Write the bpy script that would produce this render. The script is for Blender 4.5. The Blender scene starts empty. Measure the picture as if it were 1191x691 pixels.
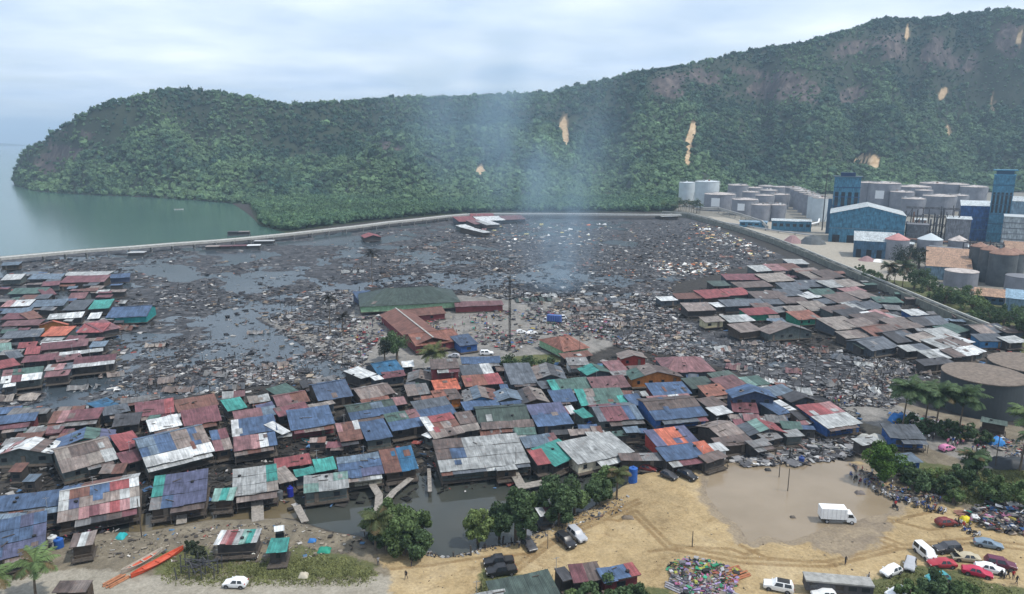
import bpy, bmesh, math, random
import numpy as np
from mathutils import Vector, Matrix
random.seed(7); RNG = np.random.default_rng(7)
R = math.radians
S = bpy.context.scene
COL = S.collection
# ------------------------------------------------------------------ camera
FPX, PITCH, CAMH, CX, CY = 830.0, R(12.4), 70.0, 595.5, 345.5
cam_data = bpy.data.cameras.new('camera'); cam = bpy.data.objects.new('camera', cam_data); COL.objects.link(cam)
cam.location = (0, 0, CAMH); cam.rotation_euler = (R(90) - PITCH, 0, 0)
cam_data.sensor_width = 36; cam_data.lens = FPX / 1191 * 36; cam_data.clip_start = 0.5; cam_data.clip_end = 80000
S.camera = cam
# ------------------------------------------------------------------ world, sun, exposure
SUN_EL, SUN_AZ = R(60), R(108)          # azimuth from +Y towards +X
wd = bpy.data.worlds.new('World'); S.world = wd; wd.use_nodes = True
nt = wd.node_tree; nt.nodes.clear()
def N(nt, t, **k):
    n = nt.nodes.new(t)
    for a, v in k.items(): setattr(n, a, v)
    return n
wo = N(nt, 'ShaderNodeOutputWorld'); bg = N(nt, 'ShaderNodeBackground'); bg.inputs[1].default_value = 0.122
sky = N(nt, 'ShaderNodeTexSky', sky_type='NISHITA', sun_disc=False, sun_elevation=SUN_EL, sun_rotation=SUN_AZ, air_density=1.2, dust_density=2.0, ozone_density=1.5)
tc = N(nt, 'ShaderNodeTexCoord'); sep = N(nt, 'ShaderNodeSeparateXYZ')
zz = N(nt, 'ShaderNodeMath', operation='MAXIMUM'); zz.inputs[1].default_value = 0.0
za = N(nt, 'ShaderNodeMath', operation='ADD'); za.inputs[1].default_value = 0.10
dx = N(nt, 'ShaderNodeMath', operation='DIVIDE'); dy = N(nt, 'ShaderNodeMath', operation='DIVIDE')
cmb = N(nt, 'ShaderNodeCombineXYZ')
L = nt.links.new
L(tc.outputs['Generated'], sep.inputs[0]); L(sep.outputs[2], zz.inputs[0]); L(zz.outputs[0], za.inputs[0])
L(sep.outputs[0], dx.inputs[0]); L(za.outputs[0], dx.inputs[1]); L(sep.outputs[1], dy.inputs[0]); L(za.outputs[0], dy.inputs[1])
L(dx.outputs[0], cmb.inputs[0]); L(dy.outputs[0], cmb.inputs[1])
cn = N(nt, 'ShaderNodeTexNoise'); cn.inputs['Scale'].default_value = 0.55; cn.inputs['Detail'].default_value = 7; cn.inputs['Roughness'].default_value = 0.55; cn.inputs['Distortion'].default_value = 0.5
L(cmb.outputs[0], cn.inputs['Vector'])
cr = N(nt, 'ShaderNodeValToRGB'); cr.color_ramp.elements[0].position = 0.30; cr.color_ramp.elements[1].position = 0.62
L(cn.outputs[0], cr.inputs[0])
cc = N(nt, 'ShaderNodeValToRGB'); cc.color_ramp.elements[0].position = 0.35; cc.color_ramp.elements[0].color = (4.3, 5.3, 6.9, 1); cc.color_ramp.elements[1].position = 0.75; cc.color_ramp.elements[1].color = (8.6, 9.0, 9.4, 1)
cn2 = N(nt, 'ShaderNodeTexNoise'); cn2.inputs['Scale'].default_value = 0.8; cn2.inputs['Detail'].default_value = 5; L(cmb.outputs[0], cn2.inputs['Vector']); L(cn2.outputs[0], cc.inputs[0])
cf = N(nt, 'ShaderNodeMath', operation='MULTIPLY_ADD'); cf.inputs[1].default_value = 0.45; cf.inputs[2].default_value = 0.5; L(cr.outputs[0], cf.inputs[0])
mx = N(nt, 'ShaderNodeMixRGB'); L(cf.outputs[0], mx.inputs[0]); L(sky.outputs[0], mx.inputs[1]); L(cc.outputs[0], mx.inputs[2])
L(mx.outputs[0], bg.inputs[0]); L(bg.outputs[0], wo.inputs[0])
sd = bpy.data.lights.new('sun', 'SUN'); sun = bpy.data.objects.new('sun', sd); COL.objects.link(sun)
sd.energy = 2.7; sd.angle = R(2.5); sd.color = (1, 0.95, 0.87)
sv = Vector((math.sin(SUN_AZ) * math.cos(SUN_EL), math.cos(SUN_AZ) * math.cos(SUN_EL), math.sin(SUN_EL)))
sun.rotation_euler = sv.to_track_quat('Z', 'Y').to_euler(); sun.location = sv * 500
S.view_settings.view_transform = 'Standard'; S.view_settings.look = 'None'; S.view_settings.exposure = 0.45; S.view_settings.gamma = 1
cy = S.cycles
cy.use_denoising = True; cy.max_bounces = 4; cy.diffuse_bounces = 2; cy.glossy_bounces = 2; cy.transmission_bounces = 2; cy.volume_bounces = 0; cy.transparent_max_bounces = 6
cy.volume_step_rate = 1.0; cy.volume_max_steps = 48; cy.caustics_reflective = False; cy.caustics_refractive = False
# ------------------------------------------------------------------ pixel <-> world
FW = np.array([0, math.cos(PITCH), -math.sin(PITCH)]); UP = np.array([0, math.sin(PITCH), math.cos(PITCH)]); RT = np.array([1., 0, 0])
def ray(px, py):
    px = np.asarray(px, float); py = np.asarray(py, float)
    return ((px - CX) / FPX)[..., None] * RT + ((CY - py) / FPX)[..., None] * UP + FW
def G(px, py, z=0.0):
    d = ray(px, py); t = (z - CAMH) / d[..., 2]
    p = d * t[..., None]; p[..., 2] = z
    return p if p.ndim > 1 else Vector(p)
def P(p):
    q = np.array([p[0], p[1], p[2] - CAMH]); k = q @ FW
    return CX + FPX * (q @ RT) / k, CY - FPX * (q @ UP) / k
def smooth_noise(x, y, scale, seed):
    r = np.random.default_rng(seed); T = r.random((64, 64))
    u = x / scale; v = y / scale; i = np.floor(u).astype(int); j = np.floor(v).astype(int); a = u - i; b = v - j
    a = a * a * (3 - 2 * a); b = b * b * (3 - 2 * b)
    g = lambda m, n: T[m % 64, n % 64]
    return (g(i, j) * (1 - a) + g(i + 1, j) * a) * (1 - b) + (g(i, j + 1) * (1 - a) + g(i + 1, j + 1) * a) * b
def fbm(x, y, scale, seed, oct=4):
    s = 0; w = 0.5; t = 0
    for k in range(oct):
        s = s + w * smooth_noise(x, y, scale, seed + k); t += w; scale /= 2.03; w *= 0.5
    return s / t
def poly_sd(x, y, poly):
    """signed distance, positive inside"""
    d2 = np.full(x.shape, 1e18); ins = np.zeros(x.shape, bool); n = len(poly)
    for k in range(n):
        ax, ay = poly[k]; bx, by = poly[(k + 1) % n]
        ex, ey = bx - ax, by - ay
        t = np.clip(((x - ax) * ex + (y - ay) * ey) / (ex * ex + ey * ey + 1e-9), 0, 1)
        d2 = np.minimum(d2, (x - ax - t * ex) ** 2 + (y - ay - t * ey) ** 2)
        c = (ay > y) != (by > y)
        with np.errstate(divide='ignore', invalid='ignore'):
            xi = ax + (y - ay) * ex / (ey if ey else 1e-9)
        ins ^= c & (x < xi)
    return np.where(ins, 1, -1) * np.sqrt(d2)
def wpoly(pts):
    return [tuple(G(a, b)[:2]) for a, b in pts]
# ------------------------------------------------------------------ naming / registry
REG = []
def reg(o, base, place, cat, group=None, key=None):
    """base phrase + place phrase; made unique from left to right at the end"""
    o['category'] = cat
    if group: o['group'] = group
    REG.append((o, base, place, key))
def tag(o, label, cat, group=None):
    o['label'] = label; o['category'] = cat
    if group: o['group'] = group
    return o
def kind(o, k, label=None):
    o['kind'] = k
    if label: o['label'] = label
    return o
def empty(name, loc=(0, 0, 0), rz=0, parent=None):
    o = bpy.data.objects.new(name, None); COL.objects.link(o); o.location = loc; o.rotation_euler = (0, 0, rz)
    o.empty_display_size = 0.3
    if parent: o.parent = parent
    return o
def inst(name, me, parent=None, loc=None, rz=None, scale=None):
    o = bpy.data.objects.new(name, me); COL.objects.link(o)
    if parent: o.parent = parent
    if loc is not None: o.location = loc
    if rz is not None: o.rotation_euler = (0, 0, rz)
    if scale is not None: o.scale = scale
    return o
def copy_tree(o, parent=None):
    c = o.copy(); COL.objects.link(c); c.parent = parent
    for ch in list(o.children): copy_tree(ch, c)
    return c
class MB:
    def __init__(s): s.v = []; s.f = []; s.m = []; s.uv = []; s.mats = []
    def mi(s, m):
        if m not in s.mats: s.mats.append(m)
        return s.mats.index(m)
    def face(s, pts, m, uv=None):
        k = len(s.v); s.v += [tuple(p) for p in pts]; s.f.append(tuple(range(k, k + len(pts)))); s.m.append(s.mi(m))
        s.uv.append(uv or [(0, 0)] * len(pts))
    def box(s, x0, x1, y0, y1, z0, z1, m, M=None):
        c = [Vector((x, y, z)) for z in (z0, z1) for y in (y0, y1) for x in (x0, x1)]
        if M: c = [M @ p for p in c]
        k = len(s.v); s.v += [tuple(p) for p in c]
        for f in ((0, 2, 3, 1), (4, 5, 7, 6), (0, 1, 5, 4), (2, 6, 7, 3), (0, 4, 6, 2), (1, 3, 7, 5)):
            s.f.append(tuple(k + i for i in f)); s.m.append(s.mi(m)); s.uv.append([(0, 0)] * 4)
    def beam(s, a, b, w, m, h=None, up=(0, 0, 1)):
        a = Vector(a); b = Vector(b); d = b - a; ln = d.length
        if ln < 1e-6: return
        d.normalize(); u = Vector(up)
        if abs(d.dot(u)) > 0.98: u = Vector((1, 0, 0))
        r = d.cross(u).normalized(); u = r.cross(d); h = h or w
        M = Matrix(((d.x, r.x, u.x, a.x), (d.y, r.y, u.y, a.y), (d.z, r.z, u.z, a.z), (0, 0, 0, 1)))
        s.box(0, ln, -w / 2, w / 2, -h / 2, h / 2, m, M)
    def cyl(s, p, r, z0, z1, m, n=16, r2=None, cap=None, mcap=None):
        r2 = r if r2 is None else r2; k = len(s.v)
        for z, q in ((z0, r), (z1, r2)):
            for i in range(n): s.v.append((p[0] + q * math.cos(6.28318 * i / n), p[1] + q * math.sin(6.28318 * i / n), p[2] + z))
        for i in range(n):
            j = (i + 1) % n
            s.f.append((k + i, k + j, k + n + j, k + n + i)); s.m.append(s.mi(m)); s.uv.append([(0, 0)] * 4)
        mc = mcap or m
        if cap is None: s.f.append(tuple(k + n + i for i in range(n))); s.m.append(s.mi(mc)); s.uv.append([(0, 0)] * n)
        else:
            a = len(s.v); s.v.append((p[0], p[1], p[2] + z1 + cap))
            for i in range(n): s.f.append((k + n + i, k + n + (i + 1) % n, a)); s.m.append(s.mi(mc)); s.uv.append([(0, 0)] * 3)
        s.f.append(tuple(k + n - 1 - i for i in range(n))); s.m.append(s.mi(m)); s.uv.append([(0, 0)] * n)
    def tube(s, pts, rad, m, n=6):
        pts = [Vector(p) for p in pts]; rad = rad if isinstance(rad, (list, tuple)) else [rad] * len(pts); rings = []
        for i, p in enumerate(pts):
            d = (pts[min(i + 1, len(pts) - 1)] - pts[max(i - 1, 0)]).normalized()
            u = Vector((0, 0, 1)) if abs(d.z) < 0.9 else Vector((1, 0, 0))
            a = d.cross(u).normalized(); b = a.cross(d); k = len(s.v)
            for j in range(n):
                t = 6.28318 * j / n; s.v.append(tuple(p + (a * math.cos(t) + b * math.sin(t)) * rad[i]))
            rings.append(k)
        for i in range(len(rings) - 1):
            for j in range(n):
                q = (j + 1) % n; s.f.append((rings[i] + j, rings[i] + q, rings[i + 1] + q, rings[i + 1] + j)); s.m.append(s.mi(m)); s.uv.append([(0, 0)] * 4)
        for k in (rings[0], rings[-1]): s.f.append(tuple(k + j for j in range(n))); s.m.append(s.mi(m)); s.uv.append([(0, 0)] * n)
    def mesh(s, name, smooth=False):
        me = bpy.data.meshes.new(name); me.from_pydata(s.v, [], s.f)
        for m in s.mats: me.materials.append(m)
        me.polygons.foreach_set('material_index', s.m)
        if any(u[0] != u[-1] for u in s.uv):
            l = me.uv_layers.new(name='UVMap'); flat = [c for u in s.uv for p in u for c in p]
            l.data.foreach_set('uv', flat)
        bm = bmesh.new(); bm.from_mesh(me); bmesh.ops.recalc_face_normals(bm, faces=bm.faces); bm.to_mesh(me); bm.free()
        if smooth: me.polygons.foreach_set('use_smooth', [True] * len(me.polygons))
        me.update(); return me
    def build(s, name, parent=None, loc=None, rz=None, smooth=False):
        return inst(name, s.mesh(name, smooth), parent, loc, rz)
def np_mesh(name, V, F, mat, cols=None, attrs=None, smooth=False):
    """V (n,3), F (m,k) uniform polygons; cols (n,3) vertex colour"""
    me = bpy.data.meshes.new(name); n = len(V); m, k = F.shape
    me.vertices.add(n); me.vertices.foreach_set('co', np.ascontiguousarray(V, np.float32).ravel())
    me.loops.add(m * k); me.loops.foreach_set('vertex_index', np.ascontiguousarray(F, np.int32).ravel())
    me.polygons.add(m); me.polygons.foreach_set('loop_start', np.arange(0, m * k, k, dtype=np.int32))
    me.polygons.foreach_set('use_smooth', np.full(m, smooth, bool))
    if cols is not None:
        a = me.attributes.new('tint', 'FLOAT_COLOR', 'POINT'); a.data.foreach_set('color', np.ascontiguousarray(np.c_[cols, np.ones(n)], np.float32).ravel())
    for nm, arr in (attrs or {}).items():
        a = me.attributes.new(nm, 'FLOAT', 'POINT'); a.data.foreach_set('value', np.ascontiguousarray(arr, np.float32).ravel())
    me.materials.append(mat); me.update(calc_edges=True); me.validate(); return me
# ------------------------------------------------------------------ materials
def newmat(name):
    m = bpy.data.materials.new(name); m.use_nodes = True; t = m.node_tree
    return m, t, t.nodes['Principled BSDF'], t.links.new
def mat(name, col, rough=0.7, var=0.25, scale=1.5, metal=0.0, spec=0.3, bump=0.0):
    m, t, b, l = newmat(name)
    tc = N(t, 'ShaderNodeTexCoord'); n = N(t, 'ShaderNodeTexNoise'); n.inputs['Scale'].default_value = scale; n.inputs['Detail'].default_value = 5; n.inputs['Roughness'].default_value = 0.65
    l(tc.outputs['Object'], n.inputs['Vector'])
    r = N(t, 'ShaderNodeMapRange'); r.inputs[1].default_value = 0.3; r.inputs[2].default_value = 0.7; r.inputs[3].default_value = 1 - var; r.inputs[4].default_value = 1 + var
    l(n.outputs[0], r.inputs[0])
    x = N(t, 'ShaderNodeVectorMath', operation='SCALE'); x.inputs[0].default_value = col[:3]; l(r.outputs[0], x.inputs['Scale'])
    l(x.outputs[0], b.inputs['Base Color']); b.inputs['Roughness'].default_value = rough; b.inputs['Metallic'].default_value = metal; b.inputs['Specular IOR Level'].default_value = spec
    if bump:
        bp = N(t, 'ShaderNodeBump'); bp.inputs['Strength'].default_value = bump; l(n.outputs[0], bp.inputs['Height']); l(bp.outputs[0], b.inputs['Normal'])
    return m
def tintmat(name, rough=0.85, spec=0.15, trans=0.0, nvar=0.3, nscale=0.6):
    m, t, b, l = newmat(name)
    a = N(t, 'ShaderNodeAttribute', attribute_name='tint'); tc = N(t, 'ShaderNodeTexCoord'); n = N(t, 'ShaderNodeTexNoise'); n.inputs['Scale'].default_value = nscale; n.inputs['Detail'].default_value = 3
    l(tc.outputs['Object'], n.inputs['Vector'])
    r = N(t, 'ShaderNodeMapRange'); r.inputs[1].default_value = 0.3; r.inputs[2].default_value = 0.7; r.inputs[3].default_value = 1 - nvar; r.inputs[4].default_value = 1 + nvar; l(n.outputs[0], r.inputs[0])
    x = N(t, 'ShaderNodeVectorMath', operation='SCALE'); l(a.outputs['Color'], x.inputs[0]); l(r.outputs[0], x.inputs['Scale'])
    l(x.outputs[0], b.inputs['Base Color']); b.inputs['Roughness'].default_value = rough; b.inputs['Specular IOR Level'].default_value = spec
    if trans:
        tr = N(t, 'ShaderNodeBsdfTranslucent'); l(x.outputs[0], tr.inputs[0]); ms = N(t, 'ShaderNodeMixShader'); ms.inputs[0].default_value = trans
        l(b.outputs[0], ms.inputs[1]); l(tr.outputs[0], ms.inputs[2]); l(ms.outputs[0], t.nodes['Material Output'].inputs[0])
    return m
def roofmat(name, col, rust=0.35, rcol=(0.13, 0.075, 0.055)):
    m, t, b, l = newmat(name)
    uv = N(t, 'ShaderNodeUVMap'); oi = N(t, 'ShaderNodeObjectInfo'); ad = N(t, 'ShaderNodeVectorMath', operation='ADD')
    ml = N(t, 'ShaderNodeMath', operation='MULTIPLY'); ml.inputs[1].default_value = 57.0; l(oi.outputs['Random'], ml.inputs[0]); l(uv.outputs[0], ad.inputs[0]); l(ml.outputs[0], ad.inputs[1])
    br = N(t, 'ShaderNodeTexBrick', offset=0.0); br.inputs['Color1'].default_value = (0.80, 0.80, 0.80, 1); br.inputs['Color2'].default_value = (1.15, 1.15, 1.15, 1); br.inputs['Mortar'].default_value = (0.6, 0.6, 0.6, 1)
    br.inputs['Scale'].default_value = 1; br.inputs['Mortar Size'].default_value = 0.02; br.inputs['Brick Width'].default_value = 0.85; br.inputs['Row Height'].default_value = 2.7
    l(ad.outputs[0], br.inputs['Vector'])
    n1 = N(t, 'ShaderNodeTexNoise'); n1.inputs['Scale'].default_value = 0.45; n1.inputs['Detail'].default_value = 6; n1.inputs['Roughness'].default_value = 0.65; l(ad.outputs[0], n1.inputs['Vector'])
    mp = N(t, 'ShaderNodeMapping'); mp.inputs['Scale'].default_value = (2.6, 0.35, 1); l(ad.outputs[0], mp.inputs['Vector'])
    n2 = N(t, 'ShaderNodeTexNoise'); n2.inputs['Scale'].default_value = 1; n2.inputs['Detail'].default_value = 4; l(mp.outputs[0], n2.inputs['Vector'])
    r1 = N(t, 'ShaderNodeMapRange'); r1.inputs[1].default_value = 0.3; r1.inputs[2].default_value = 0.7; r1.inputs[3].default_value = 0.62; r1.inputs[4].default_value = 1.30; l(n1.outputs[0], r1.inputs[0])
    r2 = N(t, 'ShaderNodeMapRange'); r2.inputs[1].default_value = 0.3; r2.inputs[2].default_value = 0.7; r2.inputs[3].default_value = 0.66; r2.inputs[4].default_value = 1.3; l(n2.outputs[0], r2.inputs[0])
    r3 = N(t, 'ShaderNodeMapRange'); r3.inputs[3].default_value = 0.82; r3.inputs[4].default_value = 1.18; l(oi.outputs['Random'], r3.inputs[0])
    m1 = N(t, 'ShaderNodeMath', operation='MULTIPLY'); l(r1.outputs[0], m1.inputs[0]); l(r2.outputs[0], m1.inputs[1])
    m2 = N(t, 'ShaderNodeMath', operation='MULTIPLY'); l(m1.outputs[0], m2.inputs[0]); l(r3.outputs[0], m2.inputs[1])
    x = N(t, 'ShaderNodeVectorMath', operation='SCALE'); l(br.outputs['Color'], x.inputs[0]); l(m2.outputs[0], x.inputs['Scale'])
    y = N(t, 'ShaderNodeVectorMath', operation='MULTIPLY'); y.inputs[1].default_value = col; l(x.outputs[0], y.inputs[0])
    n3 = N(t, 'ShaderNodeTexNoise'); n3.inputs['Scale'].default_value = 0.9; n3.inputs['Detail'].default_value = 8; n3.inputs['Roughness'].default_value = 0.7
    ad2 = N(t, 'ShaderNodeVectorMath', operation='ADD'); ad2.inputs[1].default_value = (31, 17, 5); l(ad.outputs[0], ad2.inputs[0]); l(ad2.outputs[0], n3.inputs['Vector'])
    rr = N(t, 'ShaderNodeMapRange'); rr.inputs[1].default_value = 0.66 - 0.25 * rust; rr.inputs[2].default_value = 0.80 - 0.2 * rust; rr.inputs[4].default_value = min(0.85, 0.35 + rust); l(n3.outputs[0], rr.inputs[0])
    mxx = N(t, 'ShaderNodeMixRGB'); mxx.inputs[2].default_value = (*rcol, 1); l(rr.outputs[0], mxx.inputs[0]); l(y.outputs[0], mxx.inputs[1])
    l(mxx.outputs[0], b.inputs['Base Color']); b.inputs['Roughness'].default_value = 0.6; b.inputs['Specular IOR Level'].default_value = 0.3
    wv = N(t, 'ShaderNodeTexWave', bands_direction='X'); wv.inputs['Scale'].default_value = 1.3; l(uv.outputs[0], wv.inputs['Vector'])
    bp = N(t, 'ShaderNodeBump'); bp.inputs['Strength'].default_value = 0.25; bp.inputs['Distance'].default_value = 0.05; l(wv.outputs[0], bp.inputs['Height']); l(bp.outputs[0], b.inputs['Normal'])
    return m
RC = {  # code: (albedo, rust, word)
 'b': ((0.054, 0.102, 0.195), .2, 'blue'), 'p': ((0.082, 0.090, 0.165), .1, 'violet blue'), 'n': ((0.050, 0.080, 0.14), .2, 'navy'), 'z': ((0.018, 0.125, 0.25), .1, 'azure'),
 'y': ((0.115, 0.165, 0.22), .3, 'grey blue'), 's': ((0.095, 0.110, 0.13), .2, 'slate'), 'k': ((0.060, 0.060, 0.066), .3, 'charcoal'), 'g': ((0.175, 0.175, 0.175), .5, 'grey'),
 'a': ((0.33, 0.345, 0.34), .35, 'galvanised'), 'w': ((0.52, 0.54, 0.54), .25, 'white'), 'm': ((0.155, 0.055, 0.065), .3, 'maroon'), 'r': ((0.27, 0.062, 0.065), .3, 'red'),
 'd': ((0.185, 0.085, 0.090), .3, 'dusty red'), 'u': ((0.165, 0.070, 0.050), .6, 'rusty'), 'o': ((0.44, 0.105, 0.05), .2, 'orange'), 'e': ((0.060, 0.120, 0.100), .25, 'green'),
 't': ((0.02, 0.25, 0.215), .1, 'turquoise'), 'i': ((0.17, 0.31, 0.27), .4, 'mint'), 'h': ((0.120, 0.090, 0.080), .5, 'brown'), 'c': ((0.25, 0.215, 0.185), .4, 'tan'),
 'j': ((0.32, 0.16, 0.16), .4, 'pink'), 'q': ((0.058, 0.088, 0.074), .2, 'dark green'), 'v': ((0.21, 0.17, 0.15), .5, 'grey brown'), 'f': ((0.225, 0.085, 0.055), .45, 'rusty orange')}
def mute(c, s=.16, g=.88):
    y = .25 * c[0] + .6 * c[1] + .15 * c[2]; return tuple((v * (1 - s) + y * s) * g for v in c)
RM = {k: roofmat('roof_' + w.replace(' ', '_'), mute(c), ru) for k, (c, ru, w) in RC.items()}
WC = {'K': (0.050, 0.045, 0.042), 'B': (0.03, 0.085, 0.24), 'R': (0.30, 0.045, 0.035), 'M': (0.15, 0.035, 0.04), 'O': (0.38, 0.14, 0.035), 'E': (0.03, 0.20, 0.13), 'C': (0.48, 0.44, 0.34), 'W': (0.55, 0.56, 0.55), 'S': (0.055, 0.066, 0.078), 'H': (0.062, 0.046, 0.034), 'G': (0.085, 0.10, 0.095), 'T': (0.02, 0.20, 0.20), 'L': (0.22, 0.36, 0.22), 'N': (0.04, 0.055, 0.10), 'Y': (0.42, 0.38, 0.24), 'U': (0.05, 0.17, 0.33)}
WN = {'B': 'blue', 'R': 'red', 'M': 'dark red', 'O': 'orange', 'E': 'green', 'C': 'cream', 'W': 'white', 'T': 'teal', 'L': 'pale green', 'Y': 'yellowish', 'U': 'bright blue', 'N': 'navy'}
WM = {k: mat('wall_' + k, c, 0.85, 0.35, 1.1) for k, c in WC.items()}
M_wood = mat('weathered_wood', (0.070, 0.058, 0.048), 0.9, 0.4, 2.0)
M_dark = mat('dark_opening', (0.012, 0.012, 0.014), 0.4, 0.2)
M_glass = mat('window_glass', (0.02, 0.025, 0.03), 0.08, 0.1, spec=0.6)
M_conc = mat('concrete', (0.34, 0.335, 0.31), 0.9, 0.25, 0.6)
M_conc2 = mat('old_concrete', (0.22, 0.215, 0.20), 0.9, 0.3, 0.5)
M_white = mat('white_paint', (0.74, 0.75, 0.75), 0.45, 0.08)
M_black = mat('black_rubber', (0.018, 0.018, 0.018), 0.8, 0.2)
M_steel = mat('steel', (0.30, 0.31, 0.32), 0.45, 0.15, metal=0.3)
M_trunk = mat('bark', (0.12, 0.095, 0.07), 0.95, 0.35, 3.0)
# ------------------------------------------------------------------ ground sheet
LAND = wpoly([(-900, 690), (-200, 662), (0, 652), (60, 642), (120, 622), (170, 622), (240, 608), (330, 606), (380, 622), (420, 626), (440, 640), (480, 645), (520, 652), (560, 640), (600, 635), (640, 618), (690, 592), (712, 575), (740, 555), (770, 545), (815, 540), (830, 546), (845, 545), (880, 540), (990, 540), (1010, 510), (985, 470), (1050, 470), (1085, 480), (1191, 500), (1400, 520), (2400, 560), (2400, 950), (-900, 950)])
SAND = wpoly([(435, 652), (470, 648), (560, 640), (600, 635), (640, 618), (690, 592), (712, 575), (740, 555), (815, 540), (850, 545), (1000, 540), (1020, 560), (1090, 588), (1130, 600), (1191, 612), (1400, 640), (2400, 720), (2400, 950), (430, 950), (455, 675)])
GRASS = [wpoly(p) for p in ([(255, 664), (330, 656), (345, 640), (375, 648), (400, 650), (440, 665), (430, 680), (300, 680)], [(1000, 684), (1060, 664), (1110, 668), (1150, 685), (1191, 690), (1300, 700), (1700, 760), (1000, 790)], [(1055, 540), (1140, 552), (1191, 550), (1400, 560), (2300, 590), (2300, 690), (1400, 612), (1191, 604), (1135, 590), (1080, 572)], [(185, 650), (240, 640), (255, 668), (180, 675)], [(560, 668), (700, 690), (780, 690), (800, 780), (540, 780)], [(590, 418), (660, 412), (640, 440), (590, 436)], [(1030, 330), (1080, 335), (1191, 370), (1400, 380), (2300, 400), (2300, 500), (1400, 440), (1191, 415), (1120, 388), (1060, 352)])]
PUDDLE = wpoly([(826, 560), (827, 580), (843, 603), (861, 615), (873, 634), (889, 626), (915, 632), (940, 624), (962, 612), (985, 612), (1005, 606), (1030, 598), (1042, 585), (1008, 565), (1002, 550), (960, 543), (900, 543), (850, 548)])
WETMUD = wpoly([(925, 622), (970, 606), (1032, 596), (1040, 622), (1020, 640), (985, 656), (945, 645)])
CREEK = wpoly([(-150, 640), (60, 628), (150, 604), (250, 592), (330, 585), (420, 558), (520, 552), (620, 556), (700, 552), (728, 560), (700, 582), (642, 612), (602, 630), (545, 642), (520, 648), (495, 640), (440, 632), (405, 620), (345, 603), (250, 604), (170, 618), (100, 622), (-150, 655)])
BURNT = wpoly([(-200, 312), (0, 300), (290, 282), (420, 268), (540, 255), (800, 254), (860, 275), (915, 300), (780, 330), (790, 370), (900, 402), (1085, 425), (1060, 482), (960, 470), (880, 440), (800, 415), (690, 395), (650, 350), (560, 340), (430, 335), (400, 400), (450, 440), (300, 450), (150, 472), (-200, 500)])
YARD = wpoly([(822, 254), (900, 262), (960, 268), (1010, 285), (1050, 310), (1110, 350), (1120, 372), (1060, 347), (1000, 322), (940, 297), (880, 276)])
PLANT = wpoly([(785, 248), (783, 236), (900, 229), (1010, 226), (1500, 224), (2400, 224), (2400, 430), (1500, 400), (1191, 400), (1110, 366), (1060, 347), (1000, 322), (940, 297), (880, 276), (830, 258)])
PAVE = wpoly([(400, 385), (420, 345), (700, 345), (720, 400), (660, 425), (590, 436), (430, 440), (300, 370), (330, 375)])
ROAD = wpoly([(970, 466), (1040, 474), (1100, 502), (1191, 535), (1400, 600), (1400, 640), (1191, 566), (1090, 530), (1030, 505), (990, 490)])
TRACK = wpoly([(-200, 700), (100, 668), (180, 676), (300, 680), (450, 676), (520, 690), (560, 740), (-200, 760)])
SEA = wpoly([(-700, 316), (0, 300), (100, 291), (200, 284), (290, 277), (332, 272), (300, 262), (280, 245), (265, 236), (220, 232), (100, 227), (40, 222), (14, 213), (8, 190), (-900, 190)])
MANGROVE = wpoly([(300, 262), (332, 271), (380, 264), (440, 257), (520, 250), (600, 247), (790, 247), (785, 215), (280, 215)])
PUD_Z = 0.92
def Hfun(x, y):
    x = np.asarray(x, float); y = np.asarray(y, float)
    n = fbm(x, y, 9, 3) - 0.5; nb = fbm(x, y, 26, 11) - 0.5
    land = np.clip(0.5 + poly_sd(x, y, LAND) / 5 + nb * 0.6, 0, 1); land = land * land * (3 - 2 * land)
    burnt = np.clip(0.5 + poly_sd(x, y, BURNT) / 8, 0, 1)
    creek = np.clip(0.5 + poly_sd(x, y, CREEK) / 4 + n * 0.5, 0, 1)
    pud = np.clip(0.5 + poly_sd(x, y, PUDDLE) / 7 + n * 1.0 + nb * .4, 0, 1)
    plant = np.clip(0.5 + poly_sd(x, y, PLANT) / 5, 0, 1)
    sea = np.clip(0.5 + poly_sd(x, y, SEA) / 6, 0, 1)
    pave = np.clip(0.5 + np.maximum(poly_sd(x, y, PAVE), poly_sd(x, y, ROAD)) / 4, 0, 1)
    mang = np.clip(0.5 + poly_sd(x, y, MANGROVE) / 6, 0, 1)
    right = np.clip((x + 20) / 160, 0, 1)
    h = 0.30 + n * 0.3
    h = h * (1 - burnt) + burnt * (0.035 + 0.21 * right + nb * 0.8 + n * 0.45)
    h = h + (np.maximum(h, 0.75) - h) * pave
    h = h * (1 - creek) - 1.2 * creek
    h = h * (1 - sea) - 4 * sea
    h = h * (1 - mang) + 0.5 * mang
    h = h * (1 - land) + land * (1.05 + n * 0.22 + nb * 0.12)
    h = h * (1 - plant) + plant * 2.2
    h = h - pud * land * 0.32
    return h
def ground(px, py):
    z = 1.0
    for _ in range(4):
        p = G(px, py, z); z = float(Hfun(np.array([p.x]), np.array([p.y]))[0])
    return G(px, py, z)
gx = np.concatenate([np.arange(-900, -20, 16), np.arange(-20, 1212, 2.0), np.arange(1212, 2300, 16)])
gy = np.concatenate([np.arange(215, 250, 1.0), np.arange(250, 700, 1.6), np.arange(700, 960, 8)])
PXg, PYg = np.meshgrid(gx, gy)
V = G(PXg.ravel(), PYg.ravel()); X, Y = V[:, 0], V[:, 1]
V[:, 2] = Hfun(X, Y)
nxg, nyg = len(gx), len(gy)
I = (np.arange(nyg - 1)[:, None] * nxg + np.arange(nxg - 1)[None, :]).ravel()
F = np.c_[I, I + nxg, I + nxg + 1, I + 1]
def zone(poly, w): return np.clip(0.5 + poly_sd(X, Y, poly) / (2 * w), 0, 1)
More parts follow.
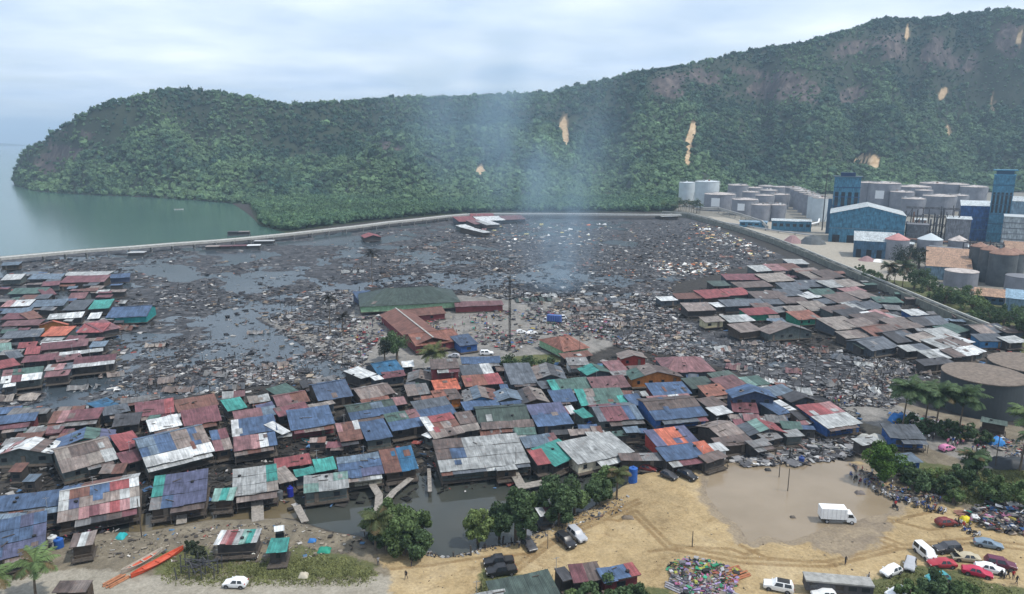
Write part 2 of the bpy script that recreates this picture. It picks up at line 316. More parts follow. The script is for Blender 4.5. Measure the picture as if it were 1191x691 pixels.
attrs = {'sand': zone(SAND, 3), 'soil': zone(LAND, 3), 'burnt': zone(BURNT, 5), 'plant': zone(PLANT, 4), 'yard': zone(YARD, 5), 'pave': np.maximum(zone(PAVE, 4), zone(ROAD, 3)),
         'wet': np.maximum(np.clip(0.5 + (poly_sd(X, Y, PUDDLE) + 2.5) / 7, 0, 1), zone(WETMUD, 4)),  'track': zone(TRACK, 3), 'mang': zone(MANGROVE, 6)}
g = zone(GRASS[0], 2.5)
for q in GRASS[1:]: g = np.maximum(g, zone(q, 2.5))
attrs['grass'] = g
RUTS = [[(745, 590), (700, 612), (640, 640), (590, 680)], [(742, 586), (696, 608), (636, 636), (584, 676)], [(755, 648), (800, 643), (850, 645), (868, 652), (880, 646)], [(1040, 640), (960, 660), (860, 655), (780, 640), (740, 600)], [(1044, 645), (962, 666), (858, 661), (776, 645), (734, 602)], [(1000, 612), (1020, 618), (1060, 606), (1090, 600)], [(1010, 600), (1040, 612), (1080, 622), (1120, 618)], [(985, 612), (1010, 625), (1050, 640), (1130, 632), (1191, 640)], [(986, 617), (1008, 630), (1048, 645), (1130, 638), (1191, 646)], [(640, 612), (680, 606), (720, 612), (735, 600)], [(860, 640), (890, 655), (940, 660)], [(440, 670), (500, 664), (560, 655), (620, 650)]]
rd = np.full(len(X), 99.0)
for ln_ in RUTS:
    w_ = wpoly(ln_)
    for (ax_, ay_), (bx_, by_) in zip(w_, w_[1:]):
        ex, ey = bx_ - ax_, by_ - ay_; tt = np.clip(((X - ax_) * ex + (Y - ay_) * ey) / (ex * ex + ey * ey), 0, 1); rd = np.minimum(rd, np.hypot(X - ax_ - tt * ex, Y - ay_ - tt * ey))
attrs['rut'] = np.clip(1.6 - rd / 0.55, 0, 1)
M_ground, t, b, l = newmat('ground_cover')
tcn = N(t, 'ShaderNodeTexCoord')
def noise(scale, det=5, rough=0.6, dist=0.0, vec=None):
    n = N(t, 'ShaderNodeTexNoise'); n.inputs['Scale'].default_value = scale; n.inputs['Detail'].default_value = det; n.inputs['Roughness'].default_value = rough; n.inputs['Distortion'].default_value = dist
    l(vec or tcn.outputs['Object'], n.inputs['Vector']); return n.outputs[0]
def ramp(src, stops):
    r = N(t, 'ShaderNodeValToRGB'); e = r.color_ramp.elements
    while len(e) < len(stops): e.new(0.5)
    for k, (p, c) in enumerate(stops): e[k].position = p; e[k].color = (*c, 1)
    l(src, r.inputs[0]); return r.outputs[0]
nA = noise(0.06, 8, 0.62, 0.4); nB = noise(0.5, 8, 0.7); nC = noise(0.22, 6, 0.6, 1.2); nD = noise(2.2, 4, 0.7)
def zmix(prev, attr, col, k=0.6, nz=None):
    a = N(t, 'ShaderNodeAttribute', attribute_name=attr)
    m1 = N(t, 'ShaderNodeMath', operation='MULTIPLY_ADD'); l(nz or nB, m1.inputs[0]); m1.inputs[1].default_value = k; m1.inputs[2].default_value = -k / 2
    s = N(t, 'ShaderNodeMath', operation='ADD'); l(a.outputs['Fac'], s.inputs[0]); l(m1.outputs[0], s.inputs[1])
    r = N(t, 'ShaderNodeMapRange', interpolation_type='SMOOTHSTEP'); r.inputs[1].default_value = 0.40; r.inputs[2].default_value = 0.60; l(s.outputs[0], r.inputs[0])
    x = N(t, 'ShaderNodeMixRGB'); l(r.outputs[0], x.inputs[0]); l(prev, x.inputs[1]); l(col, x.inputs[2]); return x.outputs[0]
def mul(c1, c2):
    x = N(t, 'ShaderNodeMixRGB', blend_type='MULTIPLY'); x.inputs[0].default_value = 1; l(c1, x.inputs[1]); l(c2, x.inputs[2]); return x.outputs[0]
fine = ramp(nD, [(0.3, (0.75, 0.75, 0.75)), (0.7, (1.2, 1.2, 1.2))])
c = mul(ramp(nB, [(0.35, (0.020, 0.019, 0.018)), (0.6, (0.050, 0.045, 0.040))]), fine)
c = zmix(c, 'burnt', mul(ramp(nC, [(0.34, (0.022, 0.024, 0.028)), (0.50, (0.045, 0.046, 0.051)), (0.66, (0.105, 0.107, 0.113))]), ramp(nB, [(0.3, (0.55, 0.55, 0.55)), (0.62, (1.35, 1.33, 1.3))])))
c = zmix(c, 'mang', ramp(nB, [(0.3, (0.02, 0.03, 0.015)), (0.7, (0.05, 0.07, 0.03))]))
c = zmix(c, 'soil', mul(ramp(nC, [(0.3, (0.105, 0.090, 0.068)), (0.55, (0.17, 0.145, 0.105)), (0.75, (0.235, 0.205, 0.155))]), fine))
c = zmix(c, 'plant', mul(ramp(nB, [(0.3, (0.13, 0.125, 0.11)), (0.7, (0.24, 0.225, 0.19))]), fine))
c = zmix(c, 'yard', mul(ramp(nB, [(0.3, (0.25, 0.23, 0.19)), (0.7, (0.38, 0.345, 0.29))]), fine))
c = zmix(c, 'pave', mul(ramp(nC, [(0.3, (0.13, 0.125, 0.115)), (0.7, (0.25, 0.235, 0.215))]), fine))
c = zmix(c, 'track', mul(ramp(nC, [(0.3, (0.21, 0.19, 0.15)), (0.7, (0.31, 0.285, 0.235))]), fine))
def mth0(a_, b0):
    m_ = N(t, 'ShaderNodeMath', operation='MULTIPLY'); l(a_, m_.inputs[0]); l(b0, m_.inputs[1]); return m_.outputs[0]
at_r = N(t, 'ShaderNodeAttribute', attribute_name='rut'); ruts = ramp(mth0(at_r.outputs['Fac'], nB), [(0.25, (1, 1, 1)), (0.55, (0.62, 0.56, 0.50))])
nE = noise(0.16, 9, 0.72, 0.8); stains = ramp(nE, [(0.30, (0.62, 0.56, 0.50)), (0.44, (0.95, 0.93, 0.90)), (0.62, (1.05, 1.05, 1.05)), (0.72, (1.2, 1.22, 1.25))])
sandc = mul(mul(ruts, stains), mul(ramp(nA, [(0.3, (0.275, 0.208, 0.115)), (0.5, (0.35, 0.265, 0.145)), (0.68, (0.40, 0.32, 0.20))]), mul(fine, ramp(nB, [(0.3, (0.8, 0.8, 0.8)), (0.7, (1.15, 1.15, 1.15))]))))
c = zmix(c, 'sand', sandc)
c = zmix(c, 'wet', mul(ramp(nC, [(0.3, (0.155, 0.125, 0.095)), (0.65, (0.26, 0.21, 0.145))]), fine), 0.9, nC)
c = zmix(c, 'grass', mul(ramp(nB, [(0.3, (0.055, 0.070, 0.028)), (0.7, (0.125, 0.125, 0.055))]), fine), 1.0)
l(c, b.inputs['Base Color']); b.inputs['Roughness'].default_value = 0.92; b.inputs['Specular IOR Level'].default_value = 0.2
bp = N(t, 'ShaderNodeBump'); bp.inputs['Strength'].default_value = 0.6; bp.inputs['Distance'].default_value = 0.15; l(nD, bp.inputs['Height']); l(bp.outputs[0], b.inputs['Normal'])
kind(inst('ground', np_mesh('ground', V, F, M_ground, None, attrs, True)), 'structure')
# ------------------------------------------------------------------ water
def watermat(name, c1, c2, rough, bscale, bstr, nscale=0.01):
    m, t, b, l = newmat(name)
    tc = N(t, 'ShaderNodeTexCoord'); n = N(t, 'ShaderNodeTexNoise'); n.inputs['Scale'].default_value = nscale; n.inputs['Detail'].default_value = 5; l(tc.outputs['Object'], n.inputs['Vector'])
    r = N(t, 'ShaderNodeValToRGB'); r.color_ramp.elements[0].position = 0.35; r.color_ramp.elements[0].color = (*c1, 1); r.color_ramp.elements[1].position = 0.65; r.color_ramp.elements[1].color = (*c2, 1); l(n.outputs[0], r.inputs[0])
    l(r.outputs[0], b.inputs['Base Color']); b.inputs['Roughness'].default_value = rough; b.inputs['IOR'].default_value = 1.33
    n2 = N(t, 'ShaderNodeTexNoise'); n2.inputs['Scale'].default_value = bscale; n2.inputs['Detail'].default_value = 3; l(tc.outputs['Object'], n2.inputs['Vector'])
    bp = N(t, 'ShaderNodeBump'); bp.inputs['Strength'].default_value = bstr; bp.inputs['Distance'].default_value = 0.1; l(n2.outputs[0], bp.inputs['Height']); l(bp.outputs[0], b.inputs['Normal'])
    return m
mb = MB(); w = 30000
sm_ = watermat('sea_water', (0.035, 0.085, 0.070), (0.055, 0.110, 0.090), 0.16, 0.35, 0.35, 0.006)
sxs = [-30000, -12000, -5000, -2500, -1400] + list(range(-1000, 1001, 100)) + [1400, 2500, 5000, 12000, 30000]; sys_ = [-400, -200] + list(range(0, 1501, 100)) + [2000, 3000, 5000, 9000, 16000, 30000]
for i_ in range(len(sxs) - 1):
    for j_ in range(len(sys_) - 1): mb.face([(sxs[i_], sys_[j_], 0), (sxs[i_ + 1], sys_[j_], 0), (sxs[i_ + 1], sys_[j_ + 1], 0), (sxs[i_], sys_[j_ + 1], 0)], sm_)
kind(mb.build('sea'), 'structure')
def sheet(name, pts, z, m):
    mb = MB(); mb.face([(a, b_, z) for a, b_ in pts], m); return kind(mb.build(name), 'structure')
sheet('tide_water', wpoly([(-300, 322), (0, 303), (100, 294), (200, 287), (290, 280), (420, 267), (540, 254), (800, 256), (930, 310), (1000, 400), (900, 470), (-300, 560)]), 0.02, watermat('ashy_tide', (0.034, 0.046, 0.055), (0.060, 0.072, 0.082), 0.22, 0.6, 0.08, 0.03))
sheet('creek_water', wpoly([(-200, 640), (-150, 615), (150, 585), (330, 560), (520, 525), (735, 540), (735, 575), (660, 622), (560, 655), (480, 655), (400, 635), (170, 630), (-200, 670)]), 0.03, watermat('creek_silt', (0.030, 0.038, 0.036), (0.055, 0.056, 0.046), 0.05, 0.8, 0.05, 0.03))
sheet('shallow_water', wpoly([(150, 588), (330, 568), (350, 590), (350, 606), (240, 612), (150, 632)]), 0.06, watermat('brown_silt', (0.10, 0.080, 0.045), (0.13, 0.105, 0.065), 0.06, 0.8, 0.05, 0.05))
px_ = [(c_[0], c_[1]) for c_ in PUDDLE]; cxp = sum(a for a, _ in px_) / len(px_); cyp = sum(b_ for _, b_ in px_) / len(px_)
sheet('puddle', [(cxp + (a - cxp) * 1.12, cyp + (b_ - cyp) * 1.12) for a, b_ in px_], PUD_Z, watermat('muddy_puddle', (0.20, 0.157, 0.105), (0.25, 0.20, 0.14), 0.16, 1.2, 0.04, 0.08))
# ------------------------------------------------------------------ hills
SIL = [(-40, 216), (13, 216), (15, 205), (18, 196), (30, 176), (55, 162), (80, 145), (100, 133), (130, 119), (165, 111), (195, 105), (225, 103), (260, 106), (300, 114), (340, 120), (400, 117), (450, 114), (510, 112), (570, 111), (640, 107), (690, 95), (740, 83), (790, 75), (840, 63), (880, 55), (930, 48), (975, 34), (1010, 24), (1060, 21), (1110, 16), (1150, 11), (1191, 16), (1300, 30), (1460, 60)]
BASE = [(-40, 213), (12, 214), (40, 223), (100, 227), (160, 229), (220, 233), (265, 237), (300, 240), (380, 240), (480, 238), (600, 236), (790, 233), (900, 228), (1000, 226), (1191, 224), (1460, 222)]
hp = np.arange(15, 1464, 4.0); nh = len(hp); nt_ = 84
sil = np.interp(hp, *zip(*SIL)); bas = np.interp(hp, *zip(*BASE))
rb = np.linalg.norm(G(hp, bas)[:, :2], axis=1)
jit = (fbm(hp, hp * 0, 120, 21, 3) - 0.5)
dep = np.interp(hp, [15, 60, 160, 300, 600, 900, 1460], [60, 130, 190, 330, 420, 430, 460]) * (1 + 0.5 * jit)
rr = rb + dep
dirs = ray(hp, np.interp(hp, [15, 120, 600, 1191], [205, 175, 175, 130])); dirs = dirs[:, :2] / np.linalg.norm(dirs[:, :2], axis=1)[:, None]
dz = ray(hp, sil); elev = dz[:, 2] / np.linalg.norm(dz[:, :2], axis=1)
hr = np.maximum(2, CAMH + elev * rr - 3)
ts = np.linspace(-0.06, 2.0, nt_)
prof = lambda tt, c: np.interp(tt, [-0.06, 0, 0.12, 0.5, 0.74, 0.80, 0.95, 1.0, 1.1, 1.6, 2.0], [-3, 0.0, 0.04, 0.34, 0.56, 0.66, 0.96, 1.0, 0.97, 0.5, 0.0])
Tt, Hp = np.meshgrid(ts, np.arange(nh), indexing='ij')
rad = rb[None, :] + ts[:, None] * dep[None, :]
HX = dirs[None, :, 0] * rad; HY = dirs[None, :, 1] * rad
pf = prof(Tt, 0); HZ = np.where(pf < 0, pf, pf * hr[None, :])
amp = np.clip(Tt * 3, 0, 1) * np.clip((1.0 - Tt) * 5, 0, 1)
spur = fbm(hp[None, :] + 18 * Tt, Tt * 26, 70, 31, 4) - 0.5
HZ = HZ + amp * (fbm(HX, HY, 190, 41, 5) - 0.5) * 0.55 * hr[None, :] + amp * spur * 0.72 * hr[None, :]
HV = np.stack([HX, HY, HZ], -1).reshape(-1, 3)
I = (np.arange(nt_ - 1)[:, None] * nh + np.arange(nh - 1)[None, :]).ravel()
HF = np.c_[I, I + 1, I + nh + 1, I + nh]
# projected pixel of each hill vertex, for the bare scars
q = HV - np.array([0, 0, CAMH]); kz = q @ FW; hpx = CX + FPX * (q @ RT) / kz; hpy = CY - FPX * (q @ UP) / kz
SCARS = [(656, 145, 4, 10), (658, 160, 4, 9), (806, 152, 3.5, 9), (802, 166, 3, 8), (1004, 185, 8, 5), (1015, 188, 7, 6), (1096, 108, 5, 5), (1154, 126, 2.5, 11), (1102, 152, 3, 5), (559, 199, 4, 6), (800, 185, 3, 8), (1186, 42, 3, 8), (1055, 40, 3, 8)]
scar = np.zeros(len(HV)); tf = Tt.ravel()
for a, b_, ra, rb_ in SCARS:
    e = np.sqrt(((hpx - a) / ra) ** 2 + ((hpy - b_) / rb_) ** 2); scar = np.maximum(scar, np.where(tf <= 1, np.clip(1.7 - e + (fbm(hpx, hpy, 7, 77, 3) - .5) * 1.3, 0, 1), 0))
gyz = np.gradient(HZ, axis=0) / np.gradient(rad, axis=0)
ROCKS = [(790, 100, 30, 14), (840, 93, 40, 17), (900, 98, 40, 16), (965, 108, 45, 12), (85, 168, 28, 16), (60, 190, 18, 12), (1060, 55, 50, 16), (1000, 62, 30, 14), (455, 168, 18, 7), (1175, 45, 16, 18), (1110, 70, 30, 12)]
rock = np.zeros(len(HV))
for a, b_, ra, rb_ in ROCKS:
    e = np.sqrt(((hpx - a) / ra) ** 2 + ((hpy - b_) / rb_) ** 2); rock = np.maximum(rock, np.where(tf <= 1.02, np.clip(1.6 - e, 0, 1), 0))
rock = np.maximum(rock, np.clip((gyz.ravel() - 1.3) * 0.9, 0, 0.4)) * np.clip((fbm(hpx, hpy * 1.6, 26, 55, 4) - 0.34) * 7, 0, 1)
M_hill, t, b, l = newmat('hill_soil'); tcn = N(t, 'ShaderNodeTexCoord')
nB = noise(0.05, 8, 0.7, 0.5); nC = noise(0.15, 5)
c = ramp(nB, [(0.35, (0.012, 0.022, 0.012)), (0.65, (0.028, 0.042, 0.022))])
mpr = N(t, 'ShaderNodeMapping'); mpr.inputs['Scale'].default_value = (0.10, 0.10, 0.022); l(tcn.outputs['Object'], mpr.inputs[0]); nS = noise(1.0, 6, 0.7, 0.6, mpr.outputs[0])
c = zmix(c, 'rock', ramp(nS, [(0.36, (0.020, 0.018, 0.018)), (0.50, (0.058, 0.045, 0.042)), (0.66, (0.14, 0.11, 0.095))]), 0.6)
c = zmix(c, 'scar2', ramp(nS, [(0.35, (0.055, 0.048, 0.025)), (0.65, (0.19, 0.135, 0.075))]), 0.9)
c = zmix(c, 'scar', ramp(nC, [(0.3, (0.34, 0.22, 0.11)), (0.7, (0.55, 0.42, 0.27))]), 0.7)
l(c, b.inputs['Base Color']); b.inputs['Roughness'].default_value = 0.95
kind(inst('hills', np_mesh('hills', HV, HF, M_hill, None, {'rock': rock, 'scar': np.clip(scar - .12, 0, 1), 'scar2': np.clip(scar * 1.5, 0, 1)}, True)), 'structure')
# ------------------------------------------------------------------ forest (one mass on the hills, one belt of mangrove)
ico = bmesh.new(); bmesh.ops.create_icosphere(ico, subdivisions=2, radius=1); IV = np.array([v.co[:] for v in ico.verts]); ico.verts.index_update(); IF = np.array([[v.index for v in f.verts] for f in ico.faces]); ico.free()
def tree_mass(pos, rad, tint, leafn, seed):
    """crowns as lumpy leaf clumps with loose sprays round them"""
    r = np.random.default_rng(seed); n = len(pos); m = len(IV)
    dirn = IV[None] + r.normal(0, 0.10, (n, m, 3))
    rn = 0.80 + 0.42 * (r.random((n, m)) - 0.5) + 0.25 * np.sin(IV[None, :, 0] * 5 + r.random((n, 1)) * 6) * np.cos(IV[None, :, 1] * 4 + r.random((n, 1)) * 6)
    sc = np.stack([rad, rad, rad * r.uniform(0.7, 1.05, n)], -1)
    v = pos[:, None] + dirn * rn[..., None] * sc[:, None]
    f = (IF[None] + (np.arange(n) * m)[:, None, None]).reshape(-1, 3)
    shade = 0.8 + 0.4 * r.random((n, m)); c = tint[:, None] * shade[..., None]
    V = [v.reshape(-1, 3)]; Fs = [f]; C = [c.reshape(-1, 3)]; off = n * m
    if leafn:
        d = r.normal(0, 1, (n, leafn, 3)); d[..., 2] = np.abs(d[..., 2]) - 0.25; d /= np.linalg.norm(d, axis=2)[..., None]
        ce = pos[:, None] + d * sc[:, None] * r.uniform(0.85, 1.22, (n, leafn, 1))
        sz = (rad[:, None, None] * r.uniform(0.10, 0.24, (n, leafn, 1)))
        tri = ce[:, :, None] + r.normal(0, 1, (n, leafn, 3, 3)) * sz[:, :, None]
        V.append(tri.reshape(-1, 3)); Fs.append(np.arange(n * leafn * 3).reshape(-1, 3) + off)
        cl = np.repeat((tint[:, None] * r.uniform(0.8, 1.5, (n, leafn, 1))).reshape(-1, 3), 3, axis=0); C.append(cl)
    return np.concatenate(V), np.concatenate(Fs), np.concatenate(C)
M_leafmass = tintmat('forest_leaves', 0.8, 0.15, 0.0, 0.25, 0.5)
def bilerp(A, ti, hi):
    i = np.clip(ti.astype(int), 0, nt_ - 2); j = np.clip(hi.astype(int), 0, nh - 2); a = ti - i; b_ = hi - j
    if A.ndim == 3: a = a[:, None]; b_ = b_[:, None]
    return (A[i, j] * (1 - b_) + A[i, j + 1] * b_) * (1 - a) + (A[i + 1, j] * (1 - b_) + A[i + 1, j + 1] * b_) * a
nT = 76000
ti = RNG.uniform(0.0, 1.08, nT); hi = RNG.uniform(0, nh - 1, nT)
tix = (ti + 0.06) / 2.06 * (nt_ - 1)
pw = bilerp(HV.reshape(nt_, nh, 3), tix, hi); rk = bilerp(rock.reshape(nt_, nh), tix, hi); scv = bilerp(scar.reshape(nt_, nh), tix, hi)
area = bilerp(np.gradient(rad, axis=0) * rad, tix, hi); area = area / np.percentile(area, 97)
pltsd = poly_sd(pw[:, 0], pw[:, 1], PLANT)
keep = (RNG.random(nT) < np.clip(area, 0.15, 1)) & (RNG.random(nT) > rk * 0.8) & (scv < 0.35) & (pw[:, 2] > -0.5) & ((pltsd < -4))
pw = pw[keep]; ti = ti[keep]; n = len(pw); hpk = hp[0] + hi[keep] * 4
crad = RNG.uniform(1.7, 4.8, n) * np.where(RNG.random(n) < 0.07, 1.6, 1) * np.where(ti > 0.75, 0.8, 1) * np.where(rk[keep] > .2, .6, 1)
pw[:, 2] += crad * RNG.uniform(0.35, 0.95, n)
zn = fbm(pw[:, 0], pw[:, 1], 60, 61, 3)
lt = np.clip(1.05 - ti * 0.9 + (zn - 0.5) * 2.2 + RNG.normal(0, 0.25, n), 0, 1)
dk = np.array([0.020, 0.052, 0.039]); lg = np.array([0.086, 0.142, 0.070])
tint = dk + (lg - dk) * lt[:, None]; tint *= RNG.uniform(0.75, 1.25, (n, 1)); tint[RNG.random(n) < 0.04] *= 1.5
print('hill trees', n)
TV, TF, TC = tree_mass(pw, crad, tint, 14, 5)
kind(inst('hill_forest', np_mesh('hill_forest', TV, TF, M_leafmass, TC)), 'stuff', 'dense green forest covering the long hill behind the burnt village')
nM = 6000
mx_ = RNG.uniform(262, 800, nM * 3); my_ = RNG.uniform(232, 275, nM * 3); mp_ = G(mx_, my_, 0.6)
inb = poly_sd(mp_[:, 0], mp_[:, 1], MANGROVE) > 3
mp_ = mp_[inb][:nM]; n = len(mp_); mr = RNG.uniform(2.0, 3.8, n); mp_[:, 2] += RNG.uniform(2.5, 5.5, n)
mt = (np.array([0.040, 0.080, 0.046]) + RNG.random((n, 1)) ** 2 * np.array([0.036, 0.050, 0.016])) * (.6 + .9 * fbm(mp_[:, 0], mp_[:, 1], 40, 81, 3))[:, None]
TV, TF, TC = tree_mass(mp_, mr, mt, 22, 6)
kind(inst('mangrove_foliage', np_mesh('mangrove_foliage', TV, TF, M_leafmass, TC)), 'stuff', 'belt of low mangrove trees between the hill and the causeway')
# far low island on the horizon
mb = MB(); pts = []
m_isl = mat('far_island', (0.03, 0.05, 0.035), 0.95, 0.3, 0.002)
ip = np.arange(-120, 48, 6.0); ih = 46 * np.clip((46 - ip) / 60, 0.05, 1) * (0.7 + 0.6 * fbm(ip, ip * 0, 30, 71, 3))
top = G(ip, np.full(len(ip), 170.2), 0)
for k in range(len(ip) - 1):
    for s_ in (0, 1):
        a0 = top[k] * (1 + 0.08 * s_ * 2); a1 = top[k + 1] * (1 + 0.08 * s_ * 2); m0 = top[k] * 1.08; m1 = top[k + 1] * 1.08
        mb.face([(a0[0], a0[1], -1), (a1[0], a1[1], -1), (m1[0], m1[1], ih[k + 1]), (m0[0], m0[1], ih[k])], m_isl)
kind(mb.build('far_hills'), 'structure')
# ------------------------------------------------------------------ haze and smoke
def volmat(name, dens, col, aniso=0.0):
    m = bpy.data.materials.new(name); m.use_nodes = True; t = m.node_tree; t.nodes.clear()
    o = N(t, 'ShaderNodeOutputMaterial'); v = N(t, 'ShaderNodeVolumePrincipled'); v.inputs['Density'].default_value = dens; v.inputs['Color'].default_value = (*col, 1); v.inputs['Anisotropy'].default_value = aniso
    t.links.new(v.outputs[0], o.inputs['Volume']); return m, t, v
HAZE = 0.00016
mb = MB(); hm, _, _ = volmat('haze_air', HAZE, (0.60, 0.80, 1.0)); mb.box(-31000, 31000, -600, 31000, -6, 420, hm); kind(mb.build('haze'), 'stuff', 'pale bluish haze in the air over the bay')
SMOKE = 0.075
sm, t, v = volmat('smoke_air', SMOKE, (0.52, 0.77, 1.0))
tc = N(t, 'ShaderNodeTexCoord'); mpn = N(t, 'ShaderNodeMapping'); mpn.inputs['Scale'].default_value = (0.030, 0.030, 0.017); n = N(t, 'ShaderNodeTexNoise'); n.inputs['Scale'].default_value = 1; n.inputs['Detail'].default_value = 3
t.links.new(tc.outputs['Object'], mpn.inputs[0]); t.links.new(mpn.outputs[0], n.inputs['Vector'])
# radial falloff in the plume's own coordinates: axis leans to -x with height
sp = N(t, 'ShaderNodeSeparateXYZ'); t.links.new(tc.outputs['Object'], sp.inputs[0])
def mth(op, a, b_=None, c_=None):
    n_ = N(t, 'ShaderNodeMath', operation=op)
    for k, s_ in enumerate((a, b_, c_)):
        if s_ is None: continue
        if isinstance(s_, (int, float)): n_.inputs[k].default_value = s_
        else: t.links.new(s_, n_.inputs[k])
    return n_.outputs[0]
ax = mth('MULTIPLY_ADD', sp.outputs[2], 0.30, sp.outputs[0]); wv_ = mth('MULTIPLY_ADD', sp.outputs[2], 0.75, 24.0)
d2 = mth('SQRT', mth('ADD', mth('POWER', mth('DIVIDE', ax, wv_), 2.0), mth('POWER', mth('DIVIDE', sp.outputs[1], wv_), 2.0)))
fall = mth('POWER', mth('MAXIMUM', mth('SUBTRACT', 1.0, d2), 0.0), 2.2)
tf_ = N(t, 'ShaderNodeMapRange'); tf_.inputs[1].default_value = 0; tf_.inputs[2].default_value = 125; tf_.inputs[3].default_value = 1.0; tf_.inputs[4].default_value = 0.0; t.links.new(sp.outputs[2], tf_.inputs[0])
nn = N(t, 'ShaderNodeMapRange'); nn.inputs[1].default_value = 0.42; nn.inputs[2].default_value = 0.66; t.links.new(n.outputs[0], nn.inputs[0])
t.links.new(mth('MULTIPLY', mth('MULTIPLY', mth('MULTIPLY', fall, nn.outputs[0]), mth('MAXIMUM', tf_.outputs[0], 0.0)), SMOKE * 1.0), v.inputs['Density'])
mb = MB(); k0 = []
for i_, z_ in enumerate((0.5, 40, 90, 150)):
    w_ = 24 + 0.75 * z_; cx_ = -0.30 * z_
    for a_ in range(12): mb.v.append((cx_ + w_ * math.cos(a_ * math.pi / 6), w_ * math.sin(a_ * math.pi / 6), z_))
for i_ in range(3):
    for a_ in range(12):
        b_ = (a_ + 1) % 12; mb.f.append((i_ * 12 + a_, i_ * 12 + b_, i_ * 12 + 12 + b_, i_ * 12 + 12 + a_)); mb.m.append(mb.mi(sm)); mb.uv.append([(0, 0)] * 4)
for o_ in (0, 36): mb.f.append(tuple(o_ + a_ for a_ in range(12))); mb.m.append(0); mb.uv.append([(0, 0)] * 12)
so = mb.build('smoke', None, G(648, 336, 0.6)); kind(so, 'stuff', 'thin blue smoke rising from the burnt ground'); so.visible_shadow = True
# ------------------------------------------------------------------ causeway / jetty and pipeline wall
def along(pts, step):
    out = []; pts = [Vector(p) for p in pts]
    for a, b_ in zip(pts, pts[1:]):
        n_ = max(1, round((b_ - a).length / step))
        for k in range(n_): out.append(a.lerp(b_, k / n_))
    return out + [pts[-1]]
JP = [(-160, 309), (0, 300.5), (50, 296), (100, 291.5), (150, 288), (200, 284), (250, 280.5), (290, 277), (340, 272), (380, 267.5), (420, 263), (450, 259), (480, 256), (520, 251.5), (545, 249.5), (570, 249), (640, 249), (700, 249.5), (750, 250), (792, 250)]
jp = [G(a, b_, 4.0) for a, b_ in JP]
jet = empty('causeway', jp[9].copy()); jet.location.z = 0; off = jet.location.copy()
tag(jet, 'long curved concrete causeway on piles between the bay and the burnt village', 'causeway')
def strip(mb, pts, w0, w1, z0, z1, m):
    pts = [Vector(p) - off for p in pts]
    for a, b_ in zip(pts, pts[1:]):
        d = (b_ - a).normalized(); r = Vector((-d.y, d.x, 0)); A = [a + r * w0, a + r * w1, b_ + r * w1, b_ + r * w0]
        lo = [Vector((p.x, p.y, z0)) for p in A]; hi_ = [Vector((p.x, p.y, z1)) for p in A]
        mb.face(hi_, m); mb.face(lo[::-1], m)
        for k in range(4): mb.face([lo[k], lo[(k + 1) % 4], hi_[(k + 1) % 4], hi_[k]], m)
jd = along(jp, 12)
mb = MB(); strip(mb, jd, -3.2, 3.2, 3.2, 3.8, M_conc); mb.build('deck', jet)
for s_ in (-1, 1):
    mb = MB(); strip(mb, jd, min(s_ * 3.0, s_ * 3.2), max(s_ * 3.0, s_ * 3.2), 3.803, 4.7, M_conc); mb.build('parapet', jet)
mb = MB(); mb.tube([p - off + Vector((0, 0, 0.35)) for p in jd], 0.45, mat('pale_pipe', (0.42, 0.43, 0.42), 0.5)); mb.build('pipe', jet)
pm = MB(); pm.cyl((0, 0, 0), 0.40, -2.0, 3.2, M_conc2, 8); pme = pm.mesh('pile')
cap = MB(); cap.box(-3.1, 3.1, -0.5, 0.5, 2.5, 3.198, M_conc2); cme = cap.mesh('cap')
pl = along(jp[:16], 14)[:48]
for k, p in enumerate(pl):
    q_ = pl[min(k + 1, len(pl) - 1)] - pl[max(0, k - 1)]; a_ = math.atan2(q_.y, q_.x); r = Vector((-math.sin(a_), math.cos(a_), 0))
    for s_ in (-2.2, 2.2):
        l_ = p - off + r * s_; inst('pile', pme, jet, (l_.x, l_.y, 0))
    inst('pile_cap', cme, jet, (p.x - off.x, p.y - off.y, 0), a_ + R(90))
WP = [(770, 249), (800, 251), (830, 259), (860, 267.5), (900, 281), (940, 297), (970, 310), (1000, 322.5), (1030, 335), (1060, 348), (1090, 361), (1125, 376), (1160, 390)]
wp = [G(a, b_, 2.0) for a, b_ in WP]; wall = empty('pipeline_wall', (wp[5].x, wp[5].y, 0)); off = wall.location.copy()
tag(wall, 'grey concrete boundary wall carrying long pipes beside the factory yard', 'wall')
wd_ = along(wp, 15)
M_algae = mat('mossy_concrete', (0.16, 0.165, 0.14), 0.95, 0.4, 0.4)
mb = MB(); strip(mb, wd_, -0.6, 0.6, -0.3, 3.6, M_algae); mb.build('wall_body', wall)
for s_, zz_ in ((0.9, 4.1), (2.4, 3.4)):
    mb = MB(); strip(mb, wd_, s_ - 0.35, s_ + 0.35, zz_, zz_ + 0.7, mat('pipe_lagging', (0.36, 0.36, 0.33), 0.7, 0.2)); mb.build('pipe', wall)
mb = MB(); strip(mb, wd_, 3.6, 6.6, 1.9, 2.55, M_conc2); mb.build('footway', wall)
po = MB(); po.box(-0.25, 3.0, -0.2, 0.2, 0, 4.098, M_conc2); pome = po.mesh('pipe_support')
for k, p in enumerate(wd_[:-1]):
    q_ = wd_[k + 1] - p; a_ = math.atan2(q_.y, q_.x) + R(90); inst('pipe_support', pome, wall, (p.x - off.x + math.cos(a_) * 0.62, p.y - off.y + math.sin(a_) * 0.62, 0), a_)
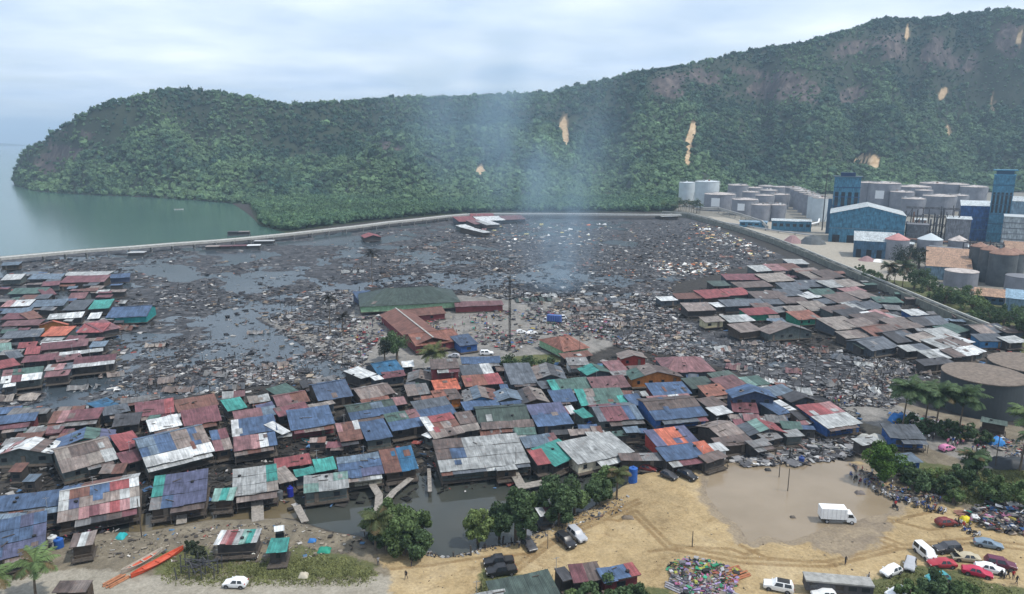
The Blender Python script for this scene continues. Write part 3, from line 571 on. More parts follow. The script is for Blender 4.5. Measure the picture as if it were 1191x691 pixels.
# ------------------------------------------------------------------ blocks: buildings placed by their front base line
def frame(ax, ay, bx, by, z=None):
    A = ground(ax, ay) if z is None else G(ax, ay, z); m_ = ground((ax + bx) / 2, (ay + by) / 2); az_ = math.atan2(m_.x, m_.y) * .92; d_ = Vector((math.cos(az_), -math.sin(az_), 0)); lo, hi_ = 0, 300
    for _ in range(40):
        L_ = (lo + hi_) / 2
        if P(A + d_ * L_)[0] < bx: lo = L_
        else: hi_ = L_
    B = A + d_ * lo
    u = B - A; Lg = u.length; rz = math.atan2(u.y, u.x); return A, Lg, rz, (A + B) / 2
def zat(p, ytop):
    lo, hi_ = p.z, p.z + 200
    for _ in range(40):
        m_ = (lo + hi_) / 2
        if P((p.x, p.y, m_))[1] > ytop: lo = m_
        else: hi_ = m_
    return lo - p.z
FM = {}
def FMat(name, col, **k):
    if name not in FM: FM[name] = mat(name, col, **k)
    return FM[name]
M_fblue = roofmat('factory_blue_cladding', (0.06, 0.19, 0.285), 0.25); M_fdeep = roofmat('factory_deep_blue_cladding', (0.03, 0.09, 0.23), 0.25); M_fnavy = roofmat('factory_navy_cladding', (0.045, 0.105, 0.17), 0.3)
M_rpale = roofmat('pale_factory_roof', (0.42, 0.46, 0.47), 0.2); M_rbrown = roofmat('tan_factory_roof', (0.27, 0.17, 0.11), 0.4); M_fgrey = roofmat('grey_cladding', (0.17, 0.175, 0.19), 0.4); M_fpale = roofmat('pale_blue_cladding', (0.17, 0.26, 0.33), 0.3)
def quad_uv(mb, a, b_, c_, d_, m):
    w_ = (Vector(b_) - Vector(a)).length; h_ = (Vector(d_) - Vector(a)).length
    mb.face([a, b_, c_, d_], m, [(0, 0), (w_, 0), (w_, h_), (0, h_)])
def shed(name, ax, ay, bx, by, ytop, depth, mw, mr, base, place, roof='gable_x', rh=2.0, bands=0, win=0, door=0, cat='building', group=None, band_m=None):
    A, Lg, rz, M = frame(ax, ay, bx, by); H = zat(M, ytop); e = empty(name, M, rz); reg(e, base, place, cat, group, ax)
    x0, x1 = -Lg / 2, Lg / 2; w_ = MB()
    quad_uv(w_, (x0, 0, 0), (x1, 0, 0), (x1, 0, H), (x0, 0, H), mw); quad_uv(w_, (x1, 0, 0), (x1, depth, 0), (x1, depth, H), (x1, 0, H), mw)
    quad_uv(w_, (x1, depth, 0), (x0, depth, 0), (x0, depth, H), (x1, depth, H), mw) if False else quad_uv(w_, (x1, depth, 0), (x0, depth, 0), (x0, depth, H), (x1, depth, H), mw)
    quad_uv(w_, (x0, depth, 0), (x0, 0, 0), (x0, 0, H), (x0, depth, H), mw)
    if roof == 'gable_y': w_.face([(x0, 0.0, H), (x1, 0.0, H), (0, 0, H + rh)], mw, [(0, 0), (Lg, 0), (Lg / 2, rh)]); w_.face([(x0, depth, H), (x1, depth, H), (0, depth, H + rh)], mw, [(0, 0), (Lg, 0), (Lg / 2, rh)])
    if roof == 'gable_x':
        for x_ in (x0, x1): w_.face([(x_, 0, H), (x_, depth, H), (x_, depth / 2, H + rh)], mw, [(0, 0), (depth, 0), (depth / 2, rh)])
    w_.build('wall', e)
    o = 0.5; r_ = MB()
    if roof == 'gable_y':
        for s_ in (-1, 1): quad_uv(r_, (s_ * (Lg / 2 + o), -o, H + .06), (s_ * (Lg / 2 + o), depth + o, H + .06), (0, depth + o, H + rh + .15), (0, -o, H + rh + .15), mr)
    elif roof == 'gable_x':
        quad_uv(r_, (x0 - o, -o, H + .06), (x1 + o, -o, H + .06), (x1 + o, depth / 2, H + rh + .15), (x0 - o, depth / 2, H + rh + .15), mr); quad_uv(r_, (x1 + o, depth + o, H + .06), (x0 - o, depth + o, H + .06), (x0 - o, depth / 2, H + rh + .15), (x1 + o, depth / 2, H + rh + .15), mr)
    elif roof == 'mono':
        quad_uv(r_, (x0 - o, -o, H + .06), (x1 + o, -o, H + .06), (x1 + o, depth + o, H + rh), (x0 - o, depth + o, H + rh), mr); r_.box(x0, x1, depth - .3, depth, H, H + rh - .1, mw)
    else: r_.box(x0 - .3, x1 + .3, -.3, depth + .3, H + .003, H + .5, mr)
    r_.build('roof', e)
    for k in range(bands):
        z_ = H * (k + 1) / (bands + 1); t_ = MB(); t_.box(x0 - .25, x1 + .25, -.25, depth + .25, z_ - .22, z_ + .22, band_m or mw); t_.build('ledge', e)
    for k in range(win):
        x_ = x0 + Lg * (k + .5) / win; t_ = MB(); t_.box(x_ - Lg / win * .28, x_ + Lg / win * .28, -.08, .04, H * .45, H * .75, M_glass); t_.build('window', e)
    for k in range(door):
        x_ = x0 + Lg * (k + .5) / door; t_ = MB(); t_.box(x_ - Lg / door * .25, x_ + Lg / door * .25, -.06, .05, 0, min(5, H * .5), M_dark); t_.build('door', e)
    return e, H, Lg, depth
FP = 'in the factory behind the wall'
# tower one
tw, H, Lg, D = shed('factory_tower', 965, 272, 995, 272, 207, 9, M_fblue, M_fblue, 'tall blue clad tower with stepped ledges', FP + ' above the blue warehouse', 'flat', bands=5, band_m=M_fdeep, win=4)
t_ = MB(); t_.box(-Lg / 2 - 1, Lg / 2 + 1, -1, D + 1, H + .52, H + 1.1, M_fpale); t_.box(-Lg * .28, Lg * .28, D * .2, D * .8, H + 1.1, H + 3.6, M_fdeep); t_.build('top_house', tw)
t_ = MB(); t_.box(-Lg / 2 - 3, -Lg / 2 - .3, 1, 6, 0, H * .62, M_fnavy); t_.build('lift_shaft', tw)
shed('blue_warehouse', 963, 281, 1050, 279, 250, 38, M_fblue, M_rpale, 'long blue warehouse with pale gabled roof', FP + ' below the tower', 'gable_y', 5.5, bands=1, door=5, band_m=M_fpale)
shed('blue_annex', 897, 268, 943, 268, 257.5, 8, M_fblue, M_rpale, 'low long blue annex building', FP + ' left of the tower', 'mono', 1, win=6)
shed('blue_annex', 860, 264, 892, 266, 258.5, 6, M_fblue, M_fpale, 'low narrow blue shed', FP + ' by the pipe bridge', 'mono', 0.8, win=4)
tw, H, Lg, D = shed('factory_tower', 1146, 282, 1170, 282, 204, 8, M_fblue, M_fblue, 'tall blue tower with open framed top', FP + ' at right of the frame', 'flat', bands=6, band_m=M_fnavy, win=5)
t_ = MB(); t_.box(-Lg / 2 + 1, Lg / 2 - 1, 1, D - 1, H + .52, H + 3, M_fnavy); t_.box(-Lg / 2 - 1, Lg / 2 + 1, -1, D + 1, H + 3, H + 3.6, M_fblue); t_.build('top_house', tw)
shed('blue_process_hall', 1113, 279, 1160, 280, 240, 26, M_fdeep, M_rpale, 'deep blue process hall with white roof', FP + ' in front of the framed tower', 'mono', 2.0, bands=2, band_m=M_fnavy)
shed('pale_blue_hall', 1168, 262, 1290, 262, 236, 30, M_fpale, M_rpale, 'pale blue hall at the edge of the photo', FP, 'gable_x', 3)
shed('stacked_plant_block', 1163, 290, 1230, 292, 254, 18, M_rpale, M_rpale, 'pale slatted plant block', FP + ' right of the deep blue hall', 'flat', bands=5, band_m=M_fgrey)
shed('dark_blue_store', 992, 299, 1040, 301, 281, 20, M_fnavy, M_rpale, 'dark blue store with pale sloping roof', FP + ' beside the yard', 'mono', 3.5, door=4)
shed('grey_plant_block', 1053, 282, 1078, 282, 262, 14, M_fgrey, M_fgrey, 'grey box shaped plant house', FP + ' under the pipe racks', 'flat', bands=1)
shed('grey_plant_block', 1098, 284, 1126, 284, 255, 12, M_fgrey, M_rpale, 'grey plant house with reddish roof edge', FP + ' beside the deep blue hall', 'mono', 1)
shed('brown_roofed_store', 1076, 324, 1128, 327, 311, 40, M_fpale, M_rbrown, 'wide tan roofed store with two roof slots', FP + ' beside the rusty silos', 'mono', 4.5)
shed('brown_roofed_store', 1165, 306, 1260, 308, 294, 20, M_fgrey, M_rbrown, 'tan roofed long shed', FP + ' right of the rusty silos', 'mono', 3)
shed('brown_roofed_store', 1165, 290, 1260, 292, 283, 14, M_fgrey, M_rbrown, 'narrow tan roofed shed', FP + ' behind the rusty silos', 'mono', 2)
shed('small_office', 1133, 352, 1168, 357, 345, 12, M_fnavy, M_rbrown, 'small blue office with tan roof', FP + ' among the trees', 'mono', 1.4, win=4)
shed('light_blue_shed', 1168, 366, 1240, 370, 350, 16, M_fpale, M_fpale, 'light blue shed at the edge of the photo', FP + ' beside the small office', 'mono', 1)
# ------------------------------------------------------------------ tanks and silos
M_tank = FMat('tank_grey', (0.205, 0.212, 0.235), var=0.25, scale=0.15); M_tanklt = FMat('tank_light', (0.46, 0.51, 0.53), var=0.12, scale=0.15); M_tanktop = FMat('tank_top', (0.40, 0.36, 0.335), var=0.5, scale=0.4); M_rust = FMat('rusty_top', (0.22, 0.13, 0.095), var=0.4, scale=0.5); M_redtop = FMat('red_white_top', (0.40, 0.20, 0.19), var=0.3, scale=0.4); M_darktank = FMat('weathered_dark_tank', (0.075, 0.085, 0.09), var=0.35, scale=0.25)
def tank(px, py, rpx, ytop, ms, mt, base, place, cone=0.12, name='storage_tank', cat='tank', group='storage tanks of the factory', mark=False, rail=True, n_=32):
    p = ground(px, py); dist = (p - Vector((0, 0, CAMH))).length; r = rpx / FPX * dist * 0.985
    dirn = Vector((p.x, p.y, 0)).normalized(); c_ = p + dirn * r
    H = zat(p, ytop + 0.0); e = empty(name, c_); reg(e, base, place, cat, group, px)
    b_ = MB(); b_.cyl((0, 0, 0), r, 0, H, ms, n_); b_.build('shell', e)
    b_ = MB(); b_.cyl((0, 0, 0), r * 1.02, H + .003, H + .25, mt, n_, cap=r * cone); b_.build('roof', e)
    if rail:
        b_ = MB()
        for k in range(14):
            a0, a1 = k * .4488, (k + 1) * .4488; pa = Vector((r * math.cos(a0), r * math.sin(a0), H)); pb = Vector((r * math.cos(a1), r * math.sin(a1), H))
            b_.beam(pa, pa + Vector((0, 0, 1.3)), .12, M_steel); b_.beam(pa + Vector((0, 0, 1.3)), pb + Vector((0, 0, 1.3)), .12, M_steel)
        b_.build('railing', e)
        a0 = math.atan2(-dirn.y, -dirn.x) + 0.7; b_ = MB()
        for k in range(10): z0 = H * k / 10; b_.beam(((r + .5) * math.cos(a0 + k * .09), (r + .5) * math.sin(a0 + k * .09), z0), ((r + .5) * math.cos(a0 + (k + 1) * .09), (r + .5) * math.sin(a0 + (k + 1) * .09), z0 + H / 10), .5, M_steel, .15)
        b_.build('stairway', e)
    if rail and r > 5:
        b_ = MB(); rr_ = random.Random(int(px * 7 + py))
        for k in range(5): a0 = rr_.uniform(0, 6.28); q0 = rr_.uniform(0, .75) * r; b_.box(q0 * math.cos(a0) - .5, q0 * math.cos(a0) + rr_.uniform(.5, 1.6), q0 * math.sin(a0) - .4, q0 * math.sin(a0) + .6, H + .2, H + .5 + rr_.uniform(.6, 1.6), rr_.choice([M_white, M_conc2, M_rust, M_steel]))
        b_.beam((-r * .9, 0, H + r * cone * .5 + .5), (r * .9, 0, H + r * cone * .5 + .5), .8, M_steel, .5); b_.build('roof_fittings', e)
    if mark:
        a0 = math.atan2(-dirn.y, -dirn.x) - 0.25; b_ = MB(); s_ = r * .28
        u = Vector((-math.sin(a0), math.cos(a0), 0)); c0 = Vector((math.cos(a0), math.sin(a0), 0)) * (r + .12) + Vector((0, 0, H * .55))
        b_.beam(c0 - u * s_, c0 + u * s_, .1, M_white, 2 * s_); b_.build('white_panel', e)
    return e, r, H
TF_ = 'in the tank farm'
for a in [(798, 238, 9, 213), (821, 242, 13.5, 212)]: tank(*a, M_tanklt, M_tanklt, 'pale tall tank', 'at the left end of the tank farm')
for a, mk in [((836, 246, 17, 227), 1), ((865, 251, 14, 233), 1), ((884, 258, 10.5, 239), 0), ((903, 258, 9, 239), 0)]: tank(*a, M_tank, M_tanktop, 'grey tank' + (' with white square panel' if mk else ''), 'in the front row of the tank farm', mark=bool(mk))
for a in [(857, 236, 11, 216), (872, 242, 9, 224), (888, 246, 10, 228), (876, 234, 9, 219), (893, 238, 9, 222), (906, 243, 10, 227), (890, 232, 8, 217), (905, 234, 8, 218)]: tank(*a, M_tank, M_tanktop, 'grey tank with pinkish roof', 'in the middle of the tank farm')
for k in range(7): tank(921 + k * 5.2, 238 + k * 3.3, 8.2, 218.5 + k * 2.1, M_tanklt if k > 4 else M_tank, M_tanktop, 'grey tank with pale clutter on top', 'in the slanting tank row left of the blue tower')
for a in [(1005, 240, 10.5, 213, 0), (1026, 242, 15, 214, 1), (1060, 236, 16, 218, 0), (1047, 244, 11, 224, 0), (1085, 235, 14, 214, 0), (1108, 236, 12, 215, 0), (1130, 238, 12, 218, 0), (1090, 250, 15, 229, 0), (1060, 252, 11, 232, 0), (1112, 246, 9, 228, 0), (1072, 243, 8, 222, 0)]: tank(*a[:4], M_tank, M_tanktop, 'grey tank' + (' with white panel' if a[4] else ''), 'behind the blue warehouse roof', mark=bool(a[4]))
for a, mt_, wd2 in [((1041, 303, 11.5, 280), M_redtop, 'red and white'), ((1080, 294, 11.5, 280), M_tanklt, 'white'), ((1113, 294, 9, 281), M_tanktop, 'grey')]: tank(*a, M_tank, mt_, 'silo with ' + wd2 + ' cone roof', 'in front of the blue warehouse', 0.55, 'silo', 'silo', None, rail=False)
for a in [(1135, 322, 8.5, 288), (1147, 329, 9, 292), (1162, 334, 12, 297), (1176, 318, 10, 296)]: tank(*a, M_darktank, M_rust, 'dark silo with rusty cone roof', 'right of the tan roofed store', 0.5, 'silo', 'silo', 'rusty silos in the factory', rail=False)
tank(1116, 335, 15, 318, M_tank, M_tanktop, 'squat grey tank', 'in front of the tan roofed store', 0.05, rail=False)
tank(1186, 345, 14, 324, M_tank, M_fgrey, 'squat grey tank', 'at the right edge beside the small office', 0.08, rail=False)
M_gravtop = FMat('gritty_tank_top', (0.15, 0.12, 0.095), var=0.45, scale=1.2); M_hugetank = FMat('huge_tank_side', (0.040, 0.048, 0.052), var=0.3, scale=0.12)
tank(1137, 487, 37, 447, M_hugetank, M_gravtop, 'huge dark round tank with tan top', 'beside the palms', 0.02, group='huge dark tanks', rail=False, n_=64)
tank(1192, 472, 36, 434, M_hugetank, M_gravtop, 'huge dark round tank with tan top', 'behind the other at the photo edge', 0.02, group='huge dark tanks', rail=False, n_=64)
# pipe racks, mast, pipe bridge
def piperun(pts, z, rad_, m, label, nn=2):
    w_ = [ground(a, c_) for a, c_ in pts]; e = empty('pipe_run', w_[0]); tag(e, label, 'pipeline')
    for k in range(nn): b_ = MB(); b_.tube([p - w_[0] + Vector((0, k * rad_ * 3, z)) for p in w_], rad_, m, 6); b_.build('pipe', e)
    for p in along(w_, 16): b_ = MB(); b_.beam((p.x - w_[0].x, p.y - w_[0].y, p.z - w_[0].z), (p.x - w_[0].x, p.y - w_[0].y, p.z - w_[0].z + z), .5, M_conc2); b_.build('support', e)
piperun([(812, 256), (850, 262), (905, 271), (945, 276)], 1.4, .5, M_steel, 'grey pipes along the front of the tank farm')
piperun([(905, 262), (935, 266), (952, 262), (955, 250)], 2.4, .45, M_white, 'pale pipes rising between the tanks and the blue tower')
piperun([(1050, 286), (1090, 290), (1130, 292), (1165, 300)], 5, .5, M_rust, 'rusty elevated pipes in front of the deep blue hall')
piperun([(1080, 300), (1120, 304), (1160, 312), (1185, 318)], 7, .4, M_steel, 'grey elevated pipes above the rusty silos')
piperun([(1100, 346), (1130, 343), (1160, 345)], 2, .4, M_rust, 'low rusty pipes in front of the squat tank')
for a in [(1052, 292, 1062, 292, 284, 5, 'small grey machine house', 'below the pipe rack'), (1125, 300, 1138, 301, 288, 6, 'small grey machine house', 'left of the rusty silos'), (1063, 268, 1076, 268, 256, 6, 'small grey machine house', 'behind the pipe rack'), (1090, 304, 1102, 304, 296, 5, 'small grey machine house', 'behind the tan roofed store')]: shed('machine_house', *a[:5], a[5], M_fgrey, M_rpale, a[6], a[7], 'mono', .8, win=2)
M_rack = FMat('dark_steelwork', (0.06, 0.06, 0.065), var=0.2)
def rack(ax, ay, bx, by, ytop, depth, nx, nz, label):
    A, Lg, rz, M = frame(ax, ay, bx, by); H = zat(M, ytop); e = empty('pipe_rack', M, rz); tag(e, label, 'pipe rack'); x0 = -Lg / 2
    for k in range(nx + 1):
        b_ = MB()
        for y_ in (0, depth): b_.beam((x0 + Lg * k / nx, y_, 0), (x0 + Lg * k / nx, y_, H * random.uniform(.75, 1)), .45, M_rack)
        b_.build('post', e)
    for j in range(1, nz + 1):
        b_ = MB(); z_ = H * j / (nz + .4)
        for y_ in (0, depth): b_.beam((x0, y_, z_), (x0 + Lg, y_, z_), .4, M_rack)
        for k in range(nx): b_.beam((x0 + Lg * k / nx, 0, z_), (x0 + Lg * (k + 1) / nx, depth, z_), .3, M_rack)
        b_.build('floor_beam', e)
    for k in range(nx):
        b_ = MB(); z_ = H * random.uniform(.1, .6); b_.beam((x0 + Lg * k / nx, -.1, z_), (x0 + Lg * (k + 1) / nx, -.1, z_ + H * .3), .3, M_rack); b_.tube([(x0 + Lg * (k + .4) / nx, depth * .4, 0), (x0 + Lg * (k + .4) / nx, depth * .4, H * random.uniform(.5, 1.05))], random.uniform(.3, .8), random.choice([M_rack, M_tank, M_rust])); b_.build('pipe', e)
rack(1050, 280, 1112, 281, 239, 10, 9, 4, 'dark tangled pipe rack behind the grey plant house in the factory')
rack(1118, 305, 1165, 310, 280, 8, 6, 3, 'low dark pipe rack behind the rusty silos')
e = empty('factory_mast', ground(956, 268)); tag(e, 'thin tall dark mast left of the blue factory tower', 'mast'); b_ = MB(); H = zat(e.location.copy(), 193); b_.tube([(0, 0, 0), (0, 0, H)], [.5, .2], M_rack); b_.build('pole', e); b_ = MB(); b_.beam((-1.5, 0, H * .9), (1.5, 0, H * .9), .2, M_rack); b_.build('crossarm', e)
e = empty('pipe_bridge', ground(850, 262)); tag(e, 'pale overhead pipe bridge descending toward the blue annex', 'pipe bridge')
bp_ = [G(813, 243.5, 6) - e.location, G(836, 243.5, 6) - e.location, G(862, 251, 6) - e.location, G(886, 259, 6) - e.location, G(893, 266, 3) - e.location]
for dz_ in (0, 1.4):
    b_ = MB(); b_.tube([p + Vector((0, 0, dz_)) for p in bp_], .55, M_conc); b_.build('pipe', e)
for p in along(bp_, 14):
    b_ = MB(); b_.beam(p, (p.x, p.y, -.2), .5, M_conc2); b_.build('support', e)
e = empty('site_tarp_heap', ground(945, 283)); tag(e, 'tarpaulin covered material heap in the factory yard below the blue tower', 'heap'); b_ = MB()
b_.cyl((0, 0, 0), 9, 0, 4, M_darktank, 9, 5, 1.5); b_.build('tarp_cover', e); b_ = MB(); b_.cyl((-12, 4, 0), 7, 0, 4.5, FMat('pink_scrap', (.24, .15, .15)), 9, 2, .6); b_.build('scrap_pile', e)
e = empty('site_tarp_heap', ground(1008, 303)); tag(e, 'low reddish scrap heap on the factory yard beside the palms', 'heap'); b_ = MB(); b_.cyl((0, 0, 0), 5, 0, 2, FM['pink_scrap'], 9, 2, .8); b_.cyl((5, -3, 0), 4, 0, 1, M_white, 7, 2, .4); b_.build('scrap_pile', e)
# ------------------------------------------------------------------ stilt houses
def solve_depth(M, n, z0, rise, ytop):
    """depth d along n so that the point at height z0 + rise(d) projects to pixel row ytop"""
    lo, hi_ = 0.3, 60
    for _ in range(40):
        d = (lo + hi_) / 2; p = M + n * d; p.z = z0 + rise(d)
        if P(p)[1] > ytop: lo = d
        else: hi_ = d
    return lo
MW = {}
def window_mesh(w, h):
    k = (round(w, 1), round(h, 1))
    if k not in MW:
        b_ = MB(); b_.box(-w / 2, w / 2, -.06, .02, 0, h, M_wood); b_.box(-w / 2 + .08, w / 2 - .08, -.075, -.061, .08, h - .08, M_glass); MW[k] = b_.mesh('window')
    return MW[k]
b_ = MB(); b_.box(-.45, .45, -.06, .02, 0, 2.0, M_wood); b_.box(-.38, .38, -.08, -.061, .05, 1.9, mat('door_paint', (.16, .13, .10), .8)); DOOR = b_.mesh('door')
STILT = {}
def stilt_mesh(h):
    k = round(h * 2) / 2
    if k not in STILT:
        b_ = MB(); b_.tube([(0, 0, -k - 0.3), (0, 0, 0)], [.13, .11], M_wood, 6); STILT[k] = b_.mesh('stilt')
    return STILT[k]
HOUSES = []
SZ = {}
def house(line, place, shack=False):
    tk = line.split()
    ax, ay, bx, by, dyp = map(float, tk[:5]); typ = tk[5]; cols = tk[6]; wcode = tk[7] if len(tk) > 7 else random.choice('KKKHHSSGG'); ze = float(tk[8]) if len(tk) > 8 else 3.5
    far = ay < 400
    A0 = G((ax + bx) / 2, (ay + by) / 2, ze)
    gz = max(0.0, float(Hfun(np.array([A0.x]), np.array([A0.y + 3]))[0])); ze = ze + random.uniform(-.2, .2) + max(0, gz - .5)
    A, B = G(ax, ay, ze), G(bx, by, ze); u = B - A; Lg = u.length; u.normalize(); n = Vector((-u.y, u.x, 0)); rz = math.atan2(u.y, u.x); M = (A + B) / 2
    rows = cols.split('/'); allc = ''.join(rows)
    pit = {'g': 15, 'm': 9, 'f': 4, 'G': 17, 'H': 18}[typ] + random.uniform(-2, 2); tp = math.tan(R(pit))
    ym = (ay + by) / 2 - dyp
    if typ == 'G': rise = lambda d: Lg / 2 * tp
    else: rise = lambda d: d * tp
    d = solve_depth(M, n, ze, rise, ym); d = max(1.6, min(d, 28 if typ != 'G' else 30))
    zf = max(gz + .15, ze - (2.4 if ze < 5 else 5.2)) if ze - gz > 2.7 else gz + .1
    e = empty('stilt_house', (M.x, M.y, 0), rz)
    x0, x1 = -Lg / 2, Lg / 2
    r_ = MB(); jt = lambda s=.12: random.uniform(-s, s)
    zr = ze + rise(d); zb = None
    def slope(P00, P10, P01, P11, rws):
        """sheets laid on a slope: P00/P10 eave corners, P01/P11 ridge corners; last row string is at the eave"""
        P00, P10, P01, P11 = map(Vector, (P00, P10, P01, P11)); nr = len(rws); wl = (P10 - P00).length; vl = (P01 - P00).length
        sg = random.choice([.02, .05, .10, .15]); ph = random.uniform(0, 6)
        at = lambda s, t_: P00.lerp(P10, s).lerp(P01.lerp(P11, s), t_) + Vector((0, 0, -sg * math.sin(math.pi * max(0, min(1, s))) * (.5 + .5 * t_) + .05 * math.sin(s * wl * 1.1 + ph) * math.cos(t_ * 3 + ph)))
        nrm = (P10 - P00).cross(P01 - P00).normalized(); nrm = nrm if nrm.z > 0 else -nrm
        for j, rw in enumerate(rws):
            t0, t1 = 1 - (j + 1) / nr, 1 - j / nr
            k = 0
            while k < len(rw):
                k2 = k
                while k2 < len(rw) and rw[k2] == rw[k]: k2 += 1
                ns = max(1, round((k2 - k) / len(rw) * wl / 2.2)); s0, s1 = k / len(rw), k2 / len(rw)
                for q_ in range(ns):
                    a, b2 = s0 + (s1 - s0) * q_ / ns, s0 + (s1 - s0) * (q_ + 1) / ns; lf = nrm * random.uniform(.0, .07); ex = random.uniform(-.02, .35) / max(vl, 1) * (1 if j == nr - 1 else 0) - (.012 if j < nr - 1 else 0)
                    pts = [at(a, t0 - ex) + lf, at(b2, t0 - ex) + lf, at(b2, t1) + lf, at(a, t1) + lf]
                    r_.face(pts, RM[rw[k]], [(a * wl, t0 * vl), (b2 * wl, t0 * vl), (b2 * wl, t1 * vl), (a * wl, t1 * vl)])
                k = k2
        if wl * vl > 25:   # odd replacement sheets
            for _ in range(int(random.random() * 1.5 + wl * vl / 75)):
                s_ = random.uniform(.03, .85); t_ = random.uniform(.02, .7); ws = random.uniform(.7, 1.8) / wl; hs = random.uniform(1.2, 2.8) / vl; cc_ = random.choice(random.choice([allc, allc, allc, 'agvuh']))
                if s_ + ws > 1: continue
                lf = nrm * .11; r_.face([at(s_, t_) + lf, at(s_ + ws, t_) + lf, at(s_ + ws, min(1, t_ + hs)) + lf, at(s_, min(1, t_ + hs)) + lf], RM[cc_], [(s_ * wl, t_ * vl), ((s_ + ws) * wl, t_ * vl), ((s_ + ws) * wl, (t_ + hs) * vl), (s_ * wl, (t_ + hs) * vl)])
        for _ in range(random.choice([0, 0, 1, 2, 3]) if wl > 5 and not far else 0):
            s_, t_ = random.uniform(.05, .9), random.uniform(.1, .85); pa = at(s_, t_) + nrm * .16; pb = at(min(.98, s_ + random.uniform(.5, 2.5) / wl), min(.95, t_ + random.uniform(-.1, .1))) + nrm * .16
            if random.random() < .6: r_.beam(pa, pb, .16, M_wood, .08)
            else: r_.cyl(pa, .33, 0, .17, M_black, 8)
        # underside and edge board
        dn = Vector((0, 0, -.1)); [r_.face([at(k / 6, 0) + dn * 1.4, at(k / 6, 1) + dn * 1.4, at((k + 1) / 6, 1) + dn * 1.4, at((k + 1) / 6, 0) + dn * 1.4], M_wood) for k in range(6)]
        for p_, q_ in ((P00, P10), (P00, P01), (P10, P11)): r_.face([p_ + dn, q_ + dn, q_ + Vector((0, 0, -.005)), p_ + Vector((0, 0, -.005))], M_wood)
    wl_ = MB(); ins = .45 if min(Lg, d) > 3 else .2
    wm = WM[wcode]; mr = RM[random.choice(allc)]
    if typ in 'gmf':
        db = 0.0
        e0, e1, r0, r1 = (x0, 0, ze + jt()), (x1, 0, ze + jt()), (x0 + jt(.2), d, zr + jt()), (x1 + jt(.2), d, zr + jt())
        slope(e0, e1, r0, r1, rows)
        yb = d
        if typ == 'g':
            db = min(d * .8, 4.5); zb = zr - db * tp; yb = d + db
            slope((x1, yb, zb), (x0, yb, zb), r1, r0, [allc[:4]])
            rc = MB(); 
            r_.beam(Vector(r0) + Vector((0, 0, .06)), Vector(r1) + Vector((0, 0, .06)), .35, RM[allc[0]], .06)
        y0 = min(d * .3, random.choice([.6, 1.0, 1.5])) if len(tk) < 8 else ins; y1 = yb - ins; a0, a1 = x0 + ins, x1 - ins; top = lambda y: (ze + y * tp if y <= d else zr - (y - d) * tp) - .34
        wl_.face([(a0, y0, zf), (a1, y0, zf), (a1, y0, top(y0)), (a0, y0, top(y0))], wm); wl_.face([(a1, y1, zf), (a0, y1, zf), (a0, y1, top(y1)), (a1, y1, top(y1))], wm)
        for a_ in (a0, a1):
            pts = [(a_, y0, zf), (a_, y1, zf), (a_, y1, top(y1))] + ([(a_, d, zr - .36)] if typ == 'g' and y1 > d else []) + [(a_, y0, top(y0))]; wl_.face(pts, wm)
        ftop = top(y0)
    elif typ == 'G':
        h = Lg / 2 * tp; y0 = ins + .3; yb = d; y1 = d - ins; a0, a1 = x0 + ins, x1 - ins
        half = len(rows[0]) // 2 or 1; lc = [rw[:half] for rw in rows]; rc = [rw[half:] or rw for rw in rows]
        ra, rb2 = (jt(.2), 0, ze + h), (jt(.2), d, ze + h)
        tr = lambda rws: [''.join(c_) for c_ in rws]
        slope((x0, 0, ze), (x0, d, ze), ra, rb2, [c_ for c_ in lc[0]][::-1] if len(lc[0]) > 1 else lc[:1]); slope((x1, d, ze), (x1, 0, ze), rb2, ra, [c_ for c_ in rc[0]] if len(rc[0]) > 1 else rc[:1])
        q_ = lambda x: ze + (Lg / 2 - abs(x)) * tp - .34
        for y_ in (y0, y1): wl_.face([(a0, y_, zf), (a1, y_, zf), (a1, y_, q_(a1)), (0, y_, q_(0)), (a0, y_, q_(a0))], wm)
        for a_ in (a0, a1): wl_.face([(a_, y0, zf), (a_, y1, zf), (a_, y1, q_(a_)), (a_, y0, q_(a_))], wm)
        ftop = ze - .2
    else:
        yb = 2 * d; hip = min(d * .9, Lg * .3); y0, y1, a0, a1 = ins, yb - ins, x0 + ins, x1 - ins
        E = [(x0, 0, ze), (x1, 0, ze), (x1, yb, ze), (x0, yb, ze)]; r0, r1 = (x0 + hip, d, zr), (x1 - hip, d, zr)
        slope(E[0], E[1], r0, r1, rows); slope(E[2], E[3], r1, r0, rows)
        m_ = RM[allc[0]]; r_.face([E[3], E[0], r0], m_, [(0, 0), (yb, 0), (d, d)]); r_.face([E[1], E[2], r1], RM[allc[-1]], [(0, 0), (yb, 0), (d, d)])
        wl_.box(a0, a1, y0, y1, zf, ze - .15, wm); ftop = ze - .15
    r_.build('roof', e); wl_.build('wall', e)
    if not far and not shack and random.random() < .22:
        b_ = MB(); xq = random.uniform(x0 * .7, x1 * .7); b_.tube([(xq, d * .9, zr - .5), (xq, d * .9, zr + 2.2)], .045, M_steel, 5); b_.beam((xq - .5, d * .9, zr + 2.0), (xq + .5, d * .9, zr + 2.0), .05, M_steel); b_.build('aerial', e)
    b_ = MB(); b_.box(x0 + .1, x1 - .1, -.5 if not far else .1, yb - .1, zf - .2, zf - .003, M_wood); b_.build('floor', e)
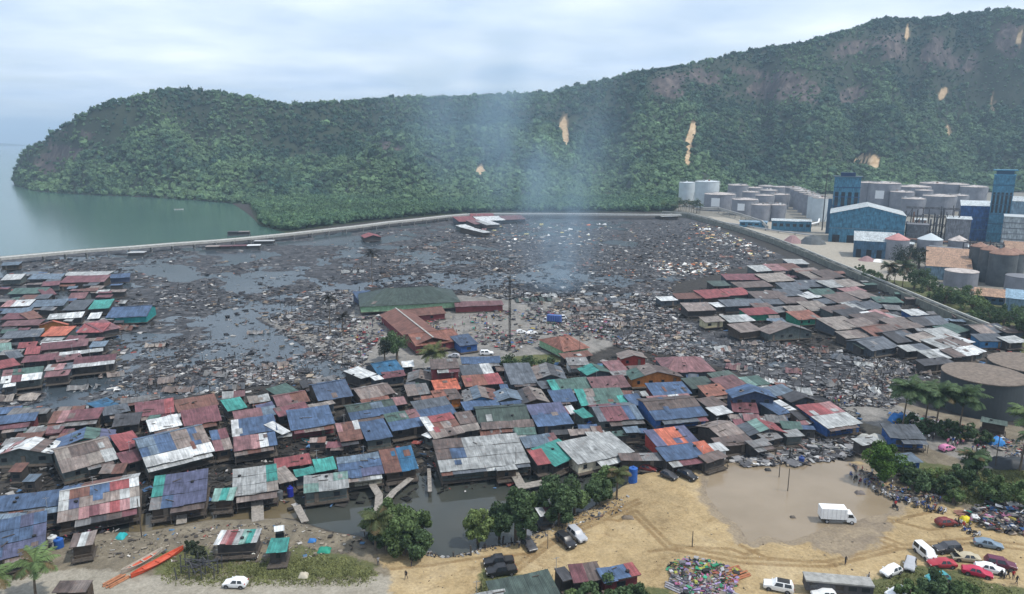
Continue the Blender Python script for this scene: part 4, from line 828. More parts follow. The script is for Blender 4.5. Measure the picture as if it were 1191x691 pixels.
    if ay > 395 or random.random() < .3:
        hh = ftop - zf; nw = max(1, int((a1 - a0) / 3.2))
        dk = random.randrange(nw) if nw > 1 else -1
        for k in range(nw):
            x_ = a0 + (a1 - a0) * (k + .5) / nw
            if k == dk: inst('door', DOOR, e, (x_, y0 - .01, zf), None, (1, 1, min(1, hh / 2.1)))
            elif random.random() < .8: inst('window', window_mesh(random.choice([.9, 1.2, 1.5]), min(1.1, hh * .45)), e, (x_, y0 - .01, zf + hh * .35))
        if ze > 5.5:
            for k in range(nw): inst('window', window_mesh(1.2, 1.1), e, (a0 + (a1 - a0) * (k + .5) / nw, y0 - .02, zf + hh * .7))
    if ze - gz > 2.7 and zf - gz > .5:
        nst = max(2, min(6, int(Lg / 3.5))); ys = (0.1, yb * .5) if ay > 470 else (0.1,)
        for y_ in ys:
            for k in range(nst): inst('stilt', stilt_mesh(zf - gz + .8), e, (x0 + .3 + (Lg - .6) * k / (nst - 1), y_, zf - .2))
    if ay > 470 and random.random() < .5:   # rail and laundry on the front platform
        b_ = MB(); k_ = max(2, int(Lg / 2)); 
        for k in range(k_ + 1): b_.beam((x0 + .2 + (Lg - .4) * k / k_, -.4, zf), (x0 + .2 + (Lg - .4) * k / k_, -.4, zf + 1), .08, M_wood)
        b_.beam((x0 + .2, -.4, zf + 1), (x1 - .2, -.4, zf + 1), .09, M_wood); b_.build('porch_rail', e)
    if place in AWN and typ in 'gm' and Lg > 5 and random.random() < .62:
        aw = MB(); wa = Lg * random.uniform(.45, 1); xa = random.uniform(x0, x1 - wa); da = random.uniform(1.0, 2.0); ac = random.choice('vhgmuasghvky'); za = ze - random.uniform(.12, .3)
        for q_ in range(max(1, int(wa / 2.2))):
            xs_ = xa + wa * q_ / max(1, int(wa / 2.2)); xe_ = xa + wa * (q_ + 1) / max(1, int(wa / 2.2)); lf = random.uniform(0, .05); dd_ = da * random.uniform(.9, 1.08); c2 = ac if random.random() < .75 else random.choice('vhgmua')
            aw.face([(xs_, -dd_, za - dd_ * .2 + lf), (xe_, -dd_, za - dd_ * .2 + lf), (xe_, y0, za + lf), (xs_, y0, za + lf)], RM[c2], [(xs_, 0), (xe_, 0), (xe_, dd_), (xs_, dd_)])
        for x_ in (xa + .1, xa + wa - .1): aw.beam((x_, -da + .1, zf - .3), (x_, -da + .1, za - da * .2), .1, M_wood)
        aw.build('awning', e)
    # words
    seen = []
    for c_ in sorted(set(allc), key=lambda q: -allc.count(q)): seen.append(RC[c_][2])
    cw = seen[0] if len(seen) == 1 else (seen[0] + ' and ' + seen[1] if len(seen) == 2 else 'patchwork ' + seen[0] + ' and ' + seen[1])
    size = 'long ' if Lg > 17 else ('small ' if Lg < 6.5 else '')
    ww = ' with ' + WN[wcode] + ' walls' if len(tk) > 7 and wcode in WN else ''
    if shack: e.name = 'shack'; reg(e, cw + ' roofed low shack', place, 'shack', 'shacks ' + place, ax)
    else: reg(e, size + cw + ' roofed house' + ww, place, 'house', place_group[place], ax); HOUSES.append((e, M.x, M.y, Lg, yb, rz, gz, zf))
    return e
place_group = {}
AWN = {'in the left cluster above the creek houses', 'in the middle cluster below the school', 'on the right side of the main village', 'along the creek in the front row'}
DATA = {
 'in the left block beyond the blackened water': """
70 321 125 320 5 f a
31 325 70 324 6 m y
69 329 121 327.5 8 m mmmmmd
127 324 151 322.5 5 m b N
1 326 24 325 7 m w
48 333 69 331.5 5 m m
0 309 22 308 4 m y
8 342 50 341 7 m e
50 344 66 342 7 m m
22 348 56 347 5 m us
78 348 99 347 7 g d
0 357.5 34 356 8 m jww
34 357 74 355 8 m y
72 361 98 360 12 m s
102 360 127 358.5 11 m t
122 370 171 368 13 g bbbb T
101 371 116 370 7 m w
54 372 95 369 7 m aw
0 365 35 363 6 m y
0 372 36 370.5 8 m m
33 372 50 369 8 m u
0 380 45 378 7 m d
44 379 78 378 6 G oo O
47 391 77 390 11 m o
88 387 120 386 11 m r
118 386 141 381 10 m md
0 394.5 46 391.5 9 m s
46 401 90 397 3 f w
46 408 102 402 9 m mmmd
103 404 122 403 7 m y
20 405 42 403 6 m r
0 408 14 406 8 m i
28 413 46 411 9 m r
12 418 28 415 8 m s
68 414 120 408 4 f wa
83 428 133 423 12 m mmmm/mmmm/wwww
66 421 96 416 6 m d
24 422 66 418 8 m m
0 429 24 424 8 m r
51 432 84 429 8 m ajs
51 439 80 436 7 m d
0 446 48 440 15 m deee/wmww
3 451 18 449 4 f w
""",
 'in the left cluster above the creek houses': """
-12 495 41 489 11 m bbb M
-8 501 33 496 5 m m
55 493 115 487 14 m ujmmmm
115 477 139 470 8 f z
120 484 152 478 10 m s
130 497 162 493 15 m k
140 470 186 463 6 m g
158 486 203 479 17 m mmmr M
174 502 212 494 13 m w
207 480 255 471 14 m uuu
214 496 258 488 18 m mmmm
-12 532 60 528 22 G wjwwhw G
62 524 133 513 22 G bbep T
72 550 138 533 26 g chhv/vvca
139 524 166 517 17 m r M
143 541 166 535 14 m m
170 544 250 524 31 g yybbvvbv/bybbvvbv/awwwww
250 525 271 521 24 m bm/dv
270 508 323 500 19 m wbbbbb
272 525 323 517 16 m ddjwb
273 490 323 482 11 m ddy
265 479 288 474 13 m t
258 464 285 461 8 m ad
290 470 315 466 9 m ca
300 477 320 473 6 m p
322 473 352 468 10 m h
324 462 348 455 10 m e
370 467 411 460 19 g nnn
352 452 394 445 9 m kgg
322 473 361 466 12 g du
324 485 362 477 10 m m
360 475 390 469 4 f c
338 501 390 493 23 m bbbb M
327 505 337 501 11 m w
396 514 423 510 22 m juuw/uuuu
426 513 457 508 22 m b G
408 488 464 479 15 g qqyq/bbbb
424 476 458 471 11 m f
458 472 474 470 9 m j
420 465 460 457 12 g vvh
420 441 438 435 9 f w
436 443 447 441 5 f w
440 436 470 430 12 g zzz
468 427 482 426 7 f w
446 440 472 437 7 m m
456 502 496 495 20 m eed/bbb
490 506 500 510 9 f w
474 444 501 443 14 G gv
474 461 501 458 13 m vg
""",
 'in the middle cluster below the school': """
501 430 535 428 12 m hh M 7
506 455 536 452 12 m o M
508 467 538 463 12 m fh O
537 423.5 583 421.5 8 m b B
538 437 575 434 12 m ssw
541 450 586 446 13 m fffrr
540 468 579 466 19 G gyvu U
541 478 583 472 10 m b
577 468 609 466 16 G yy
585 474 609 471 6 m b
608 470 639 468 20 G khvc
594 447 626 445 24 m sss
622 442 659 441 20 G vgks S
630 452 662 447 8 m s
490 488 532 481 21 m sss/bbb
491 468 504 467 7 m f
504 510 541 503 24 m wrrr/wuvu/cvhv
535 494 556 491 14 m h
538 502 559 499 7 m c
556 492 617 488 16 g qqqqq
560 500 622 496 9 m hhh S
625 497 668 493 26 m pppp/bbbb
655 482 671 480 9 m mw
655 409 686 404 16 H fff L
656 417 690 413 6 m u
661 425 686 424 9 m g W
683 437 713 434 13 G te
711 433 732 431 13 m d
714 438 733 436 6 m g
722 418 753 417 11 G vv R
735 442 795 439 18 G evhh O
775 433 833 432 18 H ddd
643 455 690 451 13 m teeee
690 453 734 450 14 m dddd
644 468 672 466 14 m b
676 472 731 469 19 m tveee/tgeeet
735 472 752 470 13 m b
760 460 805 457 14 m b M
758 470 808 466 9 m jjwj
762 489 824 484 22 g hhhh/bbbb B 4.6
697 491 749 487 17 g smmmby G
678 487 691 484 10 m t
""",
 'on the right side of the main village': """
833 483 853 480 9 f w
852 478 883 480 13 m m
822 461 849 458 12 m f
825 475 846 471 11 m h
805 452 835 449 12 m q
834 444 861 440 10 m q
848 457 876 451 16 m d
868 450 896 446 10 m ie
852 463 903 463 17 G bb N 5.5
895 462 926 456 10 m y
905 483 929 478 14 m bbw S
921 468 951 466 13 G kk
929 488 957 484 10 m k
962 498 1004 492 26 m rrj/aaa B
842 512 868 504 14 g vv
836 520 878 514 10 m h
827 526 848 523 9 f w W
872 507 916 504 19 G sirr
890 513 911 509 8 m g
915 508 936 507 8 f a
822 538 846 531 8 m h
876 521 898 517 8 m g
1035 509 1078 511 17 m s B
1044 539 1074 537 11 m y B
1002 518 1028 514 8 f a
1140 490 1172 496 6 f q
""",
 'along the creek in the front row': """
-14 597 70 586 19 m bbbb
-14 606 70 595 7 m yyhy
-14 654 53 638 46 m bbpb/bbbp/pppp
66 608 163 589 36 g auubbrrw/apvvvvac/vvjmjrja
80 638 108 633 17 f hav
173 593 240 583 39 m tpppp/tpppp/gbppp
246 583 271 581 15 m iti
270 577 324 569 31 m aaat/aaat/aaac
320 545 363 538 12 m r
325 563 346 557 16 f c
367 549 392 545 15 m t
344 555 369 549 8 m t
353 574 406 567 20 m aai/iaa G
395 557 447 550 25 m yyyy/bbbb/bbpp C
448 551 487 545 27 m uuzz/uuzz
512 549 617 538 36 m hhaaaa/hbaaaa/aaaaaa G
578 548 602 545 5 f a
611 522 653 516 13 m yyyd
625 541 641 538 16 m r
645 542 677 528 19 m t
672 540 738 525 25 m aaaa C
722 536 773 535 9 m hg
764 520 813 513 19 m poop R
775 537 834 528 16 m bbbo K 3.6
""",
 'in the grey crowded block under the pipeline wall': """
918 307 942 307 6 f a
899 315 936 314 8 m ju
880 316 900 315 7 m a
893 328 926 326 9 m c
845 326 893 325 7 m m
860 335 900 333 7 m h
830 333 851 332 6 m q
788 348 822 347 7 m u
820 347 849 345 9 m r
848 344 875 342 8 m r
769 350 789 349 5 f w S
800 362 833 361 10 m v
833 357 848 356 5 f w
845 357 896 355 8 m s
880 348 918 347 9 m h
893 354 921 353 6 m s
914 353 943 352 7 m h
870 367 905 365 8 m r E
928 372 956 370 10 m f E
848 375 879 373 8 m aaw
820 375 843 373 6 m c Y
861 387 887 384 10 m v
895 389 947 386 15 G vg
902 364 921 362 6 m g
918 363 941 362 7 m c
912 337 944 336 8 m s
939 323 960 322 8 m f
928 317 955 316 5 m v
944 324 966 322 8 m c
960 324 983 322 9 m h
934 334 962 333 8 m s
950 328 975 326 4 m h
966 335 987 333 8 m a
984 334 1006 332 8 m c
950 344 976 343 8 m e
912 345 940 343 8 m s
986 341 1009 339 6 m j
939 347 958 345 6 f w
976 353 1003 350 10 m h
1002 348 1021 345 8 m v
944 362 969 360 11 m c
968 365 998 361 8 m h
998 361 1018 358 9 m as
1014 360 1031 357 8 m s
1020 352 1052 352 7 m e
989 371 1018 367 10 m k
1021 372 1041 369 9 m wj
1040 373 1058 371 6 f a
1060 367 1081 366 7 m w B
973 384 1007 381 14 m c
999 381 1022 378 9 m v
1012 378 1046 374 12 m h
1045 383 1076 380 12 m v
1068 379 1106 377 10 g ks
1019 393 1053 389 12 g uh
1014 408 1046 403 12 g s
984 394 1013 392 9 m cv
1044 399 1073 395 12 g ks
1072 399 1098 394 9 m c
1094 394 1118 390 10 m a
1107 389 1129 384 9 m e
1095 406 1118 402 11 m a
1111 405 1131 401 10 m h
1120 400 1135 398 7 f w
1141 388 1176 386 10 g vs
1140 397 1173 397 9 m s U
1174 399 1196 397 7 m a
1084 418 1118 415 10 m aw
1109 416 1139 412 9 m hw
1129 412 1148 409 8 m w
1055 409 1084 406 7 m as
1003 406 1026 404 7 m q
1075 425 1110 421 6 m k
878 358 900 357 5 m h
1172 388 1196 386 8 m h
955 354 976 352 6 m s
1120 384 1140 383 6 m k
1030 360 1050 361 6 m g
""",
 'at the bottom edge of the photo': """
577 712 655 697 36 m qqqq
538 706 590 697 13 m a
655 676 669 672 14 f k
667 678 703 674 22 m mh
702 677 746 669 16 m bbbr M
60 690 100 688 14 f hv
""",
 'on the grassy bank by the creek': """
309 644 334 642 18 f t
248 634 299 631 17 f wjraita
319 618 331 616 6 f w
628 600 645 597 10 m wm
""",
}
for k_ in DATA: place_group[k_] = 'stilt houses ' + k_
for k_, txt in DATA.items():
    for ln in txt.strip().splitlines(): house(ln, k_)
# small shacks squeezed into the gaps
rg = random.Random(12); FILL = [('in the left cluster above the creek houses', (0, 475, 470, 560)), ('in the middle cluster below the school', (470, 430, 800, 510)), ('on the right side of the main village', (800, 440, 960, 530)), ('in the left block beyond the blackened water', (0, 318, 150, 445)), ('in the grey crowded block under the pipeline wall', (850, 315, 1180, 415))]
AP = wpoly([(0, 482), (150, 462), (300, 448), (440, 430), (600, 425), (760, 415), (860, 445), (960, 480), (960, 515), (830, 535), (740, 530), (520, 530), (330, 545), (60, 575), (0, 580)]); AR = wpoly([(800, 342), (905, 312), (985, 325), (1110, 370), (1160, 392), (1090, 415), (900, 388), (810, 362)]); AL = wpoly([(0, 318), (130, 318), (150, 370), (110, 425), (0, 445)])
def hits(pts):
    for (e_, hx, hy, hl, hd, hr_, _, _) in HOUSES:
        for p_ in pts:
            a_, c_ = p_[0] - hx, p_[1] - hy; u_ = a_ * math.cos(hr_) + c_ * math.sin(hr_); v_ = -a_ * math.sin(hr_) + c_ * math.cos(hr_)
            if abs(u_) < hl / 2 - .1 and -.1 < v_ < hd - .2: return True
    return False
nf = 0
for _ in range(16000):
    pl_, (xa_, ya_, xb_, yb_) = rg.choice(FILL); qx, qy = rg.uniform(xa_, xb_), rg.uniform(ya_, yb_); p_ = G(qx, qy, 3.2); ar = np.array([p_.x]), np.array([p_.y])
    if max(poly_sd(*ar, q_)[0] for q_ in (AP, AR, AL)) < 0: continue
    w2 = rg.uniform(1.1, 2.8) * (1.3 if qy < 420 else 1); dd_ = rg.uniform(1.8, 4.0); tl = (-.05 if qx < 800 else .02) + rg.uniform(-.05, .05); ux, uy = math.cos(-tl * 2.5), math.sin(-tl * 2.5)
    uu = rg.uniform(.05, .30) if qx < 800 else rg.uniform(-.35, .1); ux, uy = math.cos(uu), math.sin(uu)
    cs = [(p_.x + ux * s_ - uy * v_, p_.y + uy * s_ + ux * v_) for s_ in (-w2, 0, w2) for v_ in (0, dd_ / 2, dd_)]
    if hits(cs): continue
    A_, B_ = P((p_.x - ux * w2, p_.y - uy * w2, 3.2)), P((p_.x + ux * w2, p_.y + uy * w2, 3.2)); T_ = P((p_.x - uy * dd_, p_.y + ux * dd_, 3.2 + dd_ * .16))
    house('%.1f %.1f %.1f %.1f %.1f m %s K %.1f' % (*A_, *B_, max(2, p_ and (A_[1] + B_[1]) / 2 - T_[1]), rg.choice(['h', 'v', 'g', 's', 'm', 'u', 'y', 'b', 'k', 'hv', 'ga', 'd', 'a', 'e', 'vu']), rg.uniform(2.4, 3.3)), pl_, True); nf += 1
    if nf > 170: break
print('houses', len(HOUSES), 'small', nf)
# ------------------------------------------------------------------ school
SP = 'at the school beside the burnt ground'; place_group[SP] = 'school buildings'
def school(line, base):
    o = house(line, SP); REG[-1] = (o, base, SP, REG[-1][3]); o['category'] = 'school building'; o.name = 'school_building'
    for ch in list(o.children):
        if ch.name.split('.')[0] in ('stilt', 'porch_rail'): bpy.data.objects.remove(ch)
school('418 357 536 351 20 H qqqqqq L 4.3', 'long green hip roofed hall with pale green walls')
school('416 349 437 347 10 m b N', 'small blue roofed block')
school('529 357 586 355 6 m dddd M', 'long low dusty red roofed wing')
school('465 369 519 364 8 g uuuu M', 'red roofed wing along the green hall')
school('483 403 538 396 14 g ffff M', 'orange red roofed front wing')
school('535 403 557 400 12 m n B', 'small navy roofed block')
# slanting wing
A, B = G(441, 366, 4), G(482, 402, 4)
e = empty('school_building', ((A.x + B.x) / 2, (A.y + B.y) / 2, 0), math.atan2(B.y - A.y, B.x - A.x)); reg(e, 'slanting red roofed wing with pale ridge line', SP, 'school building', 'school buildings', 440)
Lg = (B - A).length; w_ = 13; r_ = MB(); x0, x1 = -Lg / 2, Lg / 2
for s0, s1 in ((0, w_ / 2), (w_, w_ / 2)): quad_uv(r_, (x0, s0, 4), (x1, s0, 4), (x1, s1, 6), (x0, s1, 6), RM['f'])
r_.build('roof', e); b_ = MB(); b_.beam((x0, w_ / 2, 6.1), (x1, w_ / 2, 6.1), .5, M_conc, .2); b_.build('ridge_cap', e); b_ = MB(); b_.box(x0 + .5, x1 - .5, .8, w_ - .8, .6, 3.9, WM['M']); b_.build('wall', e)
# ------------------------------------------------------------------ debris (nobody could count it)
M_debris = tintmat('debris', 0.85, 0.2, 0, 0.25, 0.8)
BOXF = np.array([[0, 2, 3, 1], [4, 5, 7, 6], [0, 1, 5, 4], [2, 6, 7, 3], [0, 4, 6, 2], [1, 3, 7, 5]])
def pieces(pos, dims, rot, tilt, cols, seed, bend=0.0):
    """thin boards, bent sheets and posts; one box per piece"""
    r = np.random.default_rng(seed); n = len(pos)
    c = np.array([[x, y, z] for z in (-.5, .5) for y in (-.5, .5) for x in (-.5, .5)])
    v = c[None] * dims[:, None]
    v[:, 4:, 2] += r.normal(0, 1, (n, 4)) * dims[:, 2:3] * 0.4
    v += r.normal(0, 0.09, v.shape) * np.minimum(dims[:, None, :], 1.0)
    ct, st = np.cos(tilt)[:, None], np.sin(tilt)[:, None]
    x, z = v[..., 0] * ct - v[..., 2] * st, v[..., 0] * st + v[..., 2] * ct; v[..., 0], v[..., 2] = x, z
    cr_, sr = np.cos(rot)[:, None], np.sin(rot)[:, None]
    x, y = v[..., 0] * cr_ - v[..., 1] * sr, v[..., 0] * sr + v[..., 1] * cr_; v[..., 0], v[..., 1] = x, y
    v += pos[:, None]
    return v.reshape(-1, 3), (BOXF[None] + (np.arange(n) * 8)[:, None, None]).reshape(-1, 4), np.repeat(cols, 8, 0)
HB = np.array([(h[1] + math.sin(-h[5]) * -h[4] * 0, h[2], h[3], h[4], h[5]) for h in HOUSES])
def inside_house(p, pad=0.0):
    out = np.zeros(len(p), bool)
    for (x, y, Lg, yb, rz) in HB:
        dx_, dy_ = p[:, 0] - x, p[:, 1] - y; u = dx_ * math.cos(rz) + dy_ * math.sin(rz); v = -dx_ * math.sin(rz) + dy_ * math.cos(rz)
        out |= (np.abs(u) < Lg / 2 + pad) & (v > -pad) & (v < yb + pad)
    return out
PAL = {'burnt': [((.018, .018, .021), 30), ((.045, .046, .050), 28), ((.10, .10, .105), 18), ((.20, .20, .20), 10), ((.40, .39, .37), 5), ((.085, .060, .048), 8), ((.18, .145, .11), 5), ((.24, .10, .07), .7)],
       'ash': [((.025, .025, .028), 26), ((.085, .085, .09), 26), ((.19, .19, .195), 26), ((.31, .31, .305), 10), ((.46, .46, .45), 2), ((.16, .10, .085), 6), ((.24, .20, .155), 8)],
       'goods': [((.025, .025, .03), 34), ((.09, .09, .095), 24), ((.42, .42, .42), 8), ((.22, .04, .04), 6), ((.04, .09, .20), 7), ((.03, .16, .12), 3), ((.24, .10, .16), 4), ((.24, .20, .16), 16), ((.4, .31, .08), 1)],
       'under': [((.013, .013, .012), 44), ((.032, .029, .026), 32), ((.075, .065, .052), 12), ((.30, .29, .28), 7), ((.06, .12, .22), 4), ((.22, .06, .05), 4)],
       'colour': [((.03, .03, .03), 12), ((.10, .10, .11), 10), ((.22, .17, .30), 14), ((.04, .22, .12), 8), ((.30, .10, .18), 8), ((.25, .26, .06), 6), ((.35, .35, .36), 8), ((.20, .07, .05), 6), ((.14, .12, .10), 10)],
       'shore': [((.05, .045, .04), 12), ((.13, .11, .09), 16), ((.22, .19, .15), 14), ((.40, .38, .35), 8), ((.06, .12, .2), 2), ((.2, .06, .05), 2)],
       'pebble': [((.22, .17, .11), 10), ((.30, .25, .18), 10), ((.12, .10, .08), 4), ((.5, .5, .5), 1)],
       'pale': [((.75, .75, .72), 30), ((.45, .30, .18), 20), ((.30, .30, .29), 20), ((.45, .14, .06), 12), ((.55, .48, .20), 6)]}
def pick(pal, n, r):
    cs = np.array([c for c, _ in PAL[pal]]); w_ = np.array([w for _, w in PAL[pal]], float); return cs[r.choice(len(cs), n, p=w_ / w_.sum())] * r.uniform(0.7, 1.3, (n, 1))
def scatter(name, label, polypx, n, pal, smin, smax, seed, houses=True, flat=0.6, zoff=0.0, dens=None, posts=0.012, big=1.0):
    r = np.random.default_rng(seed); pp = np.array(polypx, float); k = n * 4
    qx = r.uniform(pp[:, 0].min(), pp[:, 0].max(), k); qy = r.uniform(pp[:, 1].min(), pp[:, 1].max(), k)
    ok = poly_sd(qx, qy, polypx) > 0
    if dens is not None: ok &= r.random(k) < np.clip((fbm(qx, qy * 2.2, dens, seed + 1, 4) - 0.41) * 6, 0.10, 1)
    qx, qy = qx[ok][:n], qy[ok][:n]; p = G(qx, qy, 0.4)
    p[:, 2] = Hfun(p[:, 0], p[:, 1])
    dry = (p[:, 2] > -.02) | (r.random(len(p)) < .22); p = p[dry]; p[:, 2] = np.maximum(p[:, 2], 0)
    if houses: kk = ~inside_house(p, 0.0); p = p[kk]
    m = len(p); dist = p[:, 1]; s = r.uniform(0, 1, m) ** 2.2
    ln = smin + (smax - smin) * s; ln *= np.clip(dist / 240, 0.75, 1.35) * big
    wd = ln * r.choice([.12, .3, .6, .9], m, p=[.34, .22, .24, .2]); th = np.clip(ln * .05, .03, .2) * r.choice([1, 1, 4], m)
    dims = np.stack([ln, wd, th], -1); tilt = r.normal(0, 0.13, m) * (r.random(m) > flat * .5)
    post = (r.random(m) < posts) & houses & (pal in ('burnt', 'ash')); tilt[post] = r.normal(1.5, .12, post.sum()); dims[post, 1] = np.minimum(dims[post, 1], .22); dims[post, 2] = .2; dims[post, 0] = r.uniform(1.2, 3.5, post.sum())
    rot = r.choice([0.15, 1.7], m) + r.normal(0, .55, m)
    cl = pick(pal, m, r); cl[post] = np.array([.05, .045, .04]) * r.uniform(.6, 1.6, (post.sum(), 1))
    pos = p.copy(); pos[:, 2] += np.abs(np.sin(tilt)) * ln * .5 * .8 + .05 + zoff * r.random(m)
    V, F, C = pieces(pos, dims, rot, tilt, cl, seed)
    return kind(inst(name, np_mesh(name, V, F, M_debris, C)), 'stuff', label)
scatter('burnt_debris', 'charred timber and twisted sheets strewn across the burnt tidal flat', [(0, 306), (290, 286), (420, 272), (540, 257), (800, 257), (860, 278), (912, 302), (785, 330), (780, 372), (690, 390), (655, 350), (430, 335), (398, 400), (450, 436), (420, 442), (300, 450), (150, 470), (0, 482), (0, 452), (140, 432), (182, 385), (165, 318), (0, 312)], 26000, 'burnt', .25, 2.1, 101, dens=70)
scatter('ash_debris', 'pale ash covered wreckage heaped between the village and the grey block', [(690, 385), (785, 372), (830, 385), (900, 400), (1085, 424), (1100, 440), (1050, 462), (1035, 478), (985, 474), (960, 462), (880, 440), (800, 416), (720, 405)], 14000, 'ash', .35, 2.1, 102, zoff=.45, dens=60)
scatter('ash_debris', 'grey wreckage heaped along the burnt edge left of the school', [(395, 335), (425, 338), (400, 395), (440, 432), (410, 440), (300, 448), (200, 462), (230, 420), (330, 400), (300, 370), (350, 345)], 7500, 'ash', .35, 2.1, 103, zoff=.3, dens=40)
scatter('ash_debris', 'wreckage strewn behind the school toward the centre of the burn', [(560, 330), (620, 340), (700, 345), (780, 335), (785, 372), (690, 388), (640, 372), (600, 350), (540, 345)], 4200, 'ash', .4, 2.4, 109, zoff=.4, dens=40)
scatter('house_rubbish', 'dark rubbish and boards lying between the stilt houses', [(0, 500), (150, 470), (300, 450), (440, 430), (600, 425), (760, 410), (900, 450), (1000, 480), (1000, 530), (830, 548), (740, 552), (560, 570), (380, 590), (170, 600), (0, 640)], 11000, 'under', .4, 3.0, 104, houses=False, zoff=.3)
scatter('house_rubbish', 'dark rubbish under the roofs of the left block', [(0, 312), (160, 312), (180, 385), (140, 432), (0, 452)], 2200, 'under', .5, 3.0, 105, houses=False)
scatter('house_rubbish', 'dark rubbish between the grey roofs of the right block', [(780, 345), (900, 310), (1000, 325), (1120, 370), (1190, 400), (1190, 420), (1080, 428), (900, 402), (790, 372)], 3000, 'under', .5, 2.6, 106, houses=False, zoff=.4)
scatter('collapsed_timber', 'grey collapsed timber and boats on the shore above the puddle', [(845, 520), (900, 505), (960, 500), (1000, 510), (985, 535), (930, 545), (860, 545)], 1500, 'ash', .5, 3.4, 107, zoff=.5)
scatter('street_goods', 'household goods piled around the school yard', [(405, 375), (440, 358), (480, 375), (590, 362), (700, 360), (725, 395), (640, 400), (600, 412), (540, 396), (470, 372), (440, 400), (425, 420), (405, 400)], 2600, 'goods', .3, 1.7, 108, zoff=.7, dens=30)
scatter('street_goods', 'household goods heaped under the palms beside the street', [(1030, 480), (1080, 488), (1191, 520), (1191, 540), (1090, 505), (1040, 498)], 700, 'goods', .3, 1.5, 110, zoff=.7)
scatter('street_goods', 'belongings heaped along the roadside by the puddle', [(985, 540), (1010, 552), (1040, 570), (1095, 580), (1090, 592), (1040, 585), (1005, 562)], 500, 'goods', .3, 1.2, 111, zoff=.6)
scatter('scrap_heap', 'black scrap heap at the right edge of the sandy lot', [(1120, 600), (1160, 590), (1191, 596), (1230, 600), (1230, 632), (1170, 625), (1130, 615)], 900, 'goods', .4, 2.0, 112, zoff=1.2)
scatter('scrap_heap', 'colourful rubbish and plank heap at the bottom edge', [(775, 660), (800, 654), (835, 660), (862, 670), (850, 700), (800, 705), (780, 680)], 800, 'colour', .3, 1.5, 113, zoff=.6)
scatter('shore_litter', 'litter and stones on the muddy bank of the creek', [(60, 645), (150, 625), (250, 615), (340, 612), (430, 630), (420, 645), (300, 660), (180, 660)], 800, 'shore', .15, 1.1, 114, zoff=.1)
scatter('shore_litter', 'rubble along the waterline below the trees', [(480, 640), (560, 638), (640, 612), (700, 585), (735, 580), (720, 600), (640, 628), (540, 652), (480, 652)], 900, 'ash', .2, .9, 115, zoff=.1)
scatter('burnt_debris', 'small flecks of burnt wreckage over the far flat', [(600, 258), (800, 258), (860, 278), (905, 300), (785, 330), (780, 345), (640, 335), (560, 330), (560, 262)], 9000, 'burnt', .25, 1.5, 119)
scatter('porch_clutter', 'household clutter on the platforms of the creek houses', [(10, 640), (66, 612), (160, 606), (240, 588), (330, 575), (450, 555), (500, 550), (620, 545), (735, 540), (735, 546), (620, 555), (510, 560), (450, 566), (330, 588), (240, 598), (165, 614), (60, 640)], 1100, 'goods', .3, 1.2, 120, houses=False, zoff=1.5)
scatter('pebbles', 'stones and litter scattered over the sandy lot', [(480, 660), (600, 640), (700, 595), (760, 560), (826, 556), (850, 605), (900, 632), (1000, 630), (1030, 600), (1191, 615), (1191, 691), (480, 691)], 320, 'pebble', .12, .45, 121)
scatter('pale_debris', 'cream flecks of broken board over the far flat', [(600, 258), (800, 258), (860, 276), (900, 296), (800, 325), (640, 320), (450, 290), (450, 268)], 750, 'pale', .25, 1.3, 122)
scatter('pale_debris', 'pale and rusty broken sheets lying in the far burnt flat', [(745, 300), (790, 306), (850, 306), (845, 320), (770, 320)], 260, 'pale', .6, 2.4, 116)
scatter('pale_debris', 'cream and white broken sheets near the causeway', [(535, 262), (600, 258), (705, 262), (700, 285), (660, 285), (540, 280)], 330, 'pale', .6, 2.6, 117)
scatter('pale_debris', 'white broken sheets near the far end of the pipeline wall', [(800, 258), (830, 262), (905, 296), (880, 300), (810, 275)], 260, 'pale', .6, 2.4, 118)
# small grass tufts as real blades
r = np.random.default_rng(9)
def tufts(name, label, polypx, n, hmax, col):
    pp = np.array(polypx, float); qx = r.uniform(pp[:, 0].min(), pp[:, 0].max(), n * 3); qy = r.uniform(pp[:, 1].min(), pp[:, 1].max(), n * 3); ok = poly_sd(qx, qy, polypx) > r.uniform(-3, 6, n * 3)
    p = G(qx[ok][:n], qy[ok][:n], 1.0); p[:, 2] = Hfun(p[:, 0], p[:, 1]); m = len(p); k = 5
    base = p[:, None] + r.normal(0, .22, (m, k, 3)) * np.array([1, 1, 0]); a = r.uniform(0, 6.28, (m, k)); w_ = r.uniform(.04, .14, (m, k)); h = hmax * .55 * r.uniform(.2, 1, (m, k))
    d = np.stack([np.cos(a), np.sin(a), 0 * a], -1); tip = base + r.normal(0, .18, (m, k, 3)) * np.array([1, 1, 0]) ; tip[..., 2] += h
    tri = np.stack([base - d * w_[..., None], base + d * w_[..., None], tip], 2).reshape(-1, 3); cl = np.repeat((np.array(col) * r.uniform(.6, 1.5, (m * k, 1))), 3, 0)
    kind(inst(name, np_mesh(name, tri, np.arange(len(tri)).reshape(-1, 3), M_leafmass, cl)), 'stuff', label)
tufts('grass', 'rough green grass on the bank beside the white hatchback', [(185, 652), (330, 652), (360, 645), (405, 652), (440, 668), (425, 682), (300, 682), (190, 678)], 2600, .55, (.13, .14, .055))
tufts('grass', 'grass strip at the bottom right below the parked cars', [(1000, 686), (1060, 662), (1120, 670), (1191, 690), (1191, 720), (990, 720)], 1500, .6, (.13, .145, .055))
tufts('grass', 'scrubby grass on the slope below the street', [(1060, 545), (1191, 548), (1230, 600), (1135, 592), (1080, 572)], 2200, .8, (.12, .13, .05))
tufts('grass', 'grass behind the roofs at the bottom edge', [(560, 672), (760, 690), (780, 720), (540, 720)], 1500, .7, (.08, .09, .035))
